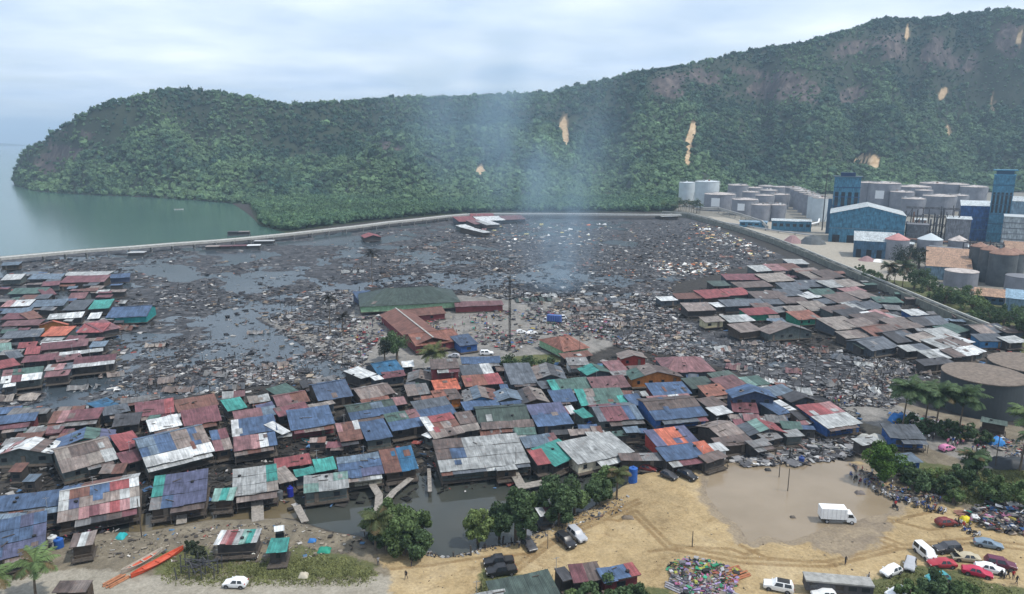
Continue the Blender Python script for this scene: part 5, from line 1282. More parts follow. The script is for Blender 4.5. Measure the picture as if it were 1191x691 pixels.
# ------------------------------------------------------------------ trees and palms
M_leaf = tintmat('tree_leaves', 0.7, 0.2, 0.25, 0.2, 0.8)
def crown_mesh(name, Rr, Hh, n, seed, col, lobes=20, leaf=.32):
    n = int(n * 1.7)
    r = np.random.default_rng(seed); cen = r.normal(0, 1, (lobes, 3)); cen /= np.linalg.norm(cen, axis=1)[:, None]; cen *= r.uniform(.35, .88, (lobes, 1)) * np.array([Rr, Rr, Hh]); lr = r.uniform(.16, .44, lobes) * min(Rr, Hh)
    li = r.integers(0, lobes, n); d = r.normal(0, 1, (n, 3)); d /= np.linalg.norm(d, axis=1)[:, None]; p = cen[li] + d * (lr[li] * r.uniform(.45, 1.12, n) ** .6)[:, None]
    nrm = d + r.normal(0, .6, (n, 3)); nrm /= np.linalg.norm(nrm, axis=1)[:, None]; t1 = np.cross(nrm, r.normal(0, 1, (n, 3))); t1 /= np.linalg.norm(t1, axis=1)[:, None]; t2 = np.cross(nrm, t1)
    a = leaf * r.uniform(.5, 1.3, (n, 1)); b_ = a * r.uniform(.5, .9, (n, 1))
    V = np.stack([p - t1 * a, p - t2 * b_, p + t1 * a, p + t2 * b_], 1).reshape(-1, 3)
    lob = r.uniform(.7, 1.35, lobes); c_ = np.array(col)[None] * (lob[li] * r.uniform(.65, 1.45, n))[:, None]
    return np_mesh(name, V, np.arange(4 * n).reshape(-1, 4), M_leaf, np.repeat(c_, 4, 0)), cen
def broad_tree(px, py, wpx, toppy, base, place, cat='tree', col=(.045, .075, .028), seed=0, n=2600, z=None, group='trees by the creek and the village', trunkf=.35):
    p = ground(px, py) if z is None else G(px, py, z); H = zat(p, toppy); dist = (p - Vector((0, 0, CAMH))).length; Rr = wpx / 2 / FPX * dist
    e = empty('bush' if cat == 'bush' else 'tree', p, random.uniform(0, 6)); reg(e, base, place, cat, group, px)
    hh = H * (1 - trunkf) / 2 * 1.05; me, cen = crown_mesh('crown', Rr, hh, n, 300 + seed, col, leaf=.20 + Rr * .014); zc = H - hh
    b_ = MB(); b_.tube([(0, 0, -.3), (.1, .05, zc * .5), (0, .1, zc)], [.09 * Rr + .06, .06 * Rr + .05, .04 * Rr + .03], M_trunk, 8)
    for c_ in cen[:6]: b_.tube([(0.05, .05, zc * random.uniform(.45, .8)), tuple(c_ * .5 + np.array([0, 0, zc - hh * .1])), tuple(c_ * .95 + np.array([0, 0, zc]))], [.035 * Rr + .02, .025 * Rr + .015, .015], M_trunk, 5)
    b_.build('trunk', e); inst('crown', me, e, (0, 0, zc)); return e
def palm_crown(name, fr, ln, seed, col, dead=0.0):
    r = np.random.default_rng(seed); V = []; C = []
    for k in range(fr):
        az = 6.283 * k / fr + r.normal(0, .18); el0 = r.uniform(-.1, 1.15); droop = r.uniform(1.1, 1.9); L_ = ln * r.uniform(.8, 1.1); pts = []; p = np.zeros(3); el = el0; m = 14
        for j in range(m + 1):
            pts.append(p.copy()); p = p + np.array([math.cos(az) * math.cos(el), math.sin(az) * math.cos(el), math.sin(el)]) * L_ / m; el -= droop / m * (0.5 + j / m)
        cf = np.array(col) * r.uniform(.7, 1.35)
        if r.random() < dead: cf = np.array([.13, .10, .05]) * r.uniform(.7, 1.2)
        side = np.array([-math.sin(az), math.cos(az), 0])
        for j in range(m):
            w_ = .06 * (1 - j / m) + .02; V += [pts[j] - side * w_, pts[j] + side * w_, pts[j + 1] + side * w_, pts[j + 1] - side * w_]; C += [cf * .9] * 4
            if j < 1: continue
            lf = ln * .26 * math.sin(math.pi * min(1, (j + 1.5) / (m + 1))) + .15; fw_ = (pts[j + 1] - pts[j]) / np.linalg.norm(pts[j + 1] - pts[j])
            for s_ in (-1, 1):
                for h_ in (0, .5):
                    b0 = pts[j] + (pts[j + 1] - pts[j]) * h_; tip = b0 + side * s_ * lf * .85 + fw_ * lf * .45 + np.array([0, 0, -lf * r.uniform(.2, .6)]); wq = fw_ * ln * .022
                    V += [b0 - wq, b0 + wq, tip + wq * .4, tip - wq * .4]; C += [cf * r.uniform(.75, 1.3)] * 4
    V = np.array(V); return np_mesh(name, V, np.arange(len(V)).reshape(-1, 4), M_leaf, np.array(C))
def palm(px, py, toppy, ln, base, place, seed=0, fr=20, col=(.055, .085, .032), dead=.12, lean=(.3, .2), group='coconut palms', z=None):
    p = ground(px, py) if z is None else G(px, py, z); H = max(1.0, zat(p, toppy) - ln * .25); e = empty('palm_tree', p, 0); reg(e, base, place, 'palm tree', group, px)
    b_ = MB(); tl = [(lean[0] * t_ * t_ * H * .2, lean[1] * t_ * t_ * H * .2, H * t_ - .2) for t_ in (0, .25, .5, .75, 1)]; b_.tube(tl, [.26, .2, .17, .15, .16], M_trunk, 7); b_.build('trunk', e)
    inst('crown', palm_crown('crown', fr, ln, 500 + seed, col, dead), e, tl[-1]); return e
DK = (.064, .102, .045); MD = (.098, .145, .055); LT = (.13, .175, .06)
CI = 'on the creek bank by the footbridge'
for k, a in enumerate([(462, 637, 46, 575, MD), (484, 640, 40, 588, MD), (441, 632, 34, 592, DK), (487, 650, 40, 612, DK), (470, 645, 46, 602, MD), (449, 640, 30, 606, DK)]): broad_tree(*a[:4], 'dense green tree', CI, seed=k, col=a[4], n=3600, trunkf=.12)
palm(437, 640, 598, 3.6, 'drooping small palm', CI, 1, 22, (.07, .085, .035), .3)
CM = 'on the middle creek bank above the parked cars'
for k, a in enumerate([(556, 637, 34, 586, LT), (581, 632, 30, 584, DK), (600, 630, 44, 566, DK), (622, 612, 36, 570, MD), (612, 634, 26, 588, DK)]): broad_tree(*a[:4], 'tall green tree', CM, seed=20 + k, col=a[4], n=3600, trunkf=.22)
for k, a in enumerate([(652, 606, 46, 553, DK), (668, 598, 34, 560, MD), (650, 612, 40, 575, DK), (704, 582, 34, 546, MD), (698, 588, 30, 556, DK)]): broad_tree(*a[:4], 'dark leafy tree', 'on the creek bank below the turquoise roof', seed=30 + k, col=a[4], n=3600, trunkf=.15)
palm(717, 580, 544, 3.2, 'low ragged palm', 'on the bank beside the blue water tank', 2, 18, (.08, .095, .035), .25)
palm(42, 697, 648, 3.6, 'coconut palm with ragged fronds', 'at the bottom left corner', 3, 20, MD, .25)
palm(-6, 706, 664, 3.2, 'coconut palm with half its crown outside the frame', 'at the bottom left corner', 4, 18, MD, .2)
PR = 'behind the blue house on the right'
for k, a in enumerate([(1049, 502, 446), (1087, 506, 452), (1114, 510, 454), (1075, 498, 450)]): palm(*a, 5.6, 'tall dark coconut palm', PR, 10 + k, 32, DK, .04)
palm(1186, 548, 478, 5.0, 'tall dark coconut palm', 'at the right edge above the street', 16, 22, MD, .12); palm(1128, 556, 526, 3.4, 'short bushy palm', 'beside the small shack below the street', 17, 22, DK, .1); palm(1196, 555, 500, 4.4, 'leaning dark coconut palm', 'at the right edge above the street', 19, 20, DK, .12)
broad_tree(1026, 560, 38, 510, 'round bright green tree', 'in front of the blue house', col=(.06, .115, .022), seed=40, n=4200, trunkf=.1)
for k, a in enumerate([(1056, 562, 30, 538, DK), (1084, 566, 28, 540, LT), (1100, 574, 28, 552, DK), (1070, 572, 34, 550, DK), (1118, 562, 26, 540, DK), (1108, 585, 26, 568, MD), (1160, 588, 40, 556, MD), (1185, 592, 44, 560, MD), (1142, 578, 26, 560, MD), (1135, 556, 28, 528, DK)]): broad_tree(*a[:4], 'leafy shrub' if a[4] == MD else ('dark shrub' if a[4] == DK else 'light green shrub'), 'in the scrub between the street and the sandy lot', 'bush', a[4], 50 + k, 1700, None, 'shrubs in the scrub', .1)
for k, a in enumerate([(1088, 700, 46, 666, DK), (1115, 706, 40, 676, MD), (1060, 702, 34, 680, MD), (700, 705, 56, 672, DK), (740, 708, 36, 682, DK), (665, 706, 30, 688, MD)]): broad_tree(*a[:4], 'dark rounded bush', 'at the bottom edge of the photo', 'bush', a[4], 70 + k, 2400, None, 'bushes at the bottom edge', .1)
broad_tree(232, 655, 22, 636, 'grey green thicket', 'beside the dark fishing frame', 'bush', (.05, .06, .035), 78, 900, None, 'bushes on the bank', .1); broad_tree(222, 640, 18, 630, 'grey green thicket', 'beside the dark fishing frame', 'bush', (.04, .055, .03), 79, 900, None, 'bushes on the bank', .1)
SC = 'beside the slanting school wing'
broad_tree(462, 420, 36, 376, 'large dark tree', SC, col=DK, seed=80, n=3200, trunkf=.1); broad_tree(448, 424, 20, 390, 'thin dark tree', SC, col=(.03, .04, .025), seed=81, n=900)
palm(503, 436, 405, 5.4, 'bushy yellow green palm', 'behind the brown roofed house', 20, 26, (.09, .105, .04), .2)
for k, a in enumerate([(592, 433, 26, 412), (615, 432, 24, 410), (636, 436, 28, 416), (604, 438, 26, 420)]): broad_tree(*a, 'low dark shrub', 'left of the orange school house', 'bush', DK, 85 + k, 1200, None, 'shrubs by the school', .1)
# charred palms on the burnt flat
M_char = mat('charred', (.02, .02, .02), .95)
for k, a in enumerate([(384, 388, 344), (399, 393, 365), (433, 330, 291)]): palm(*a, 3.6 if k < 2 else 5, 'charred black palm', 'on the burnt flat left of the school', 90 + k, 12, (.022, .022, .020), 0, (.1, .1), 'charred palms')
for k, a in enumerate([(1060, 500, 30, 482, DK), (1078, 504, 28, 486, DK), (1098, 508, 30, 488, DK), (1120, 512, 30, 492, DK), (1140, 516, 26, 498, DK)]): broad_tree(*a[:4], 'dark undergrowth bush', 'under the palms behind the blue house', 'bush', a[4], 220 + k, 1500, None, 'bushes under the palms', .05)
GF = 'beside the factory yard'
for k, a in enumerate([(1012, 326, 20, 312, DK), (1022, 332, 22, 316, MD), (1080, 346, 26, 322, DK), (1106, 352, 24, 334, MD), (1000, 318, 14, 308, MD), (1125, 350, 24, 330, DK), (1140, 360, 24, 344, MD), (1176, 372, 30, 352, DK)]): broad_tree(*a[:4], 'leafy roadside shrub', 'along the inner side of the pipeline wall', 'bush', a[4], 240 + k, 1300, None, 'shrubs along the wall', .05)
for k, a in enumerate([(1031, 334, 306), (1049, 337, 305), (1040, 330, 312)]): palm(*a, 5.5, 'grey green coconut palm', GF, 100 + k, 22, (.05, .07, .035), .25, group='palms by the factory')
for k, a in enumerate([(1063, 336, 24, 312, DK), (1072, 338, 26, 310, DK), (1055, 318, 36, 280, (.02, .032, .02)), (1068, 312, 30, 286, (.02, .032, .02)), (1098, 356, 34, 332, DK), (1086, 350, 22, 336, MD), (1118, 360, 26, 334, DK), (1130, 364, 30, 342, MD), (1150, 378, 34, 356, DK), (1166, 384, 34, 358, DK), (1183, 390, 34, 360, DK), (1142, 372, 28, 352, MD), (1200, 392, 40, 362, DK)]): broad_tree(*a[:4], 'dark green tree' if a[4] != MD else 'mid green tree', GF, col=a[4], seed=110 + k, n=1500, trunkf=.12, group='trees by the factory')
for k in range(13): palm(783 + k * 2.6 + random.uniform(-1, 1), 247.5 + random.uniform(-1, 1), 235 + random.uniform(-2, 3), 4.5, 'small palm', 'in the palm row below the tank farm', 140 + k, 12, (.05, .075, .04), .1, group='palms below the tanks')
for k, (a_, b_) in enumerate([(790, 236), (806, 238), (825, 238), (770, 240), (845, 236)]): broad_tree(a_, b_ + 5, 14, b_ - 8, 'rounded green tree', 'between the mangrove and the tank farm', col=MD, seed=160 + k, n=500, group='trees by the tank farm')
# ------------------------------------------------------------------ vehicles
def paint(name, col, rough=.35): 
    return FMat('paint_' + name, col, rough=rough, var=.08, scale=2.0, spec=.5)
PAINT = {'white': (.72, .73, .73), 'silver': (.36, .37, .39), 'black': (.018, .018, .02), 'grey': (.13, .14, .16), 'dark red': (.16, .025, .025), 'red': (.36, .03, .045), 'crimson': (.42, .02, .06), 'maroon': (.10, .015, .04), 'beige': (.42, .37, .26), 'teal': (.05, .26, .28), 'pink': (.62, .22, .38), 'blue': (.03, .08, .28), 'steel blue': (.16, .22, .28), 'charcoal': (.05, .05, .055)}
M_tail = FMat('tail_lamp', (.35, .02, .02), rough=.3, var=.05); M_head = FMat('head_lamp', (.7, .7, .68), rough=.15, var=.03); M_rim = FMat('alloy_rim', (.35, .35, .36), rough=.4, var=.1); M_plast = FMat('black_plastic', (.03, .03, .03), rough=.6, var=.1)
# stations: x, sill z, belt z, top z, half width at belt, half width at top, cabin?
TYPES = {
 'sedan': (1.74, [(2.2, .38, .56, .60, .70, .62, 0), (2.05, .24, .68, .73, .82, .74, 0), (1.15, .22, .84, .90, .87, .78, 0), (.95, .22, .88, .95, .87, .76, 0), (.25, .22, .91, 1.40, .87, .60, 1), (-.85, .22, .93, 1.42, .87, .60, 1), (-1.55, .22, .95, 1.02, .86, .74, 0), (-2.05, .26, .90, .97, .82, .74, 0), (-2.22, .40, .62, .68, .74, .66, 0)], 3, 5, 1.35, -1.35),
 'hatchback': (1.68, [(1.85, .38, .58, .62, .70, .62, 0), (1.72, .24, .72, .78, .80, .74, 0), (1.0, .22, .90, .97, .84, .78, 0), (.85, .22, .92, 1.0, .84, .76, 0), (.1, .22, .95, 1.46, .84, .62, 1), (-1.25, .22, .98, 1.47, .84, .62, 1), (-1.72, .26, 1.0, 1.08, .82, .70, 0), (-1.85, .36, .70, .76, .76, .68, 0)], 3, 5, 1.15, -1.2),
 'suv': (1.85, [(2.25, .45, .70, .74, .76, .70, 0), (2.12, .30, .90, .96, .88, .82, 0), (1.2, .28, 1.04, 1.10, .92, .86, 0), (1.0, .28, 1.06, 1.14, .92, .84, 0), (.4, .28, 1.08, 1.70, .92, .70, 1), (-1.85, .28, 1.10, 1.72, .92, .70, 1), (-2.15, .32, 1.08, 1.16, .90, .80, 0), (-2.27, .42, .80, .86, .84, .78, 0)], 3, 5, 1.4, -1.35),
 'pickup': (1.84, [(2.55, .48, .72, .76, .76, .70, 0), (2.4, .34, .94, 1.0, .88, .82, 0), (1.4, .32, 1.06, 1.12, .91, .84, 0), (1.2, .32, 1.08, 1.16, .91, .82, 0), (.65, .32, 1.10, 1.72, .91, .70, 1), (-.65, .32, 1.10, 1.74, .91, .70, 1), (-.95, .32, 1.08, 1.10, .91, .86, 0), (-2.4, .36, 1.06, 1.08, .90, .86, 0), (-2.55, .46, .95, .97, .86, .80, 0)], 3, 5, 1.6, -1.55),
 'van': (1.72, [(2.05, .40, .80, .86, .72, .66, 0), (1.95, .26, .98, 1.05, .82, .78, 0), (1.75, .25, 1.02, 1.12, .85, .80, 0), (1.15, .25, 1.06, 1.90, .85, .72, 1), (-1.9, .25, 1.08, 1.92, .85, .72, 1), (-2.08, .28, 1.04, 1.30, .84, .76, 0), (-2.15, .38, .70, .80, .80, .74, 0)], 2, 4, 1.3, -1.3)}
CAR_ME = {}
def wheel_meshes():
    if 'w' in CAR_ME: return CAR_ME['w']
    a = MB(); k = 18
    prof_ = [(.20, -.09), (.30, -.10), (.32, -.06), (.32, .06), (.30, .10), (.20, .09)]
    for i in range(k):
        for j in range(len(prof_) - 1):
            t0, t1 = 6.2832 * i / k, 6.2832 * (i + 1) / k; f_ = lambda pr, t_: (pr[0] * math.cos(t_), pr[1], pr[0] * math.sin(t_)); a.face([f_(prof_[j], t0), f_(prof_[j], t1), f_(prof_[j + 1], t1), f_(prof_[j + 1], t0)], M_black)
    r_ = MB()
    for s_ in (-1, 1): r_.face([(.205 * math.cos(6.2832 * i / 12), s_ * .075, .205 * math.sin(6.2832 * i / 12)) for i in range(12)], M_rim)
    for i in range(5): t_ = 1.2566 * i; r_.beam((.05 * math.cos(t_), -.085, .05 * math.sin(t_)), (.19 * math.cos(t_), -.085, .19 * math.sin(t_)), .05, M_rim, .02); r_.beam((.05 * math.cos(t_), .085, .05 * math.sin(t_)), (.19 * math.cos(t_), .085, .19 * math.sin(t_)), .05, M_rim, .02)
    CAR_ME['w'] = (a.mesh('tyre'), r_.mesh('rim')); return CAR_ME['w']
def add_wheel(e, x, y, s=1.0):
    ty, ri = wheel_meshes(); w_ = inst('wheel', ty, e, (x, y, .32 * s), None, (s, s, s)); inst('rim', ri, w_)
def car_body(typ, pm):
    W, st, ia, ib, fx, rx = TYPES[typ]; b_ = MB(); rings = []
    def ring(s_):
        x, zs, zb, zt, wb, wt, _ = s_; zm = zs + (zb - zs) * .45
        return [(x, -wb * .86, zs), (x, -wb, zm), (x, -wb * .985, zb), (x, -wt, zt - .03), (x, -wt * .72, zt + .012), (x, 0, zt + .03), (x, wt * .72, zt + .012), (x, wt, zt - .03), (x, wb * .985, zb), (x, wb, zm), (x, wb * .86, zs)]
    R_ = [ring(s_) for s_ in st]; n_ = 11
    for a, c_ in zip(R_, R_[1:]):
        for j in range(n_ - 1): b_.face([a[j], a[j + 1], c_[j + 1], c_[j]], pm)
        b_.face([a[0], c_[0], c_[-1], a[-1]], M_plast)
    b_.face(R_[0], pm); b_.face(R_[-1], pm)
    # arches
    for x_ in (fx, rx):
        for s_ in (-1, 1):
            pts = [(x_ + .40 * math.cos(t_), s_ * (st[2][4] + .008), .32 + .40 * math.sin(t_)) for t_ in np.linspace(-.25, math.pi + .25, 12)]; b_.face(pts, M_plast)
    if typ == 'pickup': b_.box(-2.38, -.78, -.74, .74, .99, 1.125, M_plast)
    G_ = {}
    def lerp3(p, q, t_): return tuple(p[k] + (q[k] - p[k]) * t_ for k in range(3))
    def glass(nm, quad, nrm):
        p = [Vector(q) for q in quad]; cen = sum(p, Vector()) / len(p); p = [cen + (q - cen) * .90 + Vector(nrm) * .014 for q in p]; g_ = MB(); g_.face(p, M_glass); G_.setdefault(nm, []).append(g_.mesh(nm))
    A, C_ = R_[ia], R_[ia + 1]; glass('windscreen', [A[3], A[7], C_[7], C_[3]], (.6, 0, .8))
    A, C_ = R_[ib], R_[ib + 1]; glass('rear_window', [A[3], A[7], C_[7], C_[3]], (-.6, 0, .8))
    A, C_ = R_[ia + 1], R_[ib]; A0, C0 = R_[ia], R_[ib + 1]
    for lo, hi_, sg in ((2, 3, -1), (8, 7, 1)):
        f_pt = lerp3(A[lo], A0[lo], .55); r_pt = lerp3(C_[lo], C0[lo], .5)
        mid_l, mid_h = lerp3(A[lo], C_[lo], .5), lerp3(A[hi_], C_[hi_], .5)
        glass('side_window', [f_pt, lerp3(A[lo], C_[lo], .48), lerp3(A[hi_], C_[hi_], .48), A[hi_]], (0, sg, .25)); glass('side_window', [lerp3(A[lo], C_[lo], .54), r_pt, C_[hi_], lerp3(A[hi_], C_[hi_], .54)], (0, sg, .25))
    return b_.mesh('body', True), G_, st
def smooth_angle(me, ang=35):
    bm = bmesh.new(); bm.from_mesh(me)
    bmesh.ops.remove_doubles(bm, verts=bm.verts, dist=.0005); bmesh.ops.recalc_face_normals(bm, faces=bm.faces)
    for ed in bm.edges:
        if len(ed.link_faces) == 2 and ed.calc_face_angle(0) > R(ang): ed.smooth = False
    bm.to_mesh(me); bm.free()
def car(px, py, heading, typ, colr, label, name=None, group=None, extra=None, scale=1.0):
    """heading: direction the nose points, degrees in world, 0 = right, 90 = away"""
    key = (typ, colr)
    if key not in CAR_ME:
        bme, G_, st = car_body(typ, paint(colr.replace(' ', '_'), PAINT[colr])); smooth_angle(bme); CAR_ME[key] = (bme, G_)
    bme, G_ = CAR_ME[key]; W, st, ia, ib, fx, rx = TYPES[typ]
    p = ground(px, py); p.z += .02; e = empty(name or {'sedan': 'parked_car', 'hatchback': 'parked_car', 'suv': 'parked_car', 'pickup': 'pickup_truck', 'van': 'parked_van'}[typ], p, R(heading)); e.scale = (scale,) * 3
    tag(e, label, 'pickup' if typ == 'pickup' else ('van' if typ == 'van' else 'car'), group); inst('body', bme, e)
    for nm, ms in G_.items():
        for m_ in ms: inst(nm, m_, e)
    for x_ in (fx, rx):
        for s_ in (-1, 1): add_wheel(e, x_, s_ * (st[2][4] - .09), 1.12 if typ in ('suv', 'pickup') else 1.0)
    fx_, rx_ = st[1], st[-2]
    for s_ in (-1, 1):
        b_ = MB(); b_.box(fx_[0] - .03, fx_[0] + .11, s_ * fx_[4] * .72 - .17, s_ * fx_[4] * .72 + .17, fx_[2] - .16, fx_[2] - .02, M_head); b_.build('headlight', e)
        b_ = MB(); b_.box(rx_[0] - .12, rx_[0] + .03, s_ * rx_[4] * .78 - .13, s_ * rx_[4] * .78 + .13, rx_[2] - .24, rx_[2] - .04, M_tail); b_.build('taillight', e)
        b_ = MB(); b_.box(st[ia][0] - .12, st[ia][0] + .02, s_ * st[ia][4] - .02 if s_ > 0 else s_ * st[ia][4] - .18, s_ * st[ia][4] + .18 if s_ > 0 else s_ * st[ia][4] + .02, st[ia][2], st[ia][2] + .14, paint(colr.replace(' ', '_'), PAINT[colr])); b_.build('mirror', e)
    b_ = MB(); b_.box(st[0][0] - .02, st[0][0] + .03, -.3, .3, st[0][1] + .05, st[0][2] - .03, M_plast); b_.build('grille', e)
    if extra == 'bonnet_up':
        b_ = MB(); b_.beam((.98, 0, 1.0), (1.75, 0, 1.65), 1.4, paint(colr.replace(' ', '_'), PAINT[colr]), .05); b_.build('bonnet', e)
        b_ = MB(); b_.box(1.15, 2.0, -.6, .6, .9, .93, M_plast); b_.build('engine_bay', e)
    if extra == 'dark_roof':
        b_ = MB(); b_.box(-1.6, .25, -.6, .6, 1.755, 1.775, M_plast); b_.build('roof_panel', e)
    return e
PKS = 'cars parked on the sandy lot'
car(274, 682, 176, 'hatchback', 'white', 'white hatchback parked on the track beside the grass bank', group=None)
car(580, 657, 188, 'pickup', 'black', 'black pickup parked on the creek side of its twin', group=PKS); car(583, 668, 192, 'pickup', 'black', 'glossy black pickup parked nearest the bottom roofs beside its twin', group=PKS)
car(615, 636, -68, 'sedan', 'charcoal', 'dark sedan parked nose out below the creek trees', group=PKS); car(611, 623, -65, 'hatchback', 'grey', 'grey hatchback half hidden under the creek trees', group=PKS)
car(658, 633, -60, 'suv', 'black', 'black four wheel drive parked beside the silver one', group=PKS); car(671, 626, -62, 'suv', 'silver', 'silver four wheel drive parked beside the black one', group=PKS)
car(754, 548, -20, 'hatchback', 'dark red', 'dark red hatchback tucked under the brown lean-to roof', group=PKS); car(778, 556, -48, 'hatchback', 'charcoal', 'charcoal hatchback below the orange and blue roofs', group=PKS); car(799, 556, -52, 'suv', 'black', 'black car facing the puddle below the orange roof', group=PKS)
car(1100, 611, 8, 'hatchback', 'dark red', 'rusty dark red car alone near the motorcycles', group=PKS); car(1101, 642, 185, 'suv', 'charcoal', 'charcoal family car parked behind the red sedan', group=PKS)
car(1075, 647, -84, 'van', 'white', 'white van facing the camera between the white hatchback and charcoal car', group=PKS); car(1036, 668, 205, 'hatchback', 'white', 'white car with sunroof, first of the line by the grass', group=PKS); car(1058, 660, 236, 'hatchback', 'silver', 'silver white hatchback angled beside the white van', group=PKS)
car(1095, 659, 178, 'sedan', 'red', 'red sedan in front of the charcoal car', group=PKS); car(1123, 652, 168, 'sedan', 'beige', 'beige old car with raised bonnet', group=PKS, extra='bonnet_up'); car(1136, 669, -26, 'sedan', 'crimson', 'crimson sedan parked in front of the white sedan', group=PKS)
car(1151, 665, -24, 'sedan', 'white', 'white sedan between the crimson and the maroon cars', group=PKS); car(1163, 660, -24, 'suv', 'maroon', 'maroon people carrier beside the white sedan', group=PKS); car(1149, 636, -22, 'sedan', 'steel blue', 'blue grey sedan below the black scrap heap', group=PKS)
car(1090, 676, 190, 'hatchback', 'teal', 'faded teal car behind the dark bush', group=PKS); car(1043, 694, 200, 'hatchback', 'white', 'white car cut by the bottom edge below the grass strip', group=PKS); car(905, 686, 160, 'suv', 'white', 'white car with black roof beside the plank heap', group=PKS, extra='dark_roof'); car(958, 696, 175, 'hatchback', 'white', 'white car cut by the bottom edge below the flatbed trailer', group=PKS)
car(1101, 524, 20, 'hatchback', 'pink', 'pink car on the street among the crowd'); car(566, 413, 5, 'suv', 'white', 'white car above the long blue roof'); car(528, 416, 170, 'hatchback', 'silver', 'silver car beside the yellow green palm'); car(606, 388, 20, 'hatchback', 'white', 'white car by the mast on the school road'); car(618, 389, 30, 'sedan', 'white', 'white sedan near the orange school house'); car(586, 395, 60, 'hatchback', 'charcoal', 'charcoal car left of the mast'); car(653, 372, 20, 'van', 'white', 'white van beside the blue lorry')
def lorry(px, py, heading, boxc, cabc, label, name, L_=4.4, boxh=2.1):
    p = ground(px, py); p.z += .02; e = empty(name, p, R(heading)); tag(e, label, 'truck'); bm_, cm_ = paint(boxc.replace(' ', '_'), PAINT[boxc]), paint(cabc.replace(' ', '_'), PAINT[cabc])
    b_ = MB(); b_.box(-L_ / 2 - .9, L_ / 2 - .9, -1.05, 1.05, .95, .95 + boxh, bm_); me = b_.mesh('cargo_box'); bm = bmesh.new(); bm.from_mesh(me); bmesh.ops.bevel(bm, geom=bm.edges[:], offset=.05, segments=2, affect='EDGES'); bm.to_mesh(me); bm.free(); inst('cargo_box', me, e)
    b_ = MB()
    for k in range(6): x_ = -L_ / 2 - .9 + L_ * (k + .5) / 6; b_.box(x_ - .02, x_ + .02, -1.075, 1.075, 1.0, .9 + boxh, FMat('trim_grey', (.5, .5, .5)))
    b_.build('ribs', e)
    b_ = MB(); b_.box(-L_ / 2 - .85, L_ / 2 + .9, -.45, .45, .55, .9, M_plast); b_.build('chassis', e)
    x0 = L_ / 2 - .82; c_ = MB(); prof_ = [(x0, .5), (x0, 2.15), (x0 + .9, 2.15), (x0 + 1.45, 1.35), (x0 + 1.62, 1.2), (x0 + 1.66, .5)]
    for s_ in (-1, 1): c_.face([(x, s_ * .93, z) for x, z in prof_], cm_)
    for k in range(6): a, b2 = prof_[k], prof_[(k + 1) % 6]; c_.face([(a[0], -.93, a[1]), (b2[0], -.93, b2[1]), (b2[0], .93, b2[1]), (a[0], .93, a[1])], cm_)
    c_.build('cab', e)
    g_ = MB(); g_.face([(x0 + .95, -.82, 2.09), (x0 + 1.44, -.82, 1.4), (x0 + 1.44, .82, 1.4), (x0 + .95, .82, 2.09)][::-1], M_glass); me = g_.mesh('windscreen'); inst('windscreen', me, e, (.02, 0, .02))
    for s_ in (-1, 1):
        g_ = MB(); g_.face([(x0 + .15, s_ * .945, 1.4), (x0 + 1.25, s_ * .945, 1.4), (x0 + .85, s_ * .945, 2.02), (x0 + .15, s_ * .945, 2.02)], M_glass); g_.build('side_window', e)
        b_ = MB(); b_.box(x0 + 1.6, x0 + 1.7, s_ * .65 - .15, s_ * .65 + .15, .75, .95, M_head); b_.build('headlight', e)
        for x_ in (x0 + .9, -L_ / 2 + .3): add_wheel(e, x_, s_ * .82, 1.25)
    return e
lorry(973, 607, -6, 'white', 'white', 'white box truck standing at the edge of the muddy puddle', 'box_truck', 4.6); lorry(642, 376, 160, 'blue', 'white', 'blue lorry on the road behind the orange school house', 'box_truck', 5.5, 2.4)
# flatbed trailer
p = ground(973, 690); e = empty('flatbed_trailer', p, R(-9)); tag(e, 'long grey flatbed trailer with dark side at the bottom edge', 'trailer')
b_ = MB(); b_.box(-5, 5, -1.2, 1.2, 2.3, 2.55, FMat('pale_deck', (.27, .27, .255), var=.35, scale=.8)); b_.build('roof_deck', e); b_ = MB(); b_.box(-4.9, 4.9, -1.1, 1.1, .75, 2.29, FMat('dark_side', (.05, .05, .055))); b_.build('body', e)
for k in range(5): b_ = MB(); b_.box(-4.4 + k * 1.9, -3.2 + k * 1.9, -1.12, -1.05, 1.3, 2.0, M_glass); b_.build('window', e)
for x_ in (-3.6, -2.7, 3.2):
    for s_ in (-1, 1): add_wheel(e, x_, s_ * 1.0, 1.3)
# ------------------------------------------------------------------ motorcycles
def motorcycle(col):
    e = empty('motorcycle'); pm = paint('moto_' + col.replace(' ', '_'), {'blue': (.03, .08, .30), 'red': (.35, .03, .03), 'black': (.02, .02, .02), 'white': (.6, .6, .6)}[col])
    ty, ri = wheel_meshes()
    for x_ in (.62, -.62): w_ = inst('wheel', ty, e, (x_, 0, .29), None, (.9, .55, .9)); inst('rim', ri, w_)
    b_ = MB(); b_.tube([(.5, 0, .95), (.3, 0, .62), (-.1, 0, .42), (-.45, 0, .62), (-.75, 0, .74)], [.07, .11, .13, .12, .06], pm, 8); b_.tube([(.62, 0, .3), (.5, 0, .95)], .04, M_steel); b_.tube([(-.62, 0, .29), (-.1, 0, .38)], .05, M_steel); b_.build('body', e)
    b_ = MB(); b_.tube([(.12, 0, .74), (-.3, 0, .80), (-.72, 0, .82)], [.08, .14, .1], M_plast, 8); b_.build('seat', e)
    b_ = MB(); b_.tube([(.40, -.34, 1.0), (.5, -.1, .98), (.5, .1, .98), (.40, .34, 1.0)], .025, M_steel); b_.build('handlebar', e)
    b_ = MB(); b_.cyl((.58, 0, .85), .09, -.08, .08, M_head, 8); b_.build('headlight', e)
    b_ = MB(); b_.beam((.35, -.22, .25), (.42, -.22, .8), .03, pm, .3); b_.beam((.35, .22, .25), (.42, .22, .8), .03, pm, .3); b_.build('leg_shield', e); return e
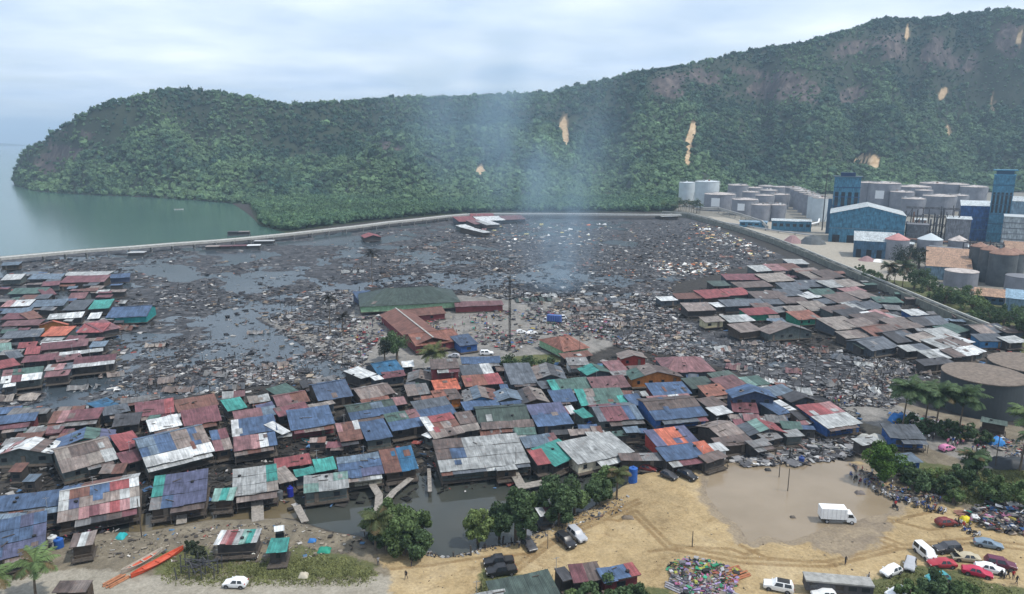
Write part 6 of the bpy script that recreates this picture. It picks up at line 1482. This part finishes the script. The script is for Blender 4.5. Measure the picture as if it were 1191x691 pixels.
motos = {c_: motorcycle(c_) for c_ in ('blue', 'red', 'black', 'white')}; used = set()
def moto(px, py, c_, place, h):
    o = motos[c_] if c_ not in used else copy_tree(motos[c_]); used.add(c_); o.location = ground(px, py); o.rotation_euler.z = R(h); reg(o, c_ + ' motorcycle', place, 'motorcycle', 'parked motorcycles', px); return o
ML = 'in the roadside line by the puddle'
for k in range(26):
    t_ = k / 25; px_ = np.interp(t_, [0, .3, .6, 1], [990, 1028, 1062, 1098]); py_ = np.interp(t_, [0, .3, .6, 1], [553, 578, 588, 597]); moto(px_ + random.uniform(-1, 1), py_ + random.uniform(-2, 2), random.choice(['blue', 'blue', 'black', 'red', 'white']), ML, random.uniform(40, 80))
for a in [(1112, 610, 'black'), (1118, 612, 'red'), (1124, 618, 'blue'), (1130, 622, 'black'), (1136, 624, 'white'), (1128, 612, 'black')]: moto(*a, 'by the yellow sheet and scrap heap', random.uniform(0, 180))
moto(1009, 677, 'white', 'beside the flatbed trailer', 70); moto(1041, 592, 'black', 'ridden onto the sandy lot', 100)
for k in range(10): moto(420 + 22 * (k % 4) + random.uniform(-6, 6), 378 + 4 * (k // 4) * 2 + random.uniform(-2, 2), random.choice(['black', 'blue', 'red', 'white']), 'at the school yard', random.uniform(0, 180))
# ------------------------------------------------------------------ people
SKIN = FMat('skin', (.16, .085, .055), rough=.6, var=.08); HAIR = FMat('black_hair', (.012, .011, .01), rough=.6, var=.1)
CLOTH = {'red': (.35, .03, .035), 'white': (.62, .62, .6), 'blue': (.04, .10, .30), 'black': (.02, .02, .022), 'grey': (.2, .2, .21), 'green': (.05, .16, .08), 'yellow': (.5, .36, .05), 'pink': (.5, .18, .26)}
def person_mesh(pose, shirt):
    J = {'pel': (0, 0, .94), 'spi': (0, 0, 1.15), 'che': (0, .0, 1.34), 'nek': (0, .01, 1.48), 'hd': (0, .02, 1.58), 'top': (0, .015, 1.68)}; rad_ = {'pel': .13, 'spi': .125, 'che': .15, 'nek': .055, 'hd': .095, 'top': .075}
    E = [('pel', 'spi'), ('spi', 'che'), ('che', 'nek'), ('nek', 'hd'), ('hd', 'top')]
    for s_, n_ in ((-1, 'L'), (1, 'R')):
        st = {'stand': (.02, 0, -.02), 'walk': (s_ * .22, s_ * .10, -s_ * .10), 'point': (.03 * s_, 0, 0)}[pose]
        J['hip' + n_] = (s_ * .09, 0, .90); J['kne' + n_] = (s_ * .11, st[0] * .6 + .03, .50); J['ank' + n_] = (s_ * .12, st[0] - (.08 if pose == 'walk' and s_ < 0 else 0), .09); J['toe' + n_] = (s_ * .13, st[0] + .16, .04)
        rad_.update({'hip' + n_: .095, 'kne' + n_: .06, 'ank' + n_: .04, 'toe' + n_: .035}); E += [('pel', 'hip' + n_), ('hip' + n_, 'kne' + n_), ('kne' + n_, 'ank' + n_), ('ank' + n_, 'toe' + n_)]
        up = pose == 'point' and s_ > 0
        J['sho' + n_] = (s_ * .19, 0, 1.40); J['elb' + n_] = (s_ * .27, .02 + (.18 if up else -s_ * .08 * (pose == 'walk')), 1.14 if not up else 1.28); J['wri' + n_] = (s_ * .28, .10 + (.30 if up else -s_ * .14 * (pose == 'walk')), .90 if not up else 1.36); J['han' + n_] = (s_ * .28, .13 + (.36 if up else -s_ * .16 * (pose == 'walk')), .80 if not up else 1.40)
        rad_.update({'sho' + n_: .065, 'elb' + n_: .045, 'wri' + n_: .033, 'han' + n_: .038}); E += [('che', 'sho' + n_), ('sho' + n_, 'elb' + n_), ('elb' + n_, 'wri' + n_), ('wri' + n_, 'han' + n_)]
    ks = list(J); me = bpy.data.meshes.new('person'); me.from_pydata([J[k] for k in ks], [(ks.index(a), ks.index(b2)) for a, b2 in E], []); o = bpy.data.objects.new('tmp', me); COL.objects.link(o)
    md = o.modifiers.new('s', 'SKIN'); md.use_smooth_shade = True; o.modifiers.new('u', 'SUBSURF').levels = 1
    for k, v in zip(ks, me.skin_vertices[0].data): v.radius = (rad_[k], rad_[k] * (.8 if k in ('che', 'spi', 'pel') else 1)); v.use_root = k == 'pel'
    dg = bpy.context.evaluated_depsgraph_get(); m2 = bpy.data.meshes.new_from_object(o.evaluated_get(dg)); bpy.data.objects.remove(o)
    for m_ in (SKIN, FMat('shirt_' + shirt, CLOTH[shirt], rough=.9), FMat('trousers', (.035, .04, .06), rough=.9), HAIR): m2.materials.append(m_)
    for f in m2.polygons:
        c_ = f.center; i = 1
        if c_.z > 1.49: i = 3 if (c_.z > 1.63 or c_.y < -.01) else 0
        elif c_.z < .93: i = 2 if abs(c_.x) < .22 and c_.z > .12 else 0
        elif abs(c_.x) > .235 and c_.z < 1.22: i = 0
        f.material_index = i
    m2.name = 'person'; return m2
PM = {}
def person(px, py, shirt, pose, rz, base, place, hgt=1.0, group='people'):
    k = (pose, shirt)
    if k not in PM: PM[k] = person_mesh(pose, shirt)
    p = ground(px, py); o = inst('person', PM[k], None, p, R(rz), (hgt,) * 3); reg(o, base, place, 'person', group, px); return o
for px_, py_, sh, po, rz_, ba, pl_ in [(472.5, 674, 'black', 'walk', 160, 'person in dark clothes walking', 'on the sand near the grass bank'), (479, 659, 'black', 'stand', 90, 'person in black standing', 'on the sand below the creek trees'), (440, 658, 'grey', 'stand', 20, 'person in grey standing', 'on the path end near the creek bank'), (564, 642, 'black', 'stand', 0, 'person in black standing', 'under the middle creek trees'), (604, 638, 'grey', 'stand', 40, 'person in grey standing', 'beside the dark sedan'), (983, 657, 'black', 'point', 200, 'person in black raising one arm', 'alone on the sandy lot'), (1010, 676, 'grey', 'stand', 70, 'person in grey standing', 'beside the white motorcycle'), (1041, 591, 'red', 'stand', 10, 'person in red standing', 'beside the black motorcycle on the lot'), (1114, 611, 'black', 'stand', 250, 'person in black standing', 'behind the rusty red car'), (1117, 613, 'white', 'stand', 120, 'person in white standing', 'behind the rusty red car'), (1164, 673, 'black', 'stand', 0, 'person in black standing', 'beside the maroon people carrier'), (1168, 674, 'grey', 'stand', 30, 'person in grey standing', 'beside the maroon people carrier'), (1172, 673, 'black', 'walk', 90, 'person in black walking', 'beside the maroon people carrier'), (1178, 674, 'red', 'stand', 180, 'person in red standing', 'at the end of the car row'), (1182, 680, 'black', 'walk', 200, 'person in black walking', 'at the end of the car row')]: person(px_, py_, sh, po, rz_, ba, pl_)
for nm, pts, cnt in [('in the crowd on the street below the palms', [(1050, 500, 8), (1075, 512, 10), (1110, 517, 10), (1140, 525, 9), (1175, 538, 8)], 52), ('in the crowd by the belongings at the roadside', [(1003, 552, 10), (1040, 570, 13), (1085, 584, 12)], 14), ('in the crowd at the school yard', [(430, 382, 14), (520, 384, 18), (570, 388, 14), (640, 380, 16), (700, 388, 12), (560, 372, 16)], 70), ('on the road end above the burnt wreckage', [(985, 472, 8), (975, 468, 6)], 12)]:
    for k in range(cnt):
        c_ = random.choice(pts); sh = random.choice(['black', 'white', 'red', 'blue', 'grey', 'black', 'pink', 'green', 'yellow', 'white']); po = random.choice(['stand', 'walk', 'stand']); person(c_[0] + random.gauss(0, c_[2] * .6), c_[1] + random.gauss(0, c_[2] * .22), sh, po, random.uniform(0, 360), 'person in ' + sh + ' shirt ' + ('walking' if po == 'walk' else 'standing'), nm, random.uniform(.9, 1.05), 'people ' + nm)
# ------------------------------------------------------------------ footbridges, boats, small things
def walkway(pts, label, w=1.1, z=1.6, zend=None):
    W_ = [G(a, b2, z if (zend is None or k < len(pts) - 1) else zend) for k, (a, b2) in enumerate(pts)]; e = empty('footbridge', (W_[0].x, W_[0].y, 0)); tag(e, label, 'footbridge'); o0 = e.location
    for a, b2 in zip(W_, W_[1:]): b_ = MB(); b_.beam(a - o0, b2 - o0, w, FMat('grey_planks', (.22, .20, .175), rough=.9, var=.4, scale=2), .12); b_.build('deck', e)
    for p_ in along(W_, 3):
        b_ = MB(); b_.beam((p_.x - o0.x, p_.y - o0.y, -.8), (p_.x - o0.x, p_.y - o0.y, p_.z - .05), .15, M_wood); b_.build('post', e)
walkway([(212, 588), (211, 609)], 'plank walkway from the violet roofed creek house to the bank', 1.8, 1.4, 1.0); walkway([(299, 580), (300, 606)], 'plank walkway below the galvanised and turquoise roof', 2.2, 1.6, .9); walkway([(345, 588), (355, 607)], 'plank walkway below the mint and galvanised roof', 1.4, 1.4, .9); walkway([(433, 563), (441, 576), (440, 590), (424, 618)], 'curved footbridge from the cream walled house to the creek trees', 1.5, 1.7, 1.2); walkway([(478, 556), (458, 572), (437, 598)], 'slanting footbridge below the rusty and azure roof', 1.4, 1.6, 1.2); walkway([(597, 548), (607, 566)], 'plank ramp below the large galvanised roof', 2.0, 1.8, 1.0); walkway([(602, 567), (632, 561)], 'low pale plank landing beside the red lean-to', 2.2, 1.2); walkway([(499, 545), (500, 572)], 'narrow pole walkway beside the large galvanised roof', .8, 1.2)
def boat(px, py, heading, L_, W_, col, label, z=None, inner=(.16, .13, .10)):
    p = ground(px, py) if z is None else G(px, py, z); e = empty('long_boat', p, R(heading)); tag(e, label, 'boat'); m_ = FMat('boat_%s' % (col,), col, rough=.6, var=.25, scale=1.2); n_ = 14; b_ = MB(); rows = []
    for k in range(n_ + 1):
        t_ = k / n_ * 2 - 1; w_ = W_ / 2 * (1 - abs(t_) ** 2.6) + .03; sh = .55 + .35 * t_ * t_; rows.append([(t_ * L_ / 2, -w_, sh), (t_ * L_ / 2, -w_ * .7, .12), (t_ * L_ / 2, 0, .02), (t_ * L_ / 2, w_ * .7, .12), (t_ * L_ / 2, w_, sh)])
    for a, c_ in zip(rows, rows[1:]):
        for j in range(4): b_.face([a[j], a[j + 1], c_[j + 1], c_[j]], m_)
    b_.build('hull', e, smooth=True)
    b_ = MB()
    for a, c_ in zip(rows, rows[1:]):
        f_ = lambda q: (q[0], q[1] * .88, .34); b_.face([f_(a[0]), f_(c_[0]), f_(c_[4]), f_(a[4])], FMat('boat_floor', inner, rough=.9))
    b_.build('floor', e)
    for k in range(3): x_ = (-.25 + .25 * k) * L_; b_ = MB(); b_.box(x_ - .12, x_ + .12, -W_ * .42, W_ * .42, .46, .51, m_); b_.build('thwart', e)
    b_ = MB()
    for s_ in (0, 4): b_.tube([(r_[s_][0], r_[s_][1], r_[s_][2]) for r_ in rows], .05, m_, 5)
    b_.build('gunwale', e)
boat(184, 656, 60, 9.5, 1.5, (.45, .075, .035), 'long orange red boat lying on the bank', inner=(.45, .09, .05)); boat(166, 655, 62, 7.5, 1.2, (.35, .32, .27), 'weathered pale boat beside the orange red boat'); boat(208, 244, 20, 9, 2.4, (.7, .7, .7), 'small white boat out on the green bay', 0.0)
boat(395, 522, -30, 7, 1.3, (.20, .16, .13), 'brown boat in the rubbish lane beside the maroon walled house'); boat(362, 517, 150, 6, 1.2, (.05, .18, .20), 'teal boat in the rubbish lane beside the maroon walled house'); boat(650, 510, 10, 6, 1.4, (.5, .5, .46), 'pale boat in the lane above the turquoise roof'); boat(920, 525, -28, 7, 1.3, (.3, .3, .28), 'grey boat among the timber above the puddle'); boat(900, 533, -20, 6.5, 1.2, (.42, .42, .40), 'pale boat among the timber above the puddle'); boat(935, 518, -35, 7, 1.3, (.14, .16, .16), 'dark boat among the timber below the white roof'); boat(960, 522, -25, 6, 1.2, (.5, .48, .4), 'cream boat among the timber near the street')
def barge(px, py, h, L_, label, cols):
    e = empty('barge', G(px, py, 0), R(h)); tag(e, label, 'barge'); b_ = MB(); b_.box(-L_ / 2, L_ / 2, -3, 3, -.3, 1.0, M_darktank); b_.build('hull', e)
    for k, c_ in enumerate(cols): x_ = -L_ / 2 + L_ * (k + .5) / len(cols); w_ = L_ / len(cols) * .45; b_ = MB(); b_.box(x_ - w_, x_ + w_, -2.4, 2.4, 1.003, 2.9, WM['K']); b_.build('cabin', e); b_ = MB(); b_.box(x_ - w_ - .3, x_ + w_ + .3, -2.9, 2.9, 2.903, 3.15, RM[c_]); b_.build('roof', e)
barge(278, 274, 8, 16, 'dark floating shed moored on the bay side of the causeway', 'kv'); barge(272, 291, 10, 34, 'long low raft with red and pale roofs inside the causeway', 'vdmw'); barge(308, 285, 6, 14, 'short raft with white roof inside the causeway', 'w'); barge(160, 299, 10, 10, 'small raft with white roof near the left causeway', 'w')
SPX = 'among the surviving roofs near the causeway'; place_group[SPX] = 'stilt houses near the causeway'
for ln in ['534 258 556 257 6 m r', '552 261 566 260 5 m d', '556 257 588 256 5 f w', '566 262 582 261 5 f aw', '586 256 612 255 5 m d', '540 266 552 265 4 f w', '562 271 571 270 9 f w', '424 277 444 276 6 G rr', '548 251.5 575 251 3 m r', '770 252 790 251.5 3 f a']: house(ln, SPX)
# mast
e = empty('lattice_mast', ground(593, 408)); tag(e, 'tall thin dark lattice mast beside the school yard', 'mast'); H = zat(e.location.copy(), 322)
for s_ in ((-.3, -.2), (.3, -.2), (0, .32)): b_ = MB(); b_.tube([(s_[0], s_[1], 0), (s_[0], s_[1], H)], .1, M_char, 5); b_.build('leg', e)
b_ = MB(); k_ = int(H / 1.2); cn_ = [(-.3, -.2), (.3, -.2), (0, .32)]
for k in range(k_):
    a, c_ = cn_[k % 3], cn_[(k + 1) % 3]; b_.beam((*a, k * H / k_), (*c_, (k + 1) * H / k_), .06, M_char); b_.beam((*a, k * H / k_), (*c_, k * H / k_), .06, M_char)
b_.build('bracing', e)
def pole(px, py, ytop, label, lamp=False, r=.1, cat='pole'):
    p = ground(px, py); e = empty('utility_pole', p); H = zat(p, ytop); tag(e, label, cat); b_ = MB(); b_.tube([(0, 0, -.2), (0, 0, H)], [r, r * .7], M_wood); b_.build('shaft', e); 
    if H > 9: b_ = MB(); b_.beam((-.7, 0, H * .95), (.7, 0, H * .95), .1, M_wood); b_.build('crossarm', e)
pole(906, 556, 535, 'thin bare pole standing in the puddle'); pole(805, 636, 618, 'thin pole on the sandy lot above the plank heap'); pole(637, 638, 616, 'thin pole beside the black four wheel drive', r=.07); pole(600, 555, 520, 'thin pole in front of the large galvanised roof', r=.08); pole(1157, 545, 505, 'tall pole above the street scrub'); pole(928, 415, 370, 'bare pole in front of the green walled house'); pole(948, 440, 405, 'bare pole in the ash wreckage'); pole(930, 470, 430, 'slim pole at the edge of the village near wreckage'); pole(674, 420, 392, 'pole beside the orange school house'); pole(165, 625, 580, 'crooked pole at the creek between patchwork and violet roofs'); pole(916, 572, 545, 'second bare pole in the puddle near the shore'); pole(560, 690, 676, 'thin post beside the white roof at the bottom', r=.06); pole(642, 690, 668, 'thin post between the bottom roofs', r=.06)
def water_tank(px, py, label, col=(.02, .09, .32), r=.75, h=1.6, z=None):
    p = ground(px, py) if z is None else G(px, py, z); e = empty('water_tank', p); tag(e, label, 'water tank'); m_ = FMat('tank_%s' % (col,), col, rough=.4, var=.1); b_ = MB(); b_.cyl((0, 0, 0), r, 0, h, m_, 18, None, .25); b_.build('drum', e, smooth=False)
    b_ = MB()
    for k in range(4): b_.cyl((0, 0, 0), r * 1.03, h * (k + .3) / 4, h * (k + .5) / 4, m_, 18)
    b_.build('ribs', e); b_ = MB(); b_.cyl((0, 0, 0), .25, h + .15, h + .4, m_, 12); b_.build('lid', e)
water_tank(736, 561, 'tall blue water tank standing on the sand', r=.9, h=3.2); water_tank(69, 637, 'blue water tank beside the junk roofed hut'); water_tank(62, 634, 'white water tank beside the blue one', (.5, .52, .52)); water_tank(685, 498, 'blue water tank beside the small turquoise roof'); water_tank(55, 537, 'blue water tank under the white gable roof'); water_tank(48, 536, 'teal water tank under the white gable roof', (.04, .25, .28)); water_tank(884, 519, 'blue water tank beside the brown lower roof'); water_tank(932, 538, 'blue barrel in the shore timber', (.03, .06, .2), .6, 1.2); water_tank(473, 556, 'blue water tank under the azure roof', (.03, .08, .35)); water_tank(325, 580, 'dark round tank under the turquoise patch', (.1, .11, .12)); water_tank(338, 577, 'deep blue drum between creek houses', (.02, .03, .28), .6, 1.8)
def drape(px, py, w_, d_, h_, colr, label, name='tarpaulin', cat='tarpaulin', rz=0, seed=0):
    p = ground(px, py); r_ = np.random.default_rng(seed + 900); n_ = 10; xs, ys = np.meshgrid(np.linspace(-1, 1, n_), np.linspace(-1, 1, n_)); ed = np.clip(1 - np.maximum(abs(xs), abs(ys)) ** 4, 0, 1); z = h_ * ed * (.8 + .35 * r_.random((n_, n_))) + .04
    V = np.stack([xs * w_ / 2 + r_.normal(0, w_ * .02, xs.shape), ys * d_ / 2 + r_.normal(0, d_ * .02, xs.shape), z], -1).reshape(-1, 3); I_ = (np.arange(n_ - 1)[:, None] * n_ + np.arange(n_ - 1)[None]).ravel(); F_ = np.c_[I_, I_ + 1, I_ + n_ + 1, I_ + n_]
    o = inst(name, np_mesh(name, V, F_, FMat('tarp_%s' % (colr,), colr, rough=.6, var=.2, scale=1.5), smooth=True), None, p, R(rz)); tag(o, label, cat); return o
drape(1046, 491, 4.5, 3, 2.2, (.03, .16, .42), 'bright blue tarpaulin shelter behind the navy house'); drape(1158, 517, 3.5, 2.5, 1.8, (.03, .18, .45), 'bright blue tarpaulin on the street near the tall pole'); drape(1123, 606, 1.8, 1.4, .9, (.62, .52, .03), 'bright yellow sheet on the scrap beside the motorcycles'); drape(1174, 542, 9, 4, 1.8, (.03, .035, .04), 'black tarpaulin stall beside the street'); drape(1015, 516, 7, 4.5, 2.0, (.36, .36, .33), 'grey tarpaulin heap beside the round bright tree'); drape(1172, 590, 3, 2, 1.4, (.4, .39, .36), 'pale covered bundle above the black scrap heap'); drape(363, 630, 1.4, 1, .5, (.03, .15, .4), 'blue sheet on the creek bank'); drape(377, 641, 2.2, 1.6, .6, (.02, .22, .15), 'green sheet on the bank beside the grass'); drape(141, 625, 1.5, 1.8, .7, (.02, .30, .32), 'turquoise sheet on the muddy bank'); drape(296, 648, 1.2, 1, .9, (.6, .6, .55), 'small white covered heap below the turquoise shelter'); drape(1000, 575, 2, 1.2, .7, (.14, .12, .11), 'dark bundle at the puddle edge'); drape(893, 548, 1.4, 1, .6, (.03, .03, .03), 'black bundle in the puddle near the shore'); drape(353, 671, 1.6, 1.2, .7, (.42, .38, .3), 'pale boulder on the grass bank', 'boulder', 'boulder'); drape(922, 603, 1.1, .7, .5, (.10, .085, .07), 'low stone at the edge of the sandy lot', 'boulder', 'boulder'); drape(730, 603, 2.2, 1.0, .5, (.15, .12, .09), 'log like lump on the sand below the blue tank', 'boulder', 'boulder')
def plank_stack(px, py, rz, n_, L_, col, label):
    e = empty('plank_stack', ground(px, py), R(rz)); tag(e, label, 'plank stack'); m_ = FMat('planks_%s' % (col,), col, rough=.9, var=.35, scale=2)
    for k in range(n_): b_ = MB(); y_ = (k - n_ / 2) * .42; b_.beam((-L_ / 2 + random.uniform(-.3, .3), y_, .1 + .1 * (k % 3)), (L_ / 2 + random.uniform(-.3, .3), y_ + random.uniform(-.2, .2), .12 + .1 * (k % 3)), .36, m_, .08); b_.build('plank', e)
plank_stack(134, 676, 62, 5, 3.4, (.32, .14, .07), 'stack of orange brown planks on the bank left of the boats'); plank_stack(850, 668, 25, 8, 5, (.30, .12, .06), 'reddish plank stack beside the colourful rubbish heap'); plank_stack(815, 692, -42, 9, 11, (.24, .235, .26), 'long grey violet sheet stack at the bottom edge'); plank_stack(845, 690, -38, 5, 10, (.30, .29, .28), 'long pale timber stack at the bottom edge'); plank_stack(830, 676, 12, 3, 6, (.38, .36, .33), 'short pale beam stack above the grey violet sheets'); plank_stack(1135, 598, 2, 6, 8, (.24, .12, .09), 'long rusty beam stack beside the scrap heap'); plank_stack(1165, 604, -8, 6, 6, (.18, .18, .19), 'grey beam stack beside the scrap heap')
# dark fishing frame on the bank
e = empty('fishing_frame', ground(232, 668)); tag(e, 'dark tangled timber frame standing on the grass bank', 'frame')
for k in range(4):
    for j in range(3): b_ = MB(); b_.beam((-3 + k * 2, -1.5 + j * 1.6, 0), (-3 + k * 2 + random.uniform(-.3, .3), -1.5 + j * 1.6, random.uniform(2.2, 3.4)), .13, M_rack); b_.build('post', e)
for k in range(14): b_ = MB(); b_.beam((random.uniform(-3.4, 0), random.uniform(-1.8, 1.8), random.uniform(.6, 3)), (random.uniform(0, 3.6), random.uniform(-1.8, 1.8), random.uniform(.6, 3)), .11, M_rack); b_.build('rail', e)
# collapsed roofs lying in the wreckage
rw = random.Random(33)
def wreck(px, py, w_, d_, code, rz, place):
    p = ground(px, py); e = empty('wrecked_hut', p, R(rz)); nx_ = max(3, int(w_ / 1.1)); rs = np.random.default_rng(int(px * 13 + py)); b_ = MB(); hs = rs.uniform(.2, 1.7, (nx_ + 1, 4)) * np.array([.35, 1, .8, .25]); tl = rw.uniform(-.12, .2)
    for i in range(nx_):
        if rw.random() < .1: continue
        for j in range(3):
            q = [(i, j), (i + 1, j), (i + 1, j + 1), (i, j + 1)]; b_.face([(-w_ / 2 + w_ * a / nx_ + rs.normal(0, .05), d_ * c_ / 3, hs[a, c_] + tl * c_ + .1) for a, c_ in q], RM[code if rw.random() < .85 else rw.choice('uvgh')], [(w_ * a / nx_, d_ * c_ / 3) for a, c_ in q])
    b_.build('roof_sheet', e)
    for k in range(4): b_ = MB(); x_ = rw.uniform(-w_ / 2, w_ / 2); b_.beam((x_, rw.uniform(0, d_), 0), (x_ + rw.uniform(-1, 1), rw.uniform(0, d_), rw.uniform(1, 2.8)), .14, M_char); b_.build('charred_post', e)
    reg(e, 'collapsed ' + RC[code][2] + ' sheet roof', place, 'wreckage', 'collapsed roofs in the wreckage', px)
for a in [(622, 352, 16, 8, 'q', 8), (655, 358, 10, 6, 'k', -12), (690, 362, 14, 7, 'h', 10), (706, 352, 12, 7, 's', -8), (640, 346, 8, 5, 'a', 20), (672, 372, 9, 6, 'h', -20), (722, 380, 9, 6, 'v', -14), (745, 392, 8, 5, 'k', -25)]: wreck(*a, 'between the school and the grey block')
for a in [(858, 432, 10, 5, 'd', -22), (842, 410, 6, 5, 'a', 10), (870, 402, 7, 4, 'v', -12), (905, 404, 8, 5, 'k', 4), (925, 436, 6, 4, 'd', -20), (952, 412, 8, 5, 'h', 5), (985, 420, 9, 5, 's', -15), (1010, 428, 8, 5, 'a', -20), (1040, 436, 8, 5, 'k', -10), (1065, 436, 9, 5, 'v', -14), (900, 448, 6, 4, 'w', -30), (975, 450, 7, 4, 'g', 25), (1030, 458, 7, 5, 'a', 12), (930, 462, 6, 4, 'g', -15)]: wreck(*a, 'in the pale wreckage below the grey block')
for a in [(20, 468, 12, 5, 'c', 8), (190, 448, 8, 5, 'v', 20), (205, 458, 9, 4, 'h', 6), (250, 440, 8, 4, 'g', -10), (320, 428, 8, 5, 'v', 15), (360, 415, 7, 4, 'h', -20), (300, 390, 8, 4, 'g', 10), (180, 405, 7, 4, 'c', 5), (140, 385, 9, 5, 'u', -8), (150, 376, 8, 4, 'd', 12), (380, 360, 8, 4, 'g', -12), (410, 318, 12, 5, 'a', 6), (350, 435, 7, 4, 'k', -15), (270, 455, 7, 4, 's', 10), (95, 455, 8, 4, 'g', 12), (130, 440, 7, 4, 'v', 30)]: wreck(*a, 'on the blackened flat left of the school')
for a in [(755, 300, 10, 6, 'k', 40), (430, 278, 9, 5, 'r', 15), (700, 262, 8, 5, 'w', 5), (560, 268, 8, 5, 'j', 10), (820, 268, 9, 5, 'w', -15), (600, 300, 9, 5, 'g', 5), (680, 310, 9, 5, 'h', -10), (500, 290, 9, 5, 'v', 8), (460, 305, 9, 5, 'g', -5), (845, 300, 8, 5, 'u', -12)]: wreck(*a, 'on the far burnt flat near the causeway')
# ------------------------------------------------------------------ labels: every thing gets one that singles it out
ORD = ['', 'first', 'second', 'third', 'fourth', 'fifth', 'sixth', 'seventh', 'eighth', 'ninth', 'tenth', 'eleventh', 'twelfth', 'thirteenth', 'fourteenth', 'fifteenth', 'sixteenth', 'seventeenth', 'eighteenth', 'nineteenth', 'twentieth']
gr = {}
for it in REG: gr.setdefault((it[1], it[2]), []).append(it)
for (base, place), its in gr.items():
    its.sort(key=lambda q: q[3])
    for k, (o, _, _, _) in enumerate(its):
        if len(its) == 1: lab = base + ' ' + place
        elif place.startswith('in the crowd') or 'palm row' in place: lab = base + ' ' + place
        else: lab = (ORD[k + 1] if k < 20 else str(k + 1) + 'th') + ' ' + base + ' from the left ' + place
        w_ = lab.split(); o['label'] = ' '.join(w_[:16])
        if len(w_) > 16: print('LONG', lab)
